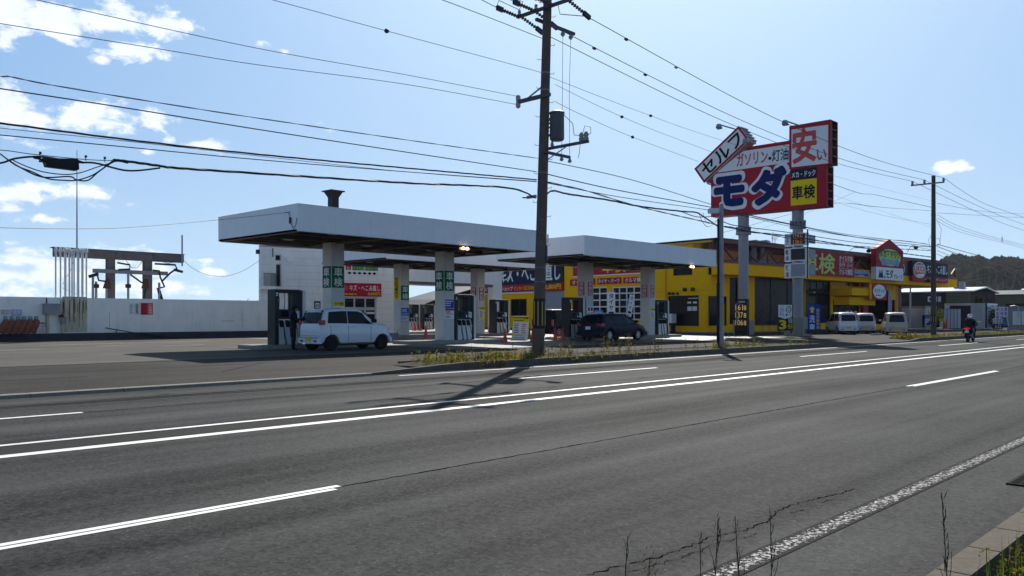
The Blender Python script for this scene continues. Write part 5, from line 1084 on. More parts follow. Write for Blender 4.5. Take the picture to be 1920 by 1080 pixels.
sign_on(WB, *wr(628,714,530,555), M['red'], [('キズ・へこみ直し', .30,.97,.42,.86, WH, .035),('lines',.03,.6,.08,.24,YT,1),('8,800円',.70,.97,.06,.32,YT,.03),('disc',.18,.62,.09,.22,M['redtext'])], WT_, 'wall_sign', t=.1)
sign_on(WB, *wr(589,600.5,564.5,580), M['navy'], [('rect',.18,.82,.2,.78,WH),('poly',[(.3,.3),(.3,.6),(.42,.7),(.46,.3)],INK),('poly',[(.56,.3),(.54,.66),(.68,.7),(.7,.3)],INK)], WT_, 'small_blue_sign', t=.05)
mb = MB(); r = wr(487,509.5,537,543); mb.pbox(WB, 0, r[1], r[2], r[3], .0, 1.0); mb.pbox(WB, r[1]-.1, r[1]-.02, GW, r[2], .9, .98); mb.build('balcony_slab', M['wallwhite'], WT_)
mb = MB(); vt = fv(487,514.5,WB)
mb.pbox(WB, 0, r[1], vt, vt+.06, .94, 1.0); mb.pbox(WB, r[1]-.05, r[1], vt, vt+.06, 0, .94)
for i in range(12): u = r[1]*i/11; mb.pbox(WB, max(0,u-.02), u+.02, r[3], vt, .95, .99)
for i in range(5): mb.pbox(WB, r[1]-.04, r[1]-.01, r[3], vt, .1+i*.2, .13+i*.2)
mb.build('balcony_railing', M['steel'], WT_)
mb = MB(); u, v = WB.uv(543, 487); mb.cbox(WB, u-.2, u+.2, v-.15, v+.15, 0, .25, .05); mb.build('vent_cover', M['wallwhite'], WT_)
mb = MB(); u, v = WB.uv(511, 470); mb.tube([WB.p(u, v+.15, .08), WB.p(u, v-.4, .08)], .03, 0, 6); mb.pbox(WB, -.2, 0, fv(487,476,WB), fv(487,468,WB), -.2, .02); mb.build('wall_fittings', M['dgrey'], WT_)
# red banner, fire extinguishers by the office door
p = hz(742, 627, .35); t = thing('tall_red_banner', 'red advertising banner stand by the office corner', 'banner', p); P = Pl(p, -FW)
d = (p-CP).dot(FW); hgt = (627-573)/FPX*d
sign_on(P, -.16, .16, .05, hgt, M['redtext'], [('rect',0,1,.8,1,WH),('disc',.5,.9,.3,.06,M['redtext']),('オイル交換',.2,.8,.1,.76,WH,.02,True)], t, 'banner_cloth', t=.02)
MB().lathe(p, [(.2,0),(.2,.05),(.03,.06)], 12).build('base', M['dgrey'], t)
e0 = None
for k, px in enumerate((704, 710)):
    p = hz(px, 622, .36)
    if e0 is None:
        t = thing('fire_extinguisher', 'left red fire extinguisher beside the office door', 'fire extinguisher', p, group='fire extinguishers by the office'); MB().lathe(p, [(.09,0),(.1,.05),(.1,.5),(.04,.62),(.03,.68)], 12).build('cylinder', M['redtext'], t, smooth=True); MB().box(p.x-.05, p.x+.08, p.y-.03, p.y+.03, p.z+.68, p.z+.76).build('valve', M['black'], t); e0 = t
    else: dup(e0, p, label='right red fire extinguisher beside the office door')
# ------------------------------------------------------------------ white wash bay gantry behind the second row canopy
GA = Pl((37.0, 46.0, 0), (0,-1,0)); ug = fu(941, GA); GG = gz(40,46)
t = thing('wash_bay_frame', 'white wash bay frame with a wide opening behind the second row canopy', 'wash bay', (42, 46, GG))
vb = fv(850, 530.5, GA)
mb = MB(); mb.pbox(GA, -1.2, ug, vb, vb+1.9, -6, 0); mb.pbox(GA, fu(925,GA), ug, GG-.1, vb, -.6, 0); mb.pbox(GA, fu(925,GA), ug, GG-.1, vb, -6, -5.5); mb.pbox(GA, -1.2, fu(757,GA), GG-.1, vb, -6, 0); mb.build('bay_walls', M['wallwhite'], t)
mb = MB(); mb.pbox(GA, fu(757,GA), fu(925,GA), vb-.2, vb-.005, -.3, -.05); mb.build('lintel', M['tankc'], t)
# low buildings seen through its opening
p = hY(793, 600, 62); t = thing('back_shed', 'low shed with dark sloping roof seen through the wash bay opening', 'shed', (p.x, p.y, .5)); P = Pl((p.x, 62, 0), (0,-1,0))
def u_(px): return P.uv(px, HY)[0]
mb = MB(); mb.prism(P, [(u_(770), .4), (u_(905), .4), (u_(905), fv(905,545,P)), (u_(815), fv(815,567,P)), (u_(783), fv(783,574,P)), (u_(770), fv(770,574,P))], -5, 0); mb.build('wall', M['tankc'], t)
mb = MB(); mb.prism(P, [(u_(778), fv(778,576,P)), (u_(905), fv(905,549,P)), (u_(905), fv(905,535,P)), (u_(815), fv(815,561,P))], -5.2, .3); mb.build('roof', M['dgrey'], t)
mb = MB()
for i in range(10): mb.pbox(P, u_(782)+i*.9, u_(782)+i*.9+.12, .5, fv(782,576,P), 0, .06)
mb.build('wall_rib', M['concrete'], t)

# ------------------------------------------------------------------ long white wall at the left with its fittings
YWL = 44.0; WL = Pl((0, YWL, 0), (0,-1,0)); xr = hY(506, 600, YWL).x; zt = fv(250, 560, WL)
t = thing('long_white_wall', 'long rendered white boundary wall at the left with rust stains', 'wall', (10, YWL, gz(0, 44)))
TWALL = t
mb = MB(); mb.pbox(WL, -30, xr+.6, gz(0,44)-.2, zt, -.25, 0); mb.build('wall_face', M['wallwhite'], t)
mb = MB(); mb.pbox(WL, -30, xr+.6, gz(0,44)-.2, gz(0,44)+.36, 0.003, .10); mb.build('dark_plinth', mat('dark_grey_base', (0.05,0.05,0.065), .8, spec=.1), t)
M['stain'] = mat('rust_stained_render', (0.52,0.47,0.35), 0.85, var=0.3, vs=2.5, dirt=0.5, dcol=(0.2,0.12,0.05), stretch=(2,2,.5))
mb = MB(); r = R4(117,163,556,637,WL); mb.pbox(WL, r[0], r[1], gz(0,44)+.42, zt+.05, 0, .03); mb.build('stained_panel', M['stain'], t)
random.seed(5); mb = MB()
for i in range(26):
    px = random.choice((118,122,131,139,147,155,162,88,116)); u = fu(px, WL)+random.uniform(-.05,.05); v1 = zt-random.uniform(0,.3); L_ = random.uniform(.3,1.3); mb.quad(WL, u-.015, u+.02, max(gz(0,44)+.42, v1-L_), v1, .034 if 116 < px < 164 else .004)
mb.build('rust_streaks', mat('rust_streak', (0.26,0.17,0.09), .9, var=.3), t)
mb = MB()
for u, v0_, L_ in ((fu(420,WL),1.0,.0),(fu(455,WL),1.35,1),(fu(205,WL),1.6,1)): mb.quad(WL, u, u+.012, .9, .9+.9*L_, .005)
mb.quad(WL, fu(415,WL), fu(440,WL), 1.32, 1.335, .005); mb.quad(WL, fu(448,WL), fu(462,WL), 1.37, 1.38, .005); mb.build('wall_cracks', M['dgrey'], t)
def wthing(name, label, cat, r, mat_, n0, n1, items=None, **k):
    tt = thing(name, label, cat, WL.p((r[0]+r[1])/2, r[2], 0)); sign_on(WL.off(n0), *r, mat_, items or [], tt, k.pop('part','board'), t=n1-n0, **k); return tt
wthing('fire_warning_sign', 'red strictly no open flame sign on the white wall', 'sign', R4(264,286,568,590,WL), M['redtext'], .002, .04, [('火気厳禁',.62,.92,.06,.94,WH,.02,True),('rect',.0,.5,0,1,M['red'])])
wthing('warning_notice', 'small white notice with dark vertical lettering left of the red sign', 'sign', R4(253,260,568,590,WL), M['pwhite'], .002, .03, [('危険物貯蔵所',.1,.9,.05,.95,INK,.01,True)])
wthing('warning_notice', 'faint pale notice farthest left of the red flame sign', 'sign', R4(242,251,568,590,WL), M['white'], .002, .03, [('lines',.1,.9,.1,.9,M['gpaint'],6)])
wthing('wall_notice', 'pale notice with pink and blue print at the frame edge', 'sign', R4(0,20,580,592,WL), M['pwhite'], .002, .03, [('rect',.05,.95,.3,.95,mat('faded_pink',(0.55,0.3,0.32),.6)),('灯油配達',.1,.9,.4,.85,WH,.02),('lines',.1,.9,.05,.25,M['gpaint'],1)])
wthing('wall_notice', 'pale blue faded notice next to the pink one', 'sign', R4(20.5,41,580,592,WL), mat('faded_blue',(0.45,0.45,0.6),.6), .002, .03, [('注文',.2,.8,.3,.9,WH,.02)])
wthing('hose_rules_notice', 'white notice with a red header above the plinth', 'sign', R4(64,83,604.5,629,WL), M['pwhite'], .002, .03, [('rect',0,1,.88,1,M['redtext']),('lines',.08,.35,.2,.8,M['gpaint'],8),('注入口使用中',.5,.62,.1,.8,M['redtext'],.0,True),('lines',.75,.92,.2,.8,INK,7)])
for i, (px, c) in enumerate(((3.5,'dgrey'),(9,'dgrey'),(20,'redtext'),(26.5,'dgrey'),(31.5,'redtext'),(44.5,'lime'),(55,'lblue'))):
    wthing('tank_tag', '%s tank number tag in the row over the orange hose caps' % ('first black','second black','left red','small black','right red','green','sky blue')[i], 'tag', R4(px-1.6,px+1.8,600+(4 if i in (0,3) else 0),609.5,WL), M['white'], .002, .03, [('rect',.15,.85,.1,.9,M[c])], part='tag_plate')
M['hosecap'] = mat('orange_hose_cover', (0.20,0.055,0.025), .7, var=.3, vs=6)
h0 = None
for i, px in enumerate((1, 13, 25, 36, 47.5, 59)):
    b = WL.p(fu(px,WL), gz(0,44)+.42, .5); lab = 'orange cloth covered filler hose, %s of six along the wall' % ('first','second','third','fourth','fifth','last')[i]
    if h0 is None:
        h0 = thing('filler_cover', lab, 'filler cover', b, group='orange filler covers at the foot of the wall'); pts = [b+Vector((-.12,0,-.02)), b+Vector((-.05,0,.2)), b+Vector((.06,.05,.42)), b+Vector((.14,.2,.52))]; MB().tube(spline(pts, 5), [.16]*5+[.17]*5+[.14]*5+[.08], 0, 12).build('cover', M['hosecap'], h0, smooth='all')
        mb = MB(); mb.lathe(b+Vector((.12,.2,.62)), [(.06,-.1),(.09,-.05),(.09,.12),(.05,.16)], 10); mb.build('pipe_cap', M['gpaint'], h0)
    else: dup(h0, b, label=lab)
tt = thing('meter_cabinet', 'grey metal cabinet mounted on the stained wall', 'cabinet', WL.p(fu(93,WL), 1.5, .2)); r = R4(79.5,108,571,588.5,WL); mb = MB(); mb.pbox(WL, *r, .002, .35); mb.pbox(WL, r[0]-.04, r[1]+.04, r[3], r[3]+.04, .002, .42); mb.build('cabinet_box', M['gpaint'], tt); mb = MB(); mb.tube([WL.p(fu(88,WL), r[2], .1), WL.p(fu(88,WL), gz(0,44)+.4, .1)], .06, 0, 8); mb.tube([WL.p(fu(88,WL), 1.1, .1), WL.p(fu(88,WL), 1.2, .1)], .1, 0, 8); mb.build('riser_pipe', M['stain'], tt)
tt = thing('pipe_shroud', 'rusty brown pipe elbow with a grey shroud beside the cabinet', 'pipe', WL.p(fu(115,WL), gz(0,44), .2)); mb = MB(); mb.tube([WL.p(fu(112,WL), fv(112,590,WL), .15), WL.p(fu(114,WL), fv(114,596,WL), .18)], .12, 0, 8, True); mb.tube([WL.p(fu(115,WL), fv(115,595,WL), .18), WL.p(fu(116,WL), fv(116,607,WL), .16)], [.17,.12], 1, 10); mb.tube([WL.p(fu(115.5,WL), fv(115,607,WL), .14), WL.p(fu(115.5,WL), gz(0,44)+.4, .14)], .08, 2, 8); mb.build('pipe', [M['rust'], M['gpaint'], M['stain']], tt)
tt = thing('leaning_metal_rod', 'long dark rod sloping down along the foot of the white wall', 'rod', WL.p(fu(196,WL), .6, .3)); mb = MB(); mb.tube([WL.p(fu(196,WL), fv(196,614.5,WL), .1), WL.p(fu(300,WL), fv(300,634,WL), .6)], .025, 0, 6); mb.tube([WL.p(fu(216,WL), fv(216,618,WL), .12), WL.p(fu(216,WL), gz(0,44)+.3, .15)], .02, 0, 6); mb.tube([WL.p(fu(260,WL), fv(260,626,WL), .5), WL.p(fu(318,WL), fv(318,634,WL), .9)], .02, 0, 6); mb.build('rod', M['black'], tt)
v0p = None
for i, (px, r_, top) in enumerate(((106,.05,471),(115,.05,471.5),(124,.075,472),(131.5,.06,472.5),(136.5,.05,475),(140.5,.05,474),(148,.08,471.5),(156,.08,473.5),(163.5,.055,472.5))):
    b = WL.p(fu(px,WL), zt+.0, -.12); h_ = fv(px, top, WL)-b.z
    tt = thing('vent_pipe', 'white tank vent pipe with cowl, %s from the left of nine' % ('first','second','third','fourth','fifth','sixth','seventh','eighth','ninth')[i], 'vent pipe', b, group='white tank vent pipes')
    r_ *= .78; MB().tube([b, b+UP*h_], r_, 0, 10).build('pipe', M['white'], tt, smooth=True); MB().lathe(b+UP*(h_-.05), [(r_*1.1,0),(r_*1.9,.06),(r_*1.9,.16),(r_*1.2,.24),(0,.26)], 12).build('cowl', M['white'], tt, smooth=True)
# tank yard gantry behind the wall
GT = Pl((0, 48.0, 0), (0,-1,0))
def g(px, py, n=0): u, v = GT.uv(px, py); return GT.p(u, v, n)
tt = thing('tank_gantry', 'weathered beam on two square posts above the white wall', 'gantry', (17, 48, gz(0,48)))
ua, ub, ztop = fu(103,GT), fu(345,GT), fv(220,471,GT)
mb = MB(); n = 3
for a, b in ((fu(103,GT),fu(217,GT)),(fu(217.5,GT),fu(287,GT)),(fu(287.5,GT),ub)): mb.pbox(GT, a, b, ztop-.46, ztop, -.4, 0)
mb.pbox(GT, ua-.1, ub+.03, ztop+.002, ztop+.05, -.45, .04); mb.build('beam', M['tankc'], tt, bevel=.01)
for a, b in ((203,216.5),(272.5,286)): MB().pbox(GT, fu(a,GT), fu(b,GT), .2, ztop-.462, -.42, -.03).build('post', M['tankc'], tt)
MB().pbox(GT, fu(172,GT), fu(312,GT), fv(200,512.5,GT), fv(200,505,GT), .1, .22).build('cross_beam', M['steel'], tt)
def pipe(name, pts, r, m='dgrey', n=.25): mb = MB(); mb.tube([g(x, y, n) for x, y in pts], r, 0, 8); return mb.build(name, M[m], tt)
pipe('loading_arm', [(217,493),(240,497),(240,505),(219,506)], .05); pipe('loading_arm', [(287,495),(325,497),(328,504),(316,512),(300,528),(305,538),(296,540)], .055); pipe('loading_arm', [(241,515),(262,530),(266,530)], .05); pipe('loading_arm', [(283,507),(295,508),(297,520),(305,538)], .05); pipe('loading_arm', [(178,512),(182,526),(196,528)], .05); pipe('arm_joint', [(322,506),(338,510)], .08, n=.3); pipe('arm_joint', [(163,519),(180,514)], .09, n=.3)
for px, y0 in ((171,520),(177,528),(197,530),(237,514),(295,530)):
    pipe('riser', [(px,y0),(px,575)], .07 if px != 197 else .05, 'gpaint')
for px, y in ((177,536),(237,536)): pipe('valve', [(px,y-3),(px,y+4)], .16, 'dgrey')
for px in (197, 269): mb = MB(); mb.prism(GT, [(fu(px-6,GT),fv(px,541,GT)),(fu(px+6,GT),fv(px,541,GT)),(fu(px+4,GT),fv(px,523,GT)),(fu(px,GT),fv(px,523,GT))], .1, .35); mb.build('drip_box', M['rust'], tt)
pipe('strut', [(263,575),(270,540)], .05); pipe('strut', [(305,575),(296,545)], .06); pipe('strut', [(300,575),(292,540)], .06); pipe('sway_cable', [(233,489),(243,502),(254,503),(264,489)], .015); pipe('sway_cable', [(303,492),(312,494),(322,492)], .015); pipe('pole_brace', [(139,483),(132,505),(116,533)], .015, 'steel', .1); pipe('pole_brace', [(116,540),(145,553)], .015, 'steel', .1)
tt = thing('thin_antenna_mast', 'very tall thin mast rising behind the vent pipes', 'mast', g(143,480,.1)); mb = MB(); mb.tube([g(143,482,.1), g(143,282,.1)], [.045,.015], 0, 6); mb.build('mast', M['gpaint'], tt)
tt = thing('short_antenna_rod', 'short vertical rod at the right end of the vent gantry', 'mast', g(340,498,.1)); mb = MB(); mb.tube([g(340,499,.1), g(340,441,.1)], .045, 0, 6); mb.build('mast', M['gpaint'], tt)
# flared duct on the roof of the nearest canopy
p = hY(625, 400, 30.5); tt = thing('roof_duct', 'dark square flue with flared top above the nearest canopy', 'flue', (p.x, 30.5, 5.5)); P = Pl((p.x, 30.5, 0), (0,-1,0)); w_ = .17; z0 = 5.45; z1 = fv(625,358,P)
mb = MB(); mb.box(p.x-w_, p.x+w_, 30.5-w_, 30.5+w_, z0, z1-.3); mb.hexa([(p.x-w_,30.5-w_,z1-.3),(p.x+w_,30.5-w_,z1-.3),(p.x+w_,30.5+w_,z1-.3),(p.x-w_,30.5+w_,z1-.3),(p.x-.29,30.21,z1-.06),(p.x+.29,30.21,z1-.06),(p.x+.29,30.79,z1-.06),(p.x-.29,30.79,z1-.06)]); mb.box(p.x-.36, p.x+.36, 30.14, 30.86, z1-.05, z1); mb.build('flue', M['dgrey'], tt)
# ------------------------------------------------------------------ pylon sign
PX = 55.0
SP = Pl((PX, 0, 0), (-1, 0, 0))
def s_(px, py): return SP.uv(px, py)
def rq(px0, px1, yt, yb): return SP.uv(px0, HY)[0], SP.uv(px1, HY)[0], SP.uv(px0, yb)[1], SP.uv(px0, yt)[1]
base = hz(1394, 629, .25)
T = thing('pylon_sign', 'giant red and white pylon sign with big blue katakana on two grey columns', 'pylon sign', (PX+.6, 27, .25))
def qpoly(name, P, pts_px, m, n0, n1, extra=()):
    mb = MB(); mb.prism(P, [P.uv(*p) for p in pts_px], n0, n1); return mb
DT = 1.15
mb = MB()
main = [(1333,406),(1550,386.5),(1550,314),(1480.5,320),(1480.5,263),(1402,276),(1333,338)]
A0 = rq(1333, 1550, 345, 406)
zb_ = SP.uv(1333,407)[1]; zr = SP.uv(1550,314)[1]; zm = SP.uv(1480,263.5)[1]
uL, uR, uM = SP.uv(1333,HY)[0], SP.uv(1550,HY)[0], SP.uv(1480.5,HY)[0]
uT = SP.uv(1558,HY)[0]; zy = SP.uv(1480.5,237)[1]; zy0 = SP.uv(1482,318)[1]
mb.prism(SP, [(uL, zb_), (uR, zb_), (uR, zy0+.02), (uM, zy0+.02), (uM, zm), (SP.uv(1404,274)[0], zm), (uL, SP.uv(1333,340)[1])], -.08, 0, 0)
mb.pbox(SP, uM+.01, uT, zy0+.03, zy, -.06, .08, 0)
body = mb.build('sign_face', M['red'], T)
mb = MB()      # open steel box behind the faces: side ribs and back
for (a, b, c, d) in ((uL, uR, zb_, zy0), (uM, uT, zy0+.04, zy)):
    mb.pbox(SP, a+.02, b-.02, c+.02, d-.02, -DT, -DT+.05)
    mb.pbox(SP, b-.05, b, c, d, -.16, -.085); mb.pbox(SP, b-.05, b, c, d, -DT, -DT+.08)
    k = 5
    for i in range(k+1): v = c+(d-c)*i/k; mb.pbox(SP, b-.06, b-.01, v-.03 if i else v, v+.03 if i < k else v, -DT+.08, -.16)
    mb.pbox(SP, a, b-.06, c-.0, c+.05, -DT+.06, -.085); mb.pbox(SP, a, b-.06, d-.05, d, -DT+.06, -.085); mb.pbox(SP, b-.35, b-.30, c, d, -DT+.06, -.085)
mb.build('box_frame', M['maroon'], T)
# tilted white board with the black katakana
p00 = SP.uv(1305,317); p10 = SP.uv(1387.5,237); p11 = SP.uv(1408,263.5); p01 = SP.uv(1323,343.5)
c0 = Vector(p01); e1 = Vector(p11)-Vector(p01); ang = math.atan2(e1.y, e1.x); wT = e1.length; hT = (Vector(p00)-Vector(p01)).length
TP = SP.turned(c0.x, c0.y, -ang) if False else None
V_ = (SP.V*math.cos(ang) - SP.U*math.sin(ang)); TP = Pl(SP.p(c0.x, c0.y, .14), SP.N, V_)
hT = abs((Vector(p00)-c0).dot(Vector((-math.sin(ang), math.cos(ang)))))
sign_on(TP, 0, wT, 0, hT, M['pwhite'], [('セルフ', .09,.93,.13,.87, INK, .045)], T, 'tilted_board', border=(M['red'], .16), t=.1)
mb = MB(); mb.pbox(TP, .05, wT-.05, .05, hT-.05, -1.1, -.02); 
for k in range(5): mb.pbox(TP, wT-.04, wT+.05, .1+hT*k/5, .2+hT*k/5, -1.1, -.02)
mb.build('tilted_box_frame', M['gpaint'], T)
mb = MB(); mb.tube([SP.p(uL+.1, SP.uv(1333,347)[1], -.3), SP.p(SP.uv(1322,343)[0], SP.uv(1322,343)[1], -.3)], .06, 0, 6); mb.build('board_brace', M['steel'], T)
# white field with fuel text, letters
def field(name, pts, m, items):
    mats = [m]; mb = MB(); uvp = [SP.uv(*p) for p in pts]; mb.prism(SP, uvp, .001, .03)
    for tx, a, b, c, d, mm, bold in items:
        if mm not in mats: mats.append(mm)
        u0, _ = SP.uv(a, HY); u1, _ = SP.uv(b, HY); v0 = SP.uv(a, d)[1]; v1 = SP.uv(a, c)[1]; mb.text(SP, tx, u0, u1, v0, v1, .04, mats.index(mm), bold)
    return mb.build(name, mats, T)
zf1, zf0 = SP.uv(1478,270.5)[1], SP.uv(1347,323.5)[1]
field('fuel_panel', [(1347,323.5),(1480,304.5),(1480,270.5),(1394,283.5),(1345,322)], M['pwhite'], [('ガソリン', 1381.5,1440, 289, 313, M['redtext'], .05), ('・', 1441,1447,293,302, M['ink'], .03), ('灯油', 1448,1479, 281.5, 304, M['dnavy'], .03)])
fp_ = field('cheap_panel', [(1485.5,314),(1554,306.5),(1554,234.5),(1485.5,243.5)], M['pwhite'], [('安', 1486.5,1533,243.5,309,M['redtext'],.06), ('い', 1533,1551,281,302,M['redtext'],.05)])
for v in fp_.data.vertices: v.co.x -= .09
mb = MB()
for tx, a, b, c, d in (('モ', 1339,1397, 333,391), ('ダ', 1409,1476, 318,388)):
    u0, u1 = SP.uv(a,HY)[0], SP.uv(b,HY)[0]; v0, v1 = SP.uv(a,d)[1], SP.uv(a,c)[1]; g_ = .26
    mb.text(SP, tx, u0-g_, u1+g_, v0-g_, v1+g_, .03, 1, .17); mb.text(SP, tx, u0, u1, v0, v1, .06, 0, .12)
mb.build('brand_letters', [M['navy'], M['pwhite']], T)
r = rq(1483, 1531.5, 319, 339); sign_on(SP, *r, M['dnavy'], [('メカ・ドック', .04,.96,.2,.78,WH,.045)], T, 'small_panel', t=.03)
r = rq(1483, 1531.5, 339.5, 386); sign_on(SP, *r, M['ytext'], [('車検', .05,.95,.22,.78,INK,.045)], T, 'small_panel', t=.03)
# pillars: steel tube with gusset collars on concrete footings
for px, yb, zc, yfoot, wf in ((1394, 628, 404, 604, .9), (1496, 633, 392, 595, 1.15)):
    X = PX+.62; b = hX(px, HY, X); Y = b.y; zt_ = zb_-.05; g0_ = gz(X, Y)
    zfoot = CH+(HY-yfoot)/FPX*(Vector((X,Y,0))-CP).dot(FW); zcol = hX(px, zc+22, X).z
    mb = MB(); mb.tube([(X,Y,g0_), (X,Y,zcol)], .36, 0, 24); mb.build('steel_column', M['gpaint'], T, smooth=True)
    mb = MB(); mb.tube([(X,Y,zcol-.55), (X,Y,zcol-.4)], .55, 0, 24); mb.tube([(X,Y,zcol-.1), (X,Y,zcol)], .55, 0, 24)
    for k in range(12): a = k*math.pi/6; q = Vector((math.cos(a), math.sin(a), 0)); c = Vector((X,Y,0)); mb.beam(c+q*.36+UP*(zcol-.25), c+q*.53+UP*(zcol-.25), .05, .32)
    mb.tube([(X,Y,zcol), (X,Y,zb_+.02)], .40, 0, 20); mb.build('flange_collar', M['gpaint'], T)
    mb = MB(); mb.box(X-wf*.62, X+wf*.62, Y-wf*.62, Y+wf*.62, g0_-.1, zfoot if wf > 1 else g0_+1.05); mb.build('footing', M['concrete'], T, bevel=.03)
# spotlights on arms above the sign
for px, py, ax_, ay_ in ((1348,236,1382,243),(1472,229,1504,237),(1398,263,1412,268)):
    a_ = SP.uv(px, py); b_ = SP.uv(ax_, ay_)
    mb = MB(); e_ = SP.p(b_[0], b_[1], 0); h_ = hX(px, py, PX-1.8); mb.tube([e_-SP.N*.4, h_+Vector((.1,0,.1))], .05, 0, 6); d_ = (Vector((.55,0,-.8))).normalized(); mb.hexa([h_+Vector(v) for v in ((-.12,-.2,-.12),(.16,-.2,-.22),(.16,.2,-.22),(-.12,.2,-.12),(-.12,-.12,.12),(.12,-.12,.12),(.12,.12,.12),(-.12,.12,.12))]); mb.quad(Pl(h_+Vector((.02,0,-.175)), Vector((.33,0,-.94)), Vector((0,1,0))), -.17, .17, -.12, .12, .02, 1); mb.build('sign_spotlight', [M['gpaint'], M['pwhite']], T)
# electronic price display on the right column
ex = PX-.15; EP = Pl((ex, 0, 0), (-1, 0, 0))
def er(px0, px1, yt, yb): return EP.uv(px0, HY)[0], EP.uv(px1, HY)[0], EP.uv(px0, yb)[1], EP.uv(px0, yt)[1]
te = thing('led_price_display', 'stack of three dark price display boxes fixed round the right pylon column', 'price display', (ex, 25.3, 5.5))
for i, (yt, yb, lab) in enumerate(((438,461,'レギュラー'),(465.5,490,'軽油'),(494,521,'灯油'))):
    r = er(1481, 1511, yt, yb); mb = MB(); mb.pbox(EP, r[0], r[1], r[2], r[3], -.5, 0, 0); mb.pbox(EP, r[0]+.08, r[1]-.06, r[2]+.08, r[3]-.06, 0, .012, 1)
    if i == 0:
        for tx, c, d in (('158.0', .55, .9), ('138.0', .12, .47)):
            mb.text(EP, tx, r[0]+.25, r[1]-.25, r[2]+(r[3]-r[2])*c, r[2]+(r[3]-r[2])*d, .02, 2, .0)
    mb.build('display_box', [M['frame'], M['dgrey'] if i < 2 else M['gpaint'], M['led']], te)
    r = er(1471, 1480.6, yt+1, yb+1); sign_on(EP.off(-.3), *r, M['pwhite'], [(lab, .2,.8,.06,.94, M['ink'] if i != 1 else M['navy'], .03, True)], te, 'side_label', t=.3)
    mb = MB(); P2 = Pl((ex, EP.p(EP.uv(1511,HY)[0],0,0).y, 0), (0,-1,0)); mb.box(ex+.55, ex+1.5, P2.O.y-.02, P2.O.y+.12, er(1511,1512,yt-2,yb-4)[2]+.1, er(1511,1512,yt-2,yb-4)[3]-.1); mb.build('rear_display', M['gpaint'], te)
mb = MB(); mb.box(ex+.05, ex+.12, P2.O.y-.12, P2.O.y-.05, er(1511,1512,430,522)[2], er(1511,1512,430,522)[3]); mb.build('mounting_post', M['dgrey'], te)
# price board on the ground at the left column
b = hz(1389, 628, .25); P = Pl(hX(1377, 628, PX-.9), (-1,0,0)); P = Pl((PX-.9, 0, 0), (-1,0,0))
def pr(px0, px1, yt, yb): return P.uv(px0, HY)[0], P.uv(px1, HY)[0], P.uv(px0, yb)[1], P.uv(px0, yt)[1]
r = pr(1377.5, 1400.5, 561, 613); tb = thing('fuel_price_board', 'black upright fuel price board with amber digits at the foot of the left column', 'price board', P.p((r[0]+r[1])/2, .25, 0))
mb = MB(); mb.pbox(P, r[0], r[1], .25, r[3], -.35, 0); mb.pbox(P, r[0]+.05, r[1]-.05, .3, r[2], 0, .02); mb.build('board_body', M['black'], tb, bevel=.015)
mb = MB(); H_ = r[3]-r[2]; W_ = r[1]-r[0]
for i, tx in enumerate(('161.8', '137.8', '106.8')):
    v1 = r[3]-H_*(.20+i*.27); big = v1-H_*.2; mb.text(P, tx[:3], r[0]+W_*.07, r[0]+W_*.68, big, v1, .012, 0, .0); mb.text(P, tx[4], r[0]+W_*.74, r[0]+W_*.95, big, v1-H_*.03, .012, 0, .0)
    mb.text(P, ('レギュラー','軽油','灯油')[i], r[0]+W_*.1, r[0]+W_*(.55 if i == 0 else .35), v1+H_*.015, v1+H_*.05, .012, 1, 0)
mb.text(P, '会員価格', r[0]+W_*.3, r[0]+W_*.85, r[3]-H_*.13, r[3]-H_*.06, .012, 1, .01); mb.build('price_digits', [M['amber'], M['pwhite']], tb)
# slot sign left of the right column
P = Pl(hz(1481, 632, .25)+FW*.6, -FW+RT*.35); r0 = P.uv(1459,HY)[0]; r1 = P.uv(1487,HY)[0]
ts = thing('promo_panel', 'tall black panel with a white arrow box and a big yellow 3 left of the concrete footing', 'sign panel', P.p((r0+r1)/2, .25, 0)); ts['label'] = 'tall black panel with a white box and big yellow 3 by the concrete footing'
vb, vt = P.uv(1470,620)[1], P.uv(1470,571)[1]
mb = MB(); mb.pbox(P, r0, r1, vb, vt, -.06, 0); mb.pbox(P, r0+.1, r0+.16, .2-0, vb, -.05, -.01); mb.pbox(P, r1-.16, r1-.1, .2, vb, -.05, -.01); mb.build('panel', M['black'], ts)
vm = vb+(vt-vb)*.46; um = (r0+r1)/2; u1_ = r0+(r1-r0)*.92
mb = MB(); mb.prism(P, [(r0+.01, vm+.12), ((r0+u1_)/2, vm-.02), (u1_, vm+.12), (u1_, vt-.02), (r0+.01, vt-.02)], 0, .02, 0)
mb.text(P, 'スロット', r0+(r1-r0)*.50, r0+(r1-r0)*.86, vm+.16, vt-.08, .03, 1, .03, vertical=True); mb.text(P, '二次どり', r0+(r1-r0)*.10, r0+(r1-r0)*.38, vm+.16, vt-.08, .03, 1, 0, vertical=True)
mb.text(P, '3', r0+(r1-r0)*.04, r0+(r1-r0)*.55, vb+.08, vm-.08, .012, 2, .07); mb.text(P, '倍', r0+(r1-r0)*.66, r0+(r1-r0)*.95, vb+.5, vb+.85, .012, 0, .0); mb.text(P, '獲得', r0+(r1-r0)*.64, r0+(r1-r0)*.95, vb+.1, vb+.45, .012, 2, .0)
mb.build('panel_print', [M['pwhite'], M['ink'], M['ytext']], ts)
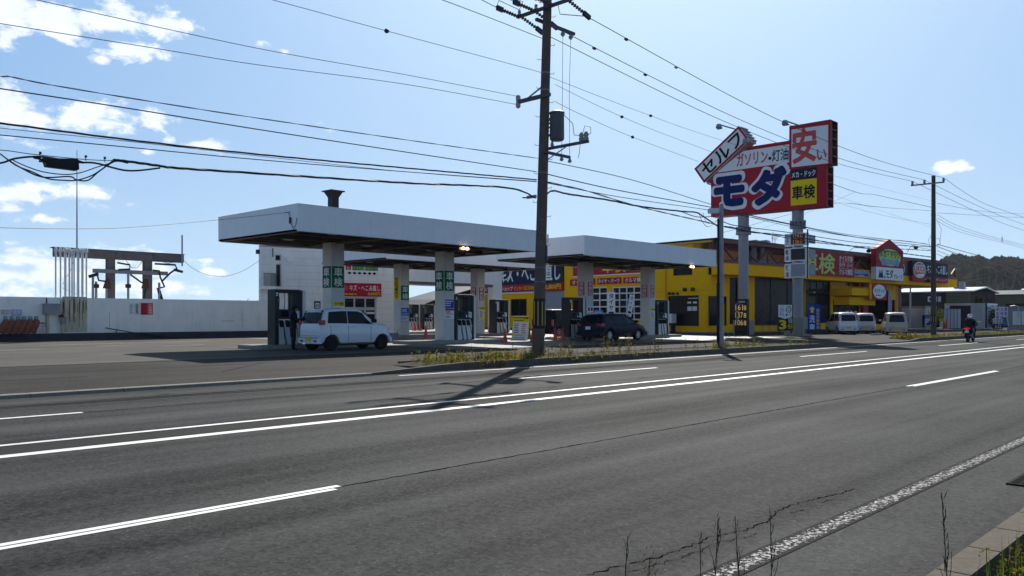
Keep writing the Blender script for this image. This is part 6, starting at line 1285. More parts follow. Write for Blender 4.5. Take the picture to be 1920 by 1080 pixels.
# blue car wash sign
P = Pl(hz(1526, 634, .25), -FW-RT*.1); r0 = P.uv(1514,HY)[0]; r1 = P.uv(1538,HY)[0]; vb, vt = P.uv(1526,626)[1], P.uv(1526,571)[1]
tw = thing('car_wash_sign', 'standing blue car wash sign with yellow arrow beside the parked white van', 'sign', P.p((r0+r1)/2, .25, 0))
sign_on(P, r0, r1, vb, vt, M['blue'], [('poly',[(.22,.72),(.22,.84),(.10,.84),(.35,.94),(.58,.84),(.46,.84),(.46,.72)],YT),('洗車',.12,.56,.06,.66,WH,.03,True),('黄色の建物横',.66,.9,.16,.86,YT,.02,True)], tw, 'sign_board', t=.08)
mb = MB(); mb.pbox(P, r0-.1, r1+.35, .28, .55, -.3, .25); mb.pbox(P, r0+.05, r0+.12, .4, vb, -.02, .06); mb.pbox(P, r1-.12, r1-.05, .4, vb, -.02, .06); mb.build('stand', M['dgrey'], tw, bevel=.03)
# tyre banners by the garage doors
for px0, px1, yt, yb, tilt, lab in ((1139,1153.5,548,596,0,'white upright tyre banner between the garage doors'),(1175,1192,551,592,.22,'white tyre banner bent by the wind over the garage door')):
    Pb = WP.off(1.2); u0 = fu(px0,Pb); u1 = fu(px1,Pb)-tilt*2.2; v0 = fv(px0,yb,Pb); v1 = fv(px0,yt,Pb); Pq = Pl(Pb.p(u0, v0, 0), Pb.N, Pb.V+Pb.U*tilt)
    tt = thing('nobori_banner', lab, 'banner', Pb.p(u0, GB, 0), group='tall cloth banners by the garage'); w_, h_ = abs(u1-u0), v1-v0
    sign_on(Pq, 0, w_, 0, h_, M['pwhite'], [('タイヤ', .2,.8,.28,.96,INK,.03,True),('rect',.15,.85,.14,.24,M['navy']),('lines',.1,.9,.02,.1,INK,1)], tt, 'banner_cloth', t=.01)
    mb = MB(); mb.tube([Pq.p(-.03, -1.6, 0), Pq.p(-.03, h_+.1, 0), Pq.p(w_, h_+.1, 0)], .02, 0, 6); mb.build('pole', M['frame'], tt)
Pb = WP.off(.6); r = R4(1115,1130,582,592,Pb); tt = thing('blue_tyre_sign', 'small blue sign above the roof of the dark wagon', 'sign', Pb.p(r[0], r[2], 0)); sign_on(Pb, *r, M['lblue'], [('エコ',.1,.9,.15,.7,WH,.03)], tt, 'board', t=.05); mb = MB(); mb.pbox(Pb, r[0]+.1, r[0]+.16, GB, r[2], 0, .05); mb.build('post', M['frame'], tt)

# ------------------------------------------------------------------ vehicles
M['carwhite'] = mat('car_paint_white', (0.66,0.68,0.71), 0.3, var=.02, coat=.6, dirt=.08, dcol=(.35,.35,.35)); M['carblue'] = mat('car_paint_dark_blue', (0.003,0.005,0.026), 0.4, var=.05, coat=.03, spec=.12)
M['carbeige'] = mat('car_paint_champagne', (0.46,0.41,0.33), 0.35, var=.03, coat=.4, dirt=.2); M['carblack'] = mat('car_paint_black', (0.005,0.006,0.010), 0.4, var=.05, coat=.03, spec=.15); M['carsilver'] = mat('car_paint_pearl', (0.55,0.56,0.60), 0.35, metal=.1, var=.03, coat=.4, dirt=.1)
M['carglass'] = mat('car_glass', (0.006,0.007,0.012), 0.15, var=.1, spec=.14)
M['litglass'] = mat('tinted_window_lighter', (0.06,0.09,0.13), 0.1, var=.2)
def interp(t, x):
    for (a, b), (c, d) in zip(t, t[1:]):
        if x <= c: return b+(d-b)*((x-a)/(c-a) if c > a else 0)
    return t[-1][1]
def car(kind, label, loc, rz, spec, group=None, driver=False):
    """x forward; profile tables give roof/hood line, belt, half width, tumblehome"""
    L_, W2, top, belt, wr, ax, paint = spec['L'], spec['W']/2, spec['top'], spec['belt'], spec['wr'], spec['ax'], M[spec['paint']]
    t = thing(kind, label, 'car' if kind != 'minivan' else 'minivan', loc, rz, group)
    m4 = TM[t.name]; gc = spec.get('gc', .19)
    xs = sorted({round(L_*i/44, 4) for i in range(45)} | {x for x, _ in top})
    def endw(x): # plan rounding at the ends
        e = .16; k = 1.0
        if x < e: k = 1-.10*((e-x)/e)**2
        if x > L_-.35: k = 1-.22*((x-(L_-.35))/.35)**2
        return W2*k
    def ring(x):
        zt = interp(top, x); zb_ = min(interp(belt, x), zt-.03); w = endw(x); gh = zt-zb_
        tum = spec.get('tum', .16)*min(1, gh/.45); wt = w-tum-.02; rr = min(.10, gh*.4+.02)
        lo = gc+(.05 if .3 < x < L_-.3 else .10)
        return [(0,lo),(w-.12,lo),(w-.03,lo+.06),(w,lo+.22),(w+.004,(lo+zb_)/2+.05),(w-.012,zb_-.06),(w-.035,zb_),(w-.035-(w-.035-wt)*.5,zb_+(zt-zb_-rr)*.5),(wt,zt-rr),(wt-.05,zt-rr*.32),(wt-.15,zt),(0,zt+.018)]
    mb = MB(); mb.M = m4; vs = []; fs = []; rings = [ring(x) for x in xs]; k = len(rings[0]); full = 2*k-2
    for x, r in zip(xs, rings):
        pts = r + [(-y, z) for y, z in r[1:-1][::-1]]
        # keep the wheel arches open: lift the lower side points over each axle
        q = []
        for y, z in pts:
            for a in ax:
                d = abs(x-a); R = wr+.055
                if d < R and abs(y) > W2*.6: z = max(z, wr+math.sqrt(R*R-d*d))
            q.append((x, y, z))
        vs += q
    for i in range(len(xs)-1):
        for j in range(full): fs.append((i*full+j, i*full+(j+1) % full, (i+1)*full+(j+1) % full, (i+1)*full+j))
    fs.append(tuple(range(full))[::-1]); fs.append(tuple((len(xs)-1)*full+j for j in range(full)))
    mb.add(vs, fs); body = mb.build('body', paint, t, smooth=True)
    mb = MB(); mb.M = m4; mb.box(.25, L_-.25, -W2+.15, W2-.15, gc+.0, .55); mb.build('underbody', M['black'], t)
    def side(x, f, s, o=.006):   # point on the side glass band; f 0 at belt..1 at roof edge
        zt = interp(top, x); zb_ = min(interp(belt, x), zt-.03); w = endw(x); gh = zt-zb_; tum = spec.get('tum', .16)*min(1, gh/.45); wt = w-tum-.02; rr = min(.10, gh*.4+.02)
        z1 = zt-rr; return Vector((x, s*((w-.035)+(wt-(w-.035))*f+o), zb_+(z1-zb_)*f))
    for s in (1, -1):
        for wi, (xa, xb, fa, fb) in enumerate(spec['win']):
            mb = MB(); mb.M = m4; n = 10; P = []
            for i in range(n+1):
                x = xa+(xb-xa)*i/n; lo_, hi = .02, .97
                fk = 1.0
                hi2 = hi
                if fb and x > xb-fb: hi2 = hi-(hi-lo_)*((x-(xb-fb))/fb)**1.1
                if fa and x < xa+fa: hi2 = min(hi2, hi-(hi-lo_)*(1-(x-xa)/fa)**2*.9)
                P.append((side(x, lo_, s), side(x, max(hi2, lo_+.02), s)))
            vs = [p for pr_ in P for p in pr_]; fs = [(2*i, 2*i+2, 2*i+3, 2*i+1) if s > 0 else (2*i, 2*i+1, 2*i+3, 2*i+2) for i in range(n)]
            mb.add(vs, fs); mb.build('side_window', M['carglass'], t)
    # windscreen and rear window follow the top line
    def lid(name, xa, xb, inset, m, off=.012, n=8):
        mb = MB(); mb.M = m4; vs = []; 
        for i in range(n+1):
            x = xa+(xb-xa)*i/n; zt = interp(top, x); zbb = min(interp(belt, x), zt-.03); w = endw(x); gh = zt-zbb; wt = w-spec.get('tum',.16)*min(1, gh/.45)-.02
            for y in (-wt+inset, -wt*.5, 0, wt*.5, wt-inset): vs.append((x, y, zt+off+.018*(1-abs(y)/max(wt,.1))))
        fs = [(i*5+j, i*5+j+1, (i+1)*5+j+1, (i+1)*5+j) for i in range(n) for j in range(4)]
        mb.add(vs, fs); return mb.build(name, m, t)
    lid('windscreen', *spec['ws'], .04, M['carglass'])
    rw = spec['rear']  # rear glass on the near-vertical tail: z0,z1, half width bottom/top, x of tail at those heights
    mb = MB(); mb.M = m4; z0, z1, y0, y1 = rw; 
    def tailx(z):
        for (a, b), (c, d) in zip(top, top[1:]):
            if b <= z <= d and d > b: return a+(c-a)*(z-b)/(d-b)
        return 0.0
    vs = []; n = 6
    for i in range(n+1):
        z = z0+(z1-z0)*i/n; y = y0+(y1-y0)*i/n; x = tailx(z)-.012
        vs += [(x+.02, -y, z), (x, -y*.5, z), (x, y*.5, z), (x+.02, y, z)]
    mb.add(vs, [(i*4+j, (i+1)*4+j, (i+1)*4+j+1, i*4+j+1) for i in range(n) for j in range(3)]); mb.build('rear_window', M['carglass'], t)
    mb = MB(); mb.M = m4; mb.beam((-.03, -.1, z0+.0), (-.04, .25, z0+.16), .025, .02); mb.build('rear_wiper', M['black'], t)
    mb = MB(); mb.M = m4; zz = spec.get('bz', .42); mb.box(-.06, .1, -W2*.93, W2*.93, gc+.08, zz); mb.box(-.065, -.06, -W2*.9, W2*.9, zz-.03, zz-.015, 1)
    for s in (-1, 1): mb.box(-.068, -.06, s*W2*.62-.1, s*W2*.62+.1, zz-.16, zz-.10, 1)
    mb.build('rear_bumper', [paint, M['black']], t, bevel=.02)
    mb = MB(); mb.M = m4; mb.box(L_-.12, L_+.03, -W2*.86, W2*.86, gc+.08, .48); mb.build('front_bumper', paint, t, bevel=.03)
    for s in (-1, 1):
        tl = spec['tail']; mb = MB(); mb.M = m4; xx = tailx((tl[0]+tl[1])/2)
        mb.box(xx-.035, xx+tl[3], s*(W2-.012) if s > 0 else -W2-.004+.0, (W2+.004) if s > 0 else -(W2-.012), tl[0], tl[1]); mb.box(xx-.04, xx+.02, (W2-tl[2]) if s > 0 else -W2+.012, W2-.0125 if s > 0 else -(W2-tl[2]), tl[0], tl[1]); mb.build('tail_light', M['tlight'], t)
        mb = MB(); mb.M = m4; zl = interp(top, L_-.1)-.12; mb.hexa([(L_-.42, s*(W2-.10), zl-.1),(L_-.05, s*(W2-.22), zl-.12),(L_-.05, s*(W2-.45), zl-.12),(L_-.42, s*(W2-.3), zl-.1),(L_-.42, s*(W2-.06), zl+.05),(L_-.08, s*(W2-.2), zl+.04),(L_-.08, s*(W2-.45), zl+.06),(L_-.42, s*(W2-.3), zl+.1)]); mb.build('headlight', M['chrome'], t)
        mb = MB(); mb.M = m4; xm = spec['mir']; zm_ = interp(belt, xm)+.05; mb.cbox(Pl((xm, s*(W2+.02) if s > 0 else -W2-.22, zm_), (-1,0,0) if True else 0), (-.2 if s > 0 else -.2), 0, 0, .15, -.12, 0, .03) if s < 0 else mb.cbox(Pl((xm, W2+.22, zm_), (-1,0,0)), 0, .2, 0, .15, -.12, 0, .03)
        mb.build('wing_mirror', paint if spec['paint'] != 'carwhite' else M['black'], t)
        for hx in spec['hand']:
            mb = MB(); mb.M = m4; mb.beam((hx, s*(W2+.012), interp(belt,hx)-.10), (hx+.17, s*(W2+.012), interp(belt,hx)-.10), .03, .035); mb.build('door_handle', paint, t)
    mb = MB(); mb.M = m4
    for s in (-1, 1):
        for sx in spec['seam']: zb_ = interp(belt, sx); mb.box(sx-.006, sx+.006, s*(W2+.003)-.004, s*(W2+.003)+.004, gc+.16, zb_-.07)
    mb.box(-.008, .0, -W2*.8, W2*.8, spec.get('bz', .42)+.06, spec.get('bz', .42)+.072)
    mb.build('door_seam', M['black'], t)
    mb = MB(); mb.M = m4; pz = spec['pz']; mb.box(-.085, -.068, -.165, .165, pz, pz+.165); pl = mb.build('number_plate', M[spec['plate']], t)
    mb = MB(); mb.M = m4; Pp = Pl((-.085, 0, pz), (-1,0,0)); mb.text(Pp, '12-34', -.13, .13, .025, .09, .004, 0, .02); mb.text(Pp, 'ー', -.06, .06, .115, .14, .004, 0, .0) if False else None
    for ax_ in ax:
        for s in (-1, 1):
            mb = MB(); mb.M = m4; c = Vector((ax_, s*(W2-.22), wr)); mb.lathe(c, [(wr*.6,0),(wr*.97,.0),(wr,.03),(wr,.16),(wr*.95,.195),(wr*.66,.20),(wr*.62,.18)], 28, 0, (0,s,0)); wl = mb.build('wheel', M['rubber'], t, smooth=True)
            mb = MB(); mb.M = m4; c2 = Vector((ax_, s*(W2-.045), wr)); Pw = Pl(c2, (0, s, 0)); mb.disc(Pw, 0, 0, wr*.64, wr*.64, -.03, 0, 0)
            for q in range(9): a = q*2*math.pi/9; mb.beam(Pw.p(math.cos(a)*.05, math.sin(a)*.05, .008), Pw.p(math.cos(a)*wr*.6, math.sin(a)*wr*.6, .008), .035, .02, 1, up=Pw.N)
            mb.ring(Pw, 0, 0, wr*.64, wr*.64, .025, .012, 1); mb.disc(Pw, 0, 0, .06, .06, 0, .02, 1, 12)
            rim = mb.build('rim', [M['black'], M[spec.get('rim', 'frame')]], None); rim.parent = wl; rim.data.transform(TM[t.name].inverted())
    return t
KEI = dict(L=3.4, W=1.475, paint='carwhite', top=[(0,.62),(.02,.98),(.05,1.10),(.17,1.48),(.28,1.57),(1.0,1.62),(1.75,1.61),(1.98,1.55),(2.56,1.09),(2.68,1.05),(3.12,.99),(3.3,.90),(3.38,.74),(3.4,.5)],
  belt=[(0,1.02),(.5,1.03),(2.4,1.0),(2.6,.97),(3.4,.5)], wr=.285, ax=(.52,2.88), win=[(.34,1.23,.08,0),(1.26,2.47,0,.50)], ws=(2.02,2.53), rear=(1.03,1.52,.66,.60), tail=(.98,1.16,.14,.16), mir=2.3, hand=(.62,1.42), seam=(.45,1.25,2.3), pz=.36, plate='plateY', rim='black', bz=.50, tum=.12)
car('kei_car', 'white boxy kei car with black wheels refuelling at the nearest pump', (17.4, 27.08, gz(17,27)), 0, KEI)
WAG = dict(L=4.4, W=1.70, paint='carblue', top=[(0,.60),(.03,.92),(.10,1.0),(.34,1.36),(.50,1.43),(1.4,1.475),(2.3,1.46),(2.6,1.40),(3.35,.98),(3.6,.94),(4.15,.82),(4.34,.66),(4.4,.5)],
  belt=[(0,.98),(.5,.99),(3.1,.91),(3.3,.88),(4.4,.45)], wr=.305, ax=(.78,3.38), win=[(.5,1.05,.3,0),(1.10,2.0,0,0),(2.05,3.2,0,.85)], ws=(2.66,3.32), rear=(.96,1.30,.62,.50), tail=(.80,.95,.30,.25), mir=2.92, hand=(1.2,2.1), seam=(1.1,2.02,3.0), pz=.62, plate='pwhite', rim='frame', bz=.5, tum=.2)
car('estate_car', 'dark blue estate car with silver wheels under the right canopy', (34.8, 27.4, gz(35,27)), 0, WAG)
SUV = dict(L=3.7, W=1.6, paint='carblack', top=[(0,.62),(.03,1.05),(.12,1.66),(.2,1.70),(2.1,1.72),(2.2,1.66),(2.5,1.12),(2.6,1.08),(3.55,1.02),(3.65,.8),(3.7,.55)],
  belt=[(0,1.08),(2.4,1.06),(3.7,.6)], wr=.35, ax=(.62,2.95), win=[(.2,1.1,.02,0),(1.16,2.3,0,.2)], ws=(2.22,2.48), rear=(1.12,1.58,.55,.52), tail=(.75,1.12,.12,.06), mir=2.2, hand=(1.3,), seam=(1.1,2.25), pz=.5, plate='plateY', rim='gpaint', bz=.52, gc=.26, tum=.06)
car('off_road_car', 'black boxy off road car with upright tail light beyond the right canopy pump', (36.1, 31.85, gz(36,31)), 0, SUV)
VAN = dict(L=3.4, W=1.475, paint='carsilver', top=[(0,.62),(.03,1.0),(.10,1.50),(.2,1.60),(.5,1.66),(1.9,1.66),(2.15,1.58),(2.85,1.02),(3.1,.95),(3.32,.85),(3.4,.55)],
  belt=[(0,1.0),(2.6,.95),(2.9,.9),(3.4,.5)], wr=.285, ax=(.48,2.85), win=[(.25,1.15,.05,0),(1.2,2.65,0,.7)], ws=(2.2,2.82), rear=(1.0,1.54,.66,.58), tail=(.98,1.3,.05,.04), mir=2.5, hand=(.55,1.4), seam=(.45,1.2,2.3), pz=.42, plate='plateY', rim='frame', bz=.52, tum=.10)
for px, dpt, hd, lab, pc, sc in ((1591,63.5,40,'white van parked leftmost of the three by the blue sign','carwhite',1.02),(1624.5,66,31,'white hatchback parked in the middle of the three','carsilver',.99),(1681.5,62,25,'champagne minivan parked rightmost of the three','carbeige',1.04)):
    q = hD(px, HY, dpt); a = rad(hd); c = Vector((q.x, q.y, gz(q.x,q.y)-.0)); VAN['paint'] = pc; VAN['rear'] = (1.0,1.54,.66,.58) if pc != 'carbeige' else (.96,1.53,.66,.54)
    t = car('minivan', lab, c, a, VAN, 'minivans parked before the yellow building'); t.scale = (sc, sc, sc)
mb = MB(); p = hz(1643, 628, .22); mb.cbox(Pl(p, (0,0,1), (0,1,0)), -1.0, 1.0, -.08, .08, 0, .12, .05); o = mb.build('wheel_stop', M['concrete']); tag(o, 'concrete wheel stop between two parked vans', 'wheel stop')
# ------------------------------------------------------------------ hills, far houses, sheds at the right
from mathutils import noise as mnoise
RG = [(1500,575),(1640,556),(1700,530),(1745,500),(1765,491),(1785,485),(1800,484),(1815,487),(1835,484),(1850,489),(1870,485),(1895,484),(1920,486),(2000,478),(2150,470),(2400,500),(2800,560)]
M['forest'] = mat('autumn_forest', (0.05,0.042,0.03), 0.95, var=0.75, vs=0.035, bump=0)
def forestmat():
    m, t, b = nmat('forested_slope'); nn = t.nodes; l = t.links; tcn = nn.new('ShaderNodeTexCoord')
    n1_ = nn.new('ShaderNodeTexNoise'); n1_.inputs['Scale'].default_value = .02; n1_.inputs['Detail'].default_value = 12; n1_.inputs['Roughness'].default_value = .75; l.new(tcn.outputs['Object'], n1_.inputs[0])
    v = nn.new('ShaderNodeTexVoronoi'); v.inputs['Scale'].default_value = .13; l.new(tcn.outputs['Object'], v.inputs[0])
    cr = nn.new('ShaderNodeValToRGB'); e = cr.color_ramp.elements; e[0].position = .38; e[0].color = (.010,.014,.012,1); e[1].position = .66; e[1].color = (.06,.042,.024,1); k = e.new(.52); k.color = (.024,.024,.016,1)
    l.new(n1_.outputs[0], cr.inputs[0]); mm = nn.new('ShaderNodeMix'); mm.data_type = 'RGBA'; mm.blend_type = 'MULTIPLY'; mm.inputs[0].default_value = .8; l.new(cr.outputs[0], mm.inputs[6])
    r = nn.new('ShaderNodeMapRange'); l.new(v.outputs['Distance'], r.inputs[0]); r.inputs[2].default_value = .8; r.inputs[3].default_value = 1.5; r.inputs[4].default_value = .3; cc_ = nn.new('ShaderNodeCombineColor'); [l.new(r.outputs[0], cc_.inputs[i]) for i in range(3)]; l.new(cc_.outputs[0], mm.inputs[7]); l.new(mm.outputs[2], b.inputs['Base Color']); b.inputs['Roughness'].default_value = 1; b.inputs['Specular IOR Level'].default_value = 0; return m
mb = MB(); NX, NYY = 900, 60; vs = []
for j in range(NYY+1):
    f_ = j/NYY
    for i in range(NX+1):
        px = 1560+900*i/NX; y = interp(RG, px); dr = 760+140*math.sin(px*.006); top = (HY-y)/FPX*dr+CH
        dep = dr-(1-f_)*330; zz = top*math.sin(f_*math.pi/2)**1.1
        w = hD(px, HY, dep); nz = mnoise.fractal(Vector((w.x*.011, w.y*.011, 3)), 1.0, 2.0, 6)*9*min(1, f_*2.5)*(1-f_*.55) + mnoise.fractal(Vector((w.x*.16, w.y*.16, 1)), .6, 2.1, 4)*2.4*min(1,f_*3)
        vs.append((w.x, w.y, max(-3, zz+nz-2)))
mb.add(vs, [(j*(NX+1)+i, j*(NX+1)+i+1, (j+1)*(NX+1)+i+1, (j+1)*(NX+1)+i) for j in range(NYY) for i in range(NX)])
o = mb.build('hills', forestmat(), smooth='all'); o['kind'] = 'structure'
M['brown'] = mat('dark_brown_siding', (0.05,0.035,0.028), .8, var=.15); M['greige'] = mat('olive_siding', (0.12,0.105,0.07), .8, var=.1); M['metalroof'] = mat('bright_metal_roof', (0.62,0.66,0.7), .3, metal=.6, var=.05); M['shedw'] = mat('pale_shed_panel', (0.55,0.58,0.62), .6, var=.06, dirt=.2); M['lite'] = mat('translucent_white_panel', (0.75,0.78,0.82), .4, var=.05, dirt=.2)
def XPl(X): return Pl((X, 0, 0), (-1, 0, 0))
def xr_(P, px0, px1, yt, yb): return P.uv(px0, HY)[0], P.uv(px1, HY)[0], P.uv(px0, yb)[1], P.uv(px0, yt)[1]
def house(name, label, cat, X, px0, px1, ytop, depth, wm_, rm_, roofh=1.2, eave=.4, slope=True):
    P = XPl(X); u0, u1 = P.uv(px0, HY)[0], P.uv(px1, HY)[0]; z1 = P.uv((px0+px1)/2, ytop)[1]; t = thing(name, label, cat, P.p((u0+u1)/2, .4, 0))
    mb = MB(); mb.pbox(P, u0, u1, .3, z1, -depth, 0); mb.build('wall', wm_, t)
    mb = MB(); e = eave
    if slope:
        mb.hexa([P.p(u0-e,z1-.1,e),P.p(u1+e,z1-.1,e),P.p(u1+e,z1+roofh,-depth/2),P.p(u0-e,z1+roofh,-depth/2),P.p(u0-e,z1+.05,e),P.p(u1+e,z1+.05,e),P.p(u1+e,z1+roofh+.15,-depth/2),P.p(u0-e,z1+roofh+.15,-depth/2)])
        mb.hexa([P.p(u0-e,z1-.1,-depth-e),P.p(u1+e,z1-.1,-depth-e),P.p(u1+e,z1+roofh,-depth/2-.001),P.p(u0-e,z1+roofh,-depth/2-.001),P.p(u0-e,z1+.05,-depth-e),P.p(u1+e,z1+.05,-depth-e),P.p(u1+e,z1+roofh+.15,-depth/2-.001),P.p(u0-e,z1+roofh+.15,-depth/2-.001)])
    else: mb.pbox(P, u0-e, u1+e, z1, z1+.25, -depth-e, e)
    mb.build('roof', rm_, t); return t, P, u0, u1, z1
t, P, u0, u1, z1 = house('brown_house', 'dark brown house with pale metal roof and white framed windows behind the brown pole', 'house', 118, 1672, 1820, 547, 12, M['brown'], M['metalroof'], .55)
for a, b in ((1740,1749),(1751,1757),(1759.5,1764.5)): window(P, xr_(P, a, b, 556, 566), n=.02, fw=.18, fm=M['pwhite'], par=t)
mb = MB(); mb.pbox(P, P.uv(1777,HY)[0], u1, .3, z1-.12, 0.01, .8); mb.build('grey_wing', M['greige'], t)
mb = MB(); r = xr_(P, 1785, 1794, 527, 546); mb.pbox(P, *r, -4, -3); mb.build('chimney', M['gpaint'], t); mb = MB(); r = xr_(P, 1771, 1777, 528, 545); mb.pbox(P, *r, -5, -4); mb.build('chimney', M['dgrey'], t)
t, P, u0, u1, z1 = house('pale_annex', 'small pale building between the brown house and the long olive house', 'building', 126, 1815, 1839, 550, 5, M['shedw'], M['dgrey'], slope=False, eave=.1)
t, P, u0, u1, z1 = house('olive_house', 'long low olive house with dark roof at the foot of the hill', 'house', 140, 1838, 2010, 552, 14, M['greige'], M['dgrey'], .7)
for a in (1862, 1888): window(P, xr_(P, a, a+7, 571, 582), n=.02, fw=.1, fm=M['brown'], par=t)
t, P, u0, u1, z1 = house('blue_roof_house', 'house with light blue roof cut by the right edge', 'house', 150, 1911, 2040, 550, 8, M['greige'], mat('light_blue_roof', (0.3,0.45,0.6), .4), .8)
t, P, u0, u1, z1 = house('white_container', 'pale grey storage container right of the yellow building', 'container', 101, 1676, 1735, 578, 4, M['shedw'], M['gpaint'], slope=False, eave=.03)
mb = MB()
for i in range(12): u = u0+(u1-u0)*(i+.5)/12; mb.pbox(P, u-.03, u+.03, .5, z1-.2, 0, .03)
mb.build('rib', M['shedw'], t)
t, P, u0, u1, z1 = house('open_shed', 'dark flat roofed shed standing behind the row of white panels', 'shed', 99, 1773, 1822, 573, 5, M['dgrey'], M['frame'], slope=False, eave=.1)
mb = MB(); r = xr_(P, 1773, 1781, 573, 582); mb.pbox(P, *r, .0, .4); mb.build('white_box', M['pwhite'], t)
t, P, u0, u1, z1 = house('white_shed', 'white shed with a dirty front and vertical posts, behind the motorcyclist', 'shed', 97, 1820, 1846, 573, 5, M['shedw'], M['frame'], slope=False, eave=.05)
mb = MB()
for px in (1824, 1833, 1841): u = P.uv(px,HY)[0]; mb.pbox(P, u-.06, u+.06, .4, z1, 0, .08)
mb.pbox(P, *xr_(P, 1829, 1833, 578, 581), .01, .03); mb.build('post', M['frame'], t)
P = XPl(95); f0 = None
for i in range(5):
    px0 = 1770+i*6.3; r = xr_(P, px0, px0+5.6, 580, 613.5); lab = 'tall white screen in the row before the dark shed, %s' % ('first from the left','second','middle','fourth','last at the right')[i]; b = P.p(r[0], .4, 0)
    if f0 is None:
        f0 = thing('corrugated_screen', lab, 'screen', b, group='row of tall white screens'); mb = MB(); w_ = r[1]-r[0]; mb.pbox(P, r[0], r[1], .4, r[3], -.05, 0); mb.build('sheet', M['lite'], f0); mb = MB(); mb.pbox(P, r[0]-.04, r[0]+.02, .4, r[3]+.06, -.03, .04); mb.pbox(P, r[0], r[1], r[3], r[3]+.06, -.05, .03); mb.build('frame', M['gpaint'], f0)
    else: dup(f0, b, label=lab)
P = XPl(93); t = thing('blue_stand_sign', 'blue and white standing sign left of the brown pole base', 'sign', P.p(P.uv(1740,HY)[0], .4, 0)); sign_on(P, *xr_(P, 1732.5, 1748, 591, 612.5), M['blue'], [('rect',.15,.92,.03,.72,WH),('poly',[(.3,.15),(.3,.3),(.6,.3),(.6,.5),(.8,.5),(.8,.15)],M['navy']),('lines',.2,.9,.8,.9,WH,1)], t, 'board', t=.1)
mb = MB(); mb.pbox(P, *xr_(P, 1729.5, 1732, 591, 613), -.4, .05); mb.build('side_frame', M['black'], t)
P = XPl(90); t = thing('vending_box', 'white box with a yellow top next to two red cones', 'box', P.p(P.uv(1766,HY)[0], .4, 0)); r = xr_(P, 1762, 1770, 597, 614); mb = MB(); mb.pbox(P, r[0], r[1], r[2], r[3]-.25, -.5, 0); mb.pbox(P, r[0]-.05, r[1]+.05, r[3]-.25, r[3], -.5, .05, 1); mb.pbox(P, r[0]+.1, r[1]-.1, r[2]+.3, r[3]-.6, 0, .02, 2); mb.build('box_body', [M['pwhite'], M['ytext'], M['gpaint']], t)
for px, lab in ((1770,'far left red cone beside the white box with yellow top'),(1774,'far right red cone beside the white box with yellow top')):
    q = hX(px, 613, 88); c = dup(CONE0, (q.x, q.y, .42), label=lab); c.scale = (1.15,1.15,1.5)
mb = MB(); P = XPl(96); q = P.p(P.uv(1849,HY)[0], 0, 0); mb.tube([q+UP*.4, q+UP*3.9], .09, 0, 8); o = mb.build('post', M['dgrey']); tag(o, 'thin dark post between the white shed and the dark bush', 'post')
P = XPl(100); t = thing('yard_lamp', 'pale lamp post standing at the end of the yellow building', 'street lamp', P.p(P.uv(1707,HY)[0], .4, 0)); q = P.p(P.uv(1707,HY)[0], 0, 0); mb = MB(); mb.tube([q+UP*.4, q+UP*P.uv(1707,539)[1]], .09, 0, 8); mb.build('lamp_post', M['frame'], t); mb = MB(); z_ = P.uv(1707,539)[1]; mb.box(q.x-.2, q.x+.2, q.y-.35, q.y+.35, z_-.1, z_+.25); mb.build('lamp_head', M['pwhite'], t)
P = XPl(86)
for px, w_, tx, lab in ((1870.5,7.5,'中古車','left white banner with navy letters over the entrance sign'),(1878.5,6.5,'大特価','middle white banner with navy letters over the entrance sign'),(1886,7,'買取中','right white banner with navy letters over the entrance sign')):
    r = xr_(P, px-w_/2, px+w_/2, 575.5, 601); t = thing('nobori_banner', lab, 'banner', P.p(r[0], .4, 0), group='white banners by the entrance sign'); sign_on(P, *r, WH, [(tx,.12,.88,.04,.96,M['blue'],.03,True)], t, 'banner_cloth', t=.02); mb = MB(); mb.pbox(P, r[0]-.05, r[0]-.01, .4, r[3]+.1, 0, .03); mb.build('pole', M['frame'], t)
P = XPl(84); r = xr_(P, 1862, 1880, 597, 617); t = thing('entrance_sign', 'low navy and white entrance sign at the right roadside', 'sign', P.p(r[0], .35, 0)); sign_on(P, *r, M['dnavy'], [('rect',.0,1,.5,1,WH),('お客様',.1,.9,.76,.97,M['navy'],.02),('駐車場',.06,.94,.52,.73,M['navy'],.02),('入口',.2,.85,.06,.44,WH,.03)], t, 'board', t=.1)
r = xr_(P, 1881, 1893, 597, 614); t = thing('leaning_board', 'dark blue leaning board right of the entrance sign', 'sign', P.p(r[0], .35, 0)); Pq = Pl(P.p(r[0], r[2], 0), P.N+UP*.25, UP+P.U*-.18); sign_on(Pq, 0, r[1]-r[0], 0, r[3]-r[2], M['dnavy'], [('lines',.1,.9,.1,.9,M['lblue'],5),('rect',.82,1,0,1,M['shedw'])], t, 'board', t=.1)
P = XPl(92)
t, P2, u0, u1, z1 = house('glazed_booth', 'grey booth with white window panes cut by the right edge', 'booth', 92, 1888, 1990, 574, 4, M['gpaint'], M['dgrey'], slope=False, eave=.1)
for a, b in ((1899,1906.5),(1907,1914),(1916,1924)): window(P2, xr_(P2, a, b, 583.5, 609), n=.02, nx=1, ny=2, fw=.1, fm=M['pwhite'], gm=M['lite'], par=t)
mb = MB(); q = P2.p(P2.uv(1911,HY)[0], 0, .3); zz_ = P2.uv(1911,575)[1]; mb.tube([q+UP*(zz_-1), q+UP*zz_, q+UP*(zz_+.1)-P2.U*.3, q+UP*(zz_+.05)-P2.U*.7], .04, 0, 6); mb.build('curved_pipe', M['frame'], t)
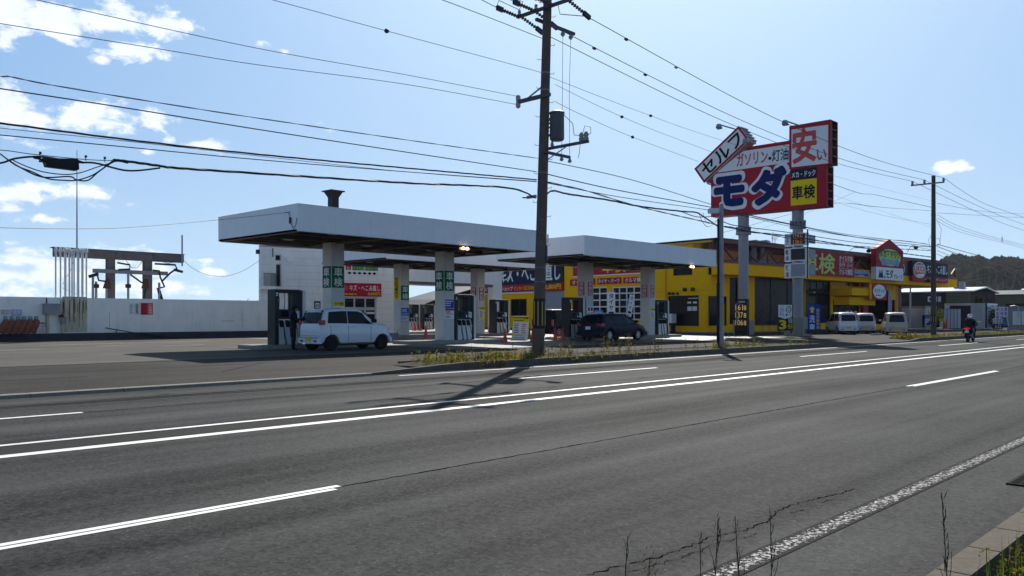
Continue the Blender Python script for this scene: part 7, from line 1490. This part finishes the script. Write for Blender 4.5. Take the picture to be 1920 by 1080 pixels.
# trees
def conifer(label, pos, h, r, cat='tree', group=None):
    t = thing('conifer', label, cat, pos, group=group); MB().tube([pos, pos+UP*h*.9], [.12*h/4,.03], 0, 7).build('trunk', M['bark'], t)
    mb = MB()
    for i in range(1500):
        f_ = random.random()**.8; a = random.uniform(0, 6.28); rr = r*(1-f_)*random.uniform(.35,1.1)*(1+.25*math.sin(f_*40)); leaf(mb, pos+Vector((math.cos(a)*rr, math.sin(a)*rr, h*(.12+.9*f_)-rr*.25)), .28*h/4, 0)
    mb.build('crown', M['leafk'], t)
def bush(label, pos, rx, rz, m='leafk', n=1800, s=.22, kind='bush'):
    t = thing(kind, label, kind, pos); mb = MB(); mb2 = MB()
    cl = [(Vector((random.uniform(-1,1)*rx*.7, random.uniform(-1,1)*rx*.7, rz*random.uniform(.25,1.3))), random.uniform(.3,.6)*rx) for _ in range(14)]
    for c, q in cl: mb2.tube([pos, pos+c*.6+Vector((0,0,.1)), pos+c], [.05,.03,.015], 0, 5)
    for i in range(n):
        c, q = random.choice(cl); d = Vector((random.gauss(0,1), random.gauss(0,1), random.gauss(0,.8))).normalized()*q*random.random()**.4; leaf(mb, pos+c+d, s, 0)
    mb2.build('branches', M['bark'], t); mb.build('foliage', M[m], t)
for px, X, yt, r, lab in ((1831,104,558,1.0,'pointed dark conifer behind the white shed, taller'),(1838,103,561,.8,'dark conifer touching the taller one on its right'),(1849,104,562,.9,'dark conifer right of the white shed')):
    q = hX(px, HY, X); zt_ = hX(px, yt, X).z; conifer(lab, Vector((q.x, q.y, .5)), zt_-.5, r)
q = hX(1862, HY, 99); bush('dark round bush between the shed and the banners', Vector((q.x, q.y, .4)), 1.6, 1.6)
q = hX(1757, HY, 100); bush('small olive bush behind the brown pole', Vector((q.x, q.y, .4)), 1.0, 1.5, 'leafg', 900)
def bare_tree(label, pos, h):
    t = thing('bare_tree', label, 'tree', pos); mb = MB()
    def br(p, d, L_, r, n):
        q = p+d*L_; mb.tube([p, (p+q)/2+Vector((random.uniform(-.05,.05),)*3)*L_, q], [r, r*.8, r*.55], 0, 5)
        if n:
            for _ in range(3):
                e = (d+Vector((random.uniform(-.8,.8), random.uniform(-.8,.8), random.uniform(-.2,.5)))).normalized(); br(q, e, L_*random.uniform(.55,.8), r*.55, n-1)
    br(pos, UP, h*.35, .09, 4); mb.build('branches', M['bark'], t)
random.seed(4)
q = hY(465, HY, 52); bare_tree('leafless tree tips showing over the white wall', Vector((q.x, q.y, .4)), 2.9)
q = hY(782, HY, 70); bare_tree('leafless tree seen through the wash bay opening', Vector((q.x, q.y, .4)), 3.4)

# ------------------------------------------------------------------ people and motorcycle
def skinned(name, pts, edges, m, parent, loc_m, sub=2):
    me = bpy.data.meshes.new(name+'_s'); me.from_pydata([p[:3] for p in pts], edges, []); o = bpy.data.objects.new(name+'_s', me); C.objects.link(o)
    o.modifiers.new('s', 'SKIN'); ss = o.modifiers.new('u', 'SUBSURF'); ss.levels = sub; ss.render_levels = sub
    sv = me.skin_vertices[0].data
    for i, p in enumerate(pts): r = p[3] if isinstance(p[3], tuple) else (p[3], p[3]); sv[i].radius = r; sv[i].use_root = (i == 0)
    bpy.context.view_layer.update(); dg = bpy.context.evaluated_depsgraph_get(); ev = o.evaluated_get(dg).to_mesh()
    nm = bpy.data.meshes.new(name); nm.from_pydata([tuple(v.co) for v in ev.vertices], [], [tuple(p.vertices) for p in ev.polygons]); nm.polygons.foreach_set('use_smooth', [True]*len(nm.polygons)); nm.update()
    o.evaluated_get(dg).to_mesh_clear(); bpy.data.objects.remove(o)
    for q in (m if isinstance(m, (list, tuple)) else [m]): nm.materials.append(q)
    r = bpy.data.objects.new(name, nm); C.objects.link(r)
    if parent is not None: r.parent = parent; TM[r.name] = TM[parent.name]
    return r
def head_on(t, M4, c, r, hair=None, face_dir=1, cap=False):
    """skull, nose, ears, eyes and mouth; local x is forward"""
    mb = MB(); mb.M = M4; n = 14; vs = []; fs = []
    for i in range(n+1):
        th = math.pi*i/n; z = math.cos(th)*r*1.25; rr = math.sin(th)*r*(1.0 if z > 0 else 1-.25*(-z/(r*1.25))**1.5)
        for j in range(16): a = 2*math.pi*j/16; vs.append((c[0]+math.cos(a)*rr*1.08+(.012 if z < 0 and math.cos(a) > 0 else 0), c[1]+math.sin(a)*rr*.88, c[2]+z))
    for i in range(n):
        for j in range(16): fs.append((i*16+j, (i+1)*16+j, (i+1)*16+(j+1) % 16, i*16+(j+1) % 16))
    mb.add(vs, fs); x, y, z = c
    mb.add([(x+r*1.02,y-.014,z-.02),(x+r*1.02,y+.014,z-.02),(x+r*1.02,y,z+.03),(x+r*1.28,y,z-.018)], [(0,1,3),(1,2,3),(2,0,3)])
    for s in (-1, 1): mb.lathe((x-.01, y+s*r*.85, z-.01), [(.02,0),(.03,.008),(.02,.016)], 8, 0, (0,s,0)); mb.lathe((x+r*.93, y+s*.032, z+.015), [(.012,0),(.01,.006)], 8, 1, (1,0,0))
    mb.box(x+r*.95, x+r*1.03, y-.022, y+.022, z-.055, z-.048, 1)
    return mb.build('head', [M['skin'], M['ink']], t, smooth=True)
def hand(M4, pts_base, dirv, up, t, m, s=1.0):
    """palm, four curled fingers, thumb, all one mesh"""
    b = Vector(pts_base); d = Vector(dirv).normalized(); u = Vector(up).normalized(); w = d.cross(u).normalized(); pts = [(b.x,b.y,b.z,(.026,.022))]; ed = []
    p1 = b+d*.045*s; pts.append((p1.x,p1.y,p1.z,(.034,.018))); ed.append((0,1)); p2 = b+d*.085*s; pts.append((p2.x,p2.y,p2.z,(.036,.016))); ed.append((1,2))
    for k, L_ in enumerate((.062,.074,.07,.055)):
        o_ = w*(.027-.018*k)*s; a = p2+o_+d*.012; c_ = a+d*L_*.5*s-u*.008; e_ = a+d*L_*.8*s-u*.034*s; i0 = len(pts)
        pts += [(a.x,a.y,a.z,.009),(c_.x,c_.y,c_.z,.008),(e_.x,e_.y,e_.z,.007)]; ed += [(2,i0),(i0,i0+1),(i0+1,i0+2)]
    a = p1+w*.036*s; c_ = a+w*.02*s+d*.02*s-u*.015; e_ = c_+d*.028*s-u*.012; i0 = len(pts); pts += [(a.x,a.y,a.z,.011),(c_.x,c_.y,c_.z,.010),(e_.x,e_.y,e_.z,.008)]; ed += [(1,i0),(i0,i0+1),(i0+1,i0+2)]
    return skinned('hand', pts, ed, m, t, M4, 1)
p = hz(550, 656.5, .25); hd_ = math.atan2(RT.y, RT.x)+rad(25)
tp = thing('person', 'person in dark clothes and cap refuelling the white kei car', 'person', p, hd_); M4 = TM[tp.name]
# pelvis first; x forward, y left
B = [(0,0,.93,(.15,.12)),(0,0,1.10,(.14,.105)),(.01,0,1.28,(.17,.12)),(.02,0,1.40,(.15,.10)),(.04,0,1.47,(.06,.06)),(.055,0,1.53,(.052,.052)),
  (.02,.17,1.39,.062),(.06,.22,1.15,.05),(.27,.19,1.06,.038),(.33,.16,1.07,.03),
  (.02,-.17,1.39,.062),(.09,-.22,1.14,.05),(.33,-.17,1.12,.038),(.39,-.15,1.13,.03),
  (.0,.095,.86,.092),(.02,.10,.50,.062),(-.01,.105,.14,.045),(.0,.105,.05,.042),(.13,.12,.035,.034),
  (.0,-.095,.86,.092),(.03,-.10,.50,.062),(.0,-.105,.14,.045),(.01,-.105,.05,.042),(.14,-.12,.035,.034)]
E = [(0,1),(1,2),(2,3),(3,4),(4,5),(3,6),(6,7),(7,8),(8,9),(3,10),(10,11),(11,12),(12,13),(0,14),(14,15),(15,16),(16,17),(17,18),(0,19),(19,20),(20,21),(21,22),(22,23)]
bd = skinned('body', B, E, M['cloth'], tp, M4)
head_on(tp, M4, (.075,0,1.60), .088)
mb = MB(); mb.M = M4; mb.lathe((.065,0,1.625), [(.100,-.03),(.104,.02),(.09,.07),(.05,.10),(0,.11)], 16); mb.prism(Pl(M4 @ Vector((.15,0,1.635)), UP, (M4.to_3x3() @ Vector((1,0,0)))), [(-.07,0),(-.06,.07),(0,.09),(.06,.07),(.07,0)], 0, .008) if False else None
mb.hexa([(.13,-.075,1.63),(.25,-.05,1.615),(.25,.05,1.615),(.13,.075,1.63),(.13,-.075,1.642),(.25,-.05,1.625),(.25,.05,1.625),(.13,.075,1.642)]); mb.build('cap', M['cloth'], tp, smooth=True)
mb = MB(); mb.M = M4; mb.lathe((.045,0,1.585), [(.085,-.05),(.094,0),(.094,.05)], 14); mb.build('hair', M['ink'], tp, smooth=True)
hand(M4, (.33,.16,1.07), (1,-.1,0), (0,0,1), tp, M['skin']); hand(M4, (.39,-.15,1.13), (1,.05,0), (0,0,1), tp, M['skin'])

# motorcycle and rider
q = hz(1815, 641.5, 0); ROT = 0.06
tm = thing('motorcycle', 'black motorcycle with lit red tail light riding away on the far lane', 'motorcycle', (q.x, q.y, 0), ROT); M4 = TM[tm.name]
for x, nm_ in ((0, 'rear'), (1.42, 'front')):
    mb = MB(); mb.M = M4; mb.lathe((x, -.07 if x == 0 else -.055, .31), [(.2,0),(.29,.0),(.315,.04),(.315,.10 if x == 0 else .07),(.29,.14 if x == 0 else .11),(.2,.14 if x == 0 else .11)], 28, 0, (0,1,0)); w_ = mb.build('wheel', M['rubber'], tm, smooth=True)
    mb = MB(); mb.M = M4; P = Pl(M4 @ Vector((x, -.06, .31)), M4.to_3x3() @ Vector((0,-1,0)))
    mb.M = None; mb.ring(P, 0, 0, .21, .21, .03, .02)
    for k in range(6): a = k*math.pi/3; mb.beam(P.p(0,0,.0), P.p(math.cos(a)*.2, math.sin(a)*.2, .0), .02, .03)
    rm = mb.build('rim', M['gpaint'], None); rm.parent = w_; rm.data.transform(TM[tm.name].inverted())
mb = MB(); mb.M = M4
secs = [(-.28,.10,.80,.90),(0,.13,.66,.86),(.3,.14,.50,.82),(.62,.17,.45,.98),(.9,.18,.40,1.02),(1.12,.16,.55,.98),(1.3,.20,.72,1.12),(1.45,.14,.80,1.16),(1.58,.05,.86,1.05)]
vs = []; 
for x, w_, z0, z1 in secs: vs += [(x, s_*w_*c_, z0+(z1-z0)*f_) for s_, c_, f_ in ((-1,.5,0),(-1,1,.3),(-1,.95,.75),(-1,.4,1),(1,.4,1),(1,.95,.75),(1,1,.3),(1,.5,0))]
mb.add(vs, [(i*8+j, i*8+(j+1) % 8, (i+1)*8+(j+1) % 8, (i+1)*8+j) for i in range(len(secs)-1) for j in range(8)]+[tuple(range(8))[::-1], tuple(range(64,72))]); mb.build('fairing', M['carblack'], tm, smooth=True)
mb = MB(); mb.M = M4; mb.box(.25,.95,-.15,.15,.25,.55); mb.beam((0,-.11,.31),(.5,-.11,.42),.04,.06); mb.beam((0,.11,.31),(.5,.11,.42),.04,.06); mb.build('engine', M['dgrey'], tm, bevel=.03)
for s_ in (-1, 1): mb = MB(); mb.M = M4; mb.tube([(1.42, s_*.09, .31), (1.22, s_*.11, .98)], .028, 0, 8); mb.build('fork', M['steel'], tm)
mb = MB(); mb.M = M4; mb.tube([(.55,-.16,.25),(.2,-.17,.3),(-.18,-.19,.42)], [.03,.045,.055], 0, 10); mb.build('exhaust', M['steel'], tm, smooth=True)
mb = MB(); mb.M = M4; mb.hexa([(-.2,-.12,.88),(.5,-.12,.84),(.5,.12,.84),(-.2,.12,.88),(-.25,-.10,.94),(.48,-.10,.90),(.48,.10,.90),(-.25,.10,.94)]); mb.build('seat', M['black'], tm, bevel=.02)
mb = MB(); mb.M = M4; mb.tube([(1.15,-.33,1.06),(1.22,-.1,1.04),(1.22,.1,1.04),(1.15,.33,1.06)], .015, 0, 8); mb.build('handlebar', M['black'], tm)
for s_ in (-1, 1):
    mb = MB(); mb.M = M4; mb.tube([(1.28,s_*.2,1.1),(1.2,s_*.38,1.22)], .01, 0, 6); mb.lathe((1.2,s_*.40,1.22), [(.05,0),(.065,.02),(.02,.05)], 12, 1, (1,0,0)); mb.build('mirror', [M['black'], M['frame']], tm)
mb = MB(); mb.M = M4; mb.hexa([(1.3,-.16,1.08),(1.5,-.12,1.12),(1.5,.12,1.12),(1.3,.16,1.08),(1.22,-.11,1.34),(1.26,-.1,1.34),(1.26,.1,1.34),(1.22,.11,1.34)]); mb.build('windshield', M['glass'], tm)
mb = MB(); mb.M = M4; mb.box(-.34,-.26,-.14,.14,.78,.88); mb.build('tail_light', emis('tail_lamp_lit', (0.9,.01,.02), .35), tm)
mb = MB(); mb.M = M4; mb.box(-.36,-.34,-.11,.11,.58,.72); mb.beam((-.35,0,.72),(-.27,0,.80),.05,.02); mb.build('number_plate', M['pwhite'], tm)
for s_ in (-1,1): mb = MB(); mb.M = M4; mb.box(-.1,.35,s_*.15-(.14 if s_ < 0 else 0),s_*.15+(.14 if s_ > 0 else 0),.55,.85); mb.build('pannier', M['black'], tm, bevel=.04)
tr_ = thing('person', 'motorcycle rider in black jacket and silver helmet, seen from behind', 'person', (q.x, q.y, 0), ROT); M4 = TM[tr_.name]
B = [(.22,0,.98,(.17,.15)),(.26,0,1.14,(.16,.13)),(.36,0,1.30,(.20,.13)),(.42,0,1.40,(.17,.11)),(.46,0,1.46,(.06,.06)),
 (.42,.20,1.38,.065),(.66,.30,1.20,.052),(1.02,.29,1.10,.042),(1.10,.29,1.08,.035),(.42,-.20,1.38,.065),(.66,-.30,1.20,.052),(1.02,-.29,1.10,.042),(1.10,-.29,1.08,.035),
 (.30,.13,.95,.10),(.78,.24,.80,.072),(.50,.25,.42,.055),(.48,.25,.34,.05),(.62,.26,.30,.04),(.30,-.13,.95,.10),(.78,-.24,.80,.072),(.50,-.25,.42,.055),(.48,-.25,.34,.05),(.62,-.26,.30,.04)]
E = [(0,1),(1,2),(2,3),(3,4),(3,5),(5,6),(6,7),(7,8),(3,9),(9,10),(10,11),(11,12),(0,13),(13,14),(14,15),(15,16),(16,17),(0,18),(18,19),(19,20),(20,21),(21,22)]
skinned('body', B, E, M['cloth'], tr_, M4)
mb = MB(); mb.M = M4; mb.lathe((.49,0,1.44), [(.07,0),(.125,.03),(.145,.12),(.14,.2),(.10,.27),(.04,.30),(0,.305)], 18); mb.build('helmet', M['chrome'], tr_, smooth=True)
mb = MB(); mb.M = M4; mb.lathe((.50,0,1.44), [(.146,.10),(.148,.11),(.147,.18),(.144,.19)], 18); mb.build('visor', M['ink'], tr_, smooth=True)
for s_ in (-1,1): hand(M4, (1.08,s_*.29,1.09), (.6,-.3*s_,-.5), (0,0,1), tr_, M['black'])
# ------------------------------------------------------------------ thin autumn haze
mb = MB(); mb.box(-120, 1500, -700, 1500, -1.4, 190)
hm = bpy.data.materials.new('haze_air'); hm.use_nodes = True; t_ = hm.node_tree
for n_ in list(t_.nodes): t_.nodes.remove(n_)
o_ = t_.nodes.new('ShaderNodeOutputMaterial'); v_ = t_.nodes.new('ShaderNodeVolumePrincipled'); v_.inputs['Color'].default_value = (0.80,0.88,1,1); v_.inputs['Density'].default_value = 0.00009; v_.inputs['Anisotropy'].default_value = 0.2
t_.links.new(v_.outputs[0], o_.inputs['Volume'])
hz_ = mb.build('haze', hm); hz_['kind'] = 'stuff'

def split_pieces(name, thr):
    """one mesh that holds several like pieces -> one object per piece, under the same thing"""
    for o in [o for o in bpy.data.objects if o.name.split('.')[0] == name and o.type == 'MESH' and o.parent is not None]:
        me = o.data; n = len(me.vertices); par = list(range(n))
        def find(a):
            while par[a] != a: par[a] = par[par[a]]; a = par[a]
            return a
        for e in me.edges: par[find(e.vertices[0])] = find(e.vertices[1])
        isl = {}
        for i in range(n): isl.setdefault(find(i), []).append(i)
        cs = []
        for k, vs_ in isl.items():
            c = sum((me.vertices[i].co for i in vs_), Vector())/len(vs_)
            hit = [g for g in cs if any((c-q).length < thr for q in g[0])]
            g0_ = ([c], list(vs_)); 
            for g in hit: g0_[0].extend(g[0]); g0_[1].extend(g[1]); cs.remove(g)
            cs.append(g0_)
        if len(cs) < 2: continue
        for g in cs:
            ids = {v: i for i, v in enumerate(g[1])}; nm = bpy.data.meshes.new(name); pf = [p for p in me.polygons if p.vertices[0] in ids]
            nm.from_pydata([me.vertices[v].co[:] for v in g[1]], [], [[ids[v] for v in p.vertices] for p in pf])
            for m in me.materials: nm.materials.append(m)
            for a, b in zip(nm.polygons, pf): a.material_index = b.material_index; a.use_smooth = b.use_smooth
            nm.update(); q = bpy.data.objects.new(name, nm); C.objects.link(q); q.parent = o.parent
        bpy.data.objects.remove(o)
for nm_, th_ in (('insulator', .02), ('strain_insulator', .2), ('insulator_cover', .05), ('ochre_panel', .05), ('vent_hoods', .05), ('clamp_band', .05), ('transformer_bracket', .05), ('jumper_wire', .02)): split_pieces(nm_, th_)
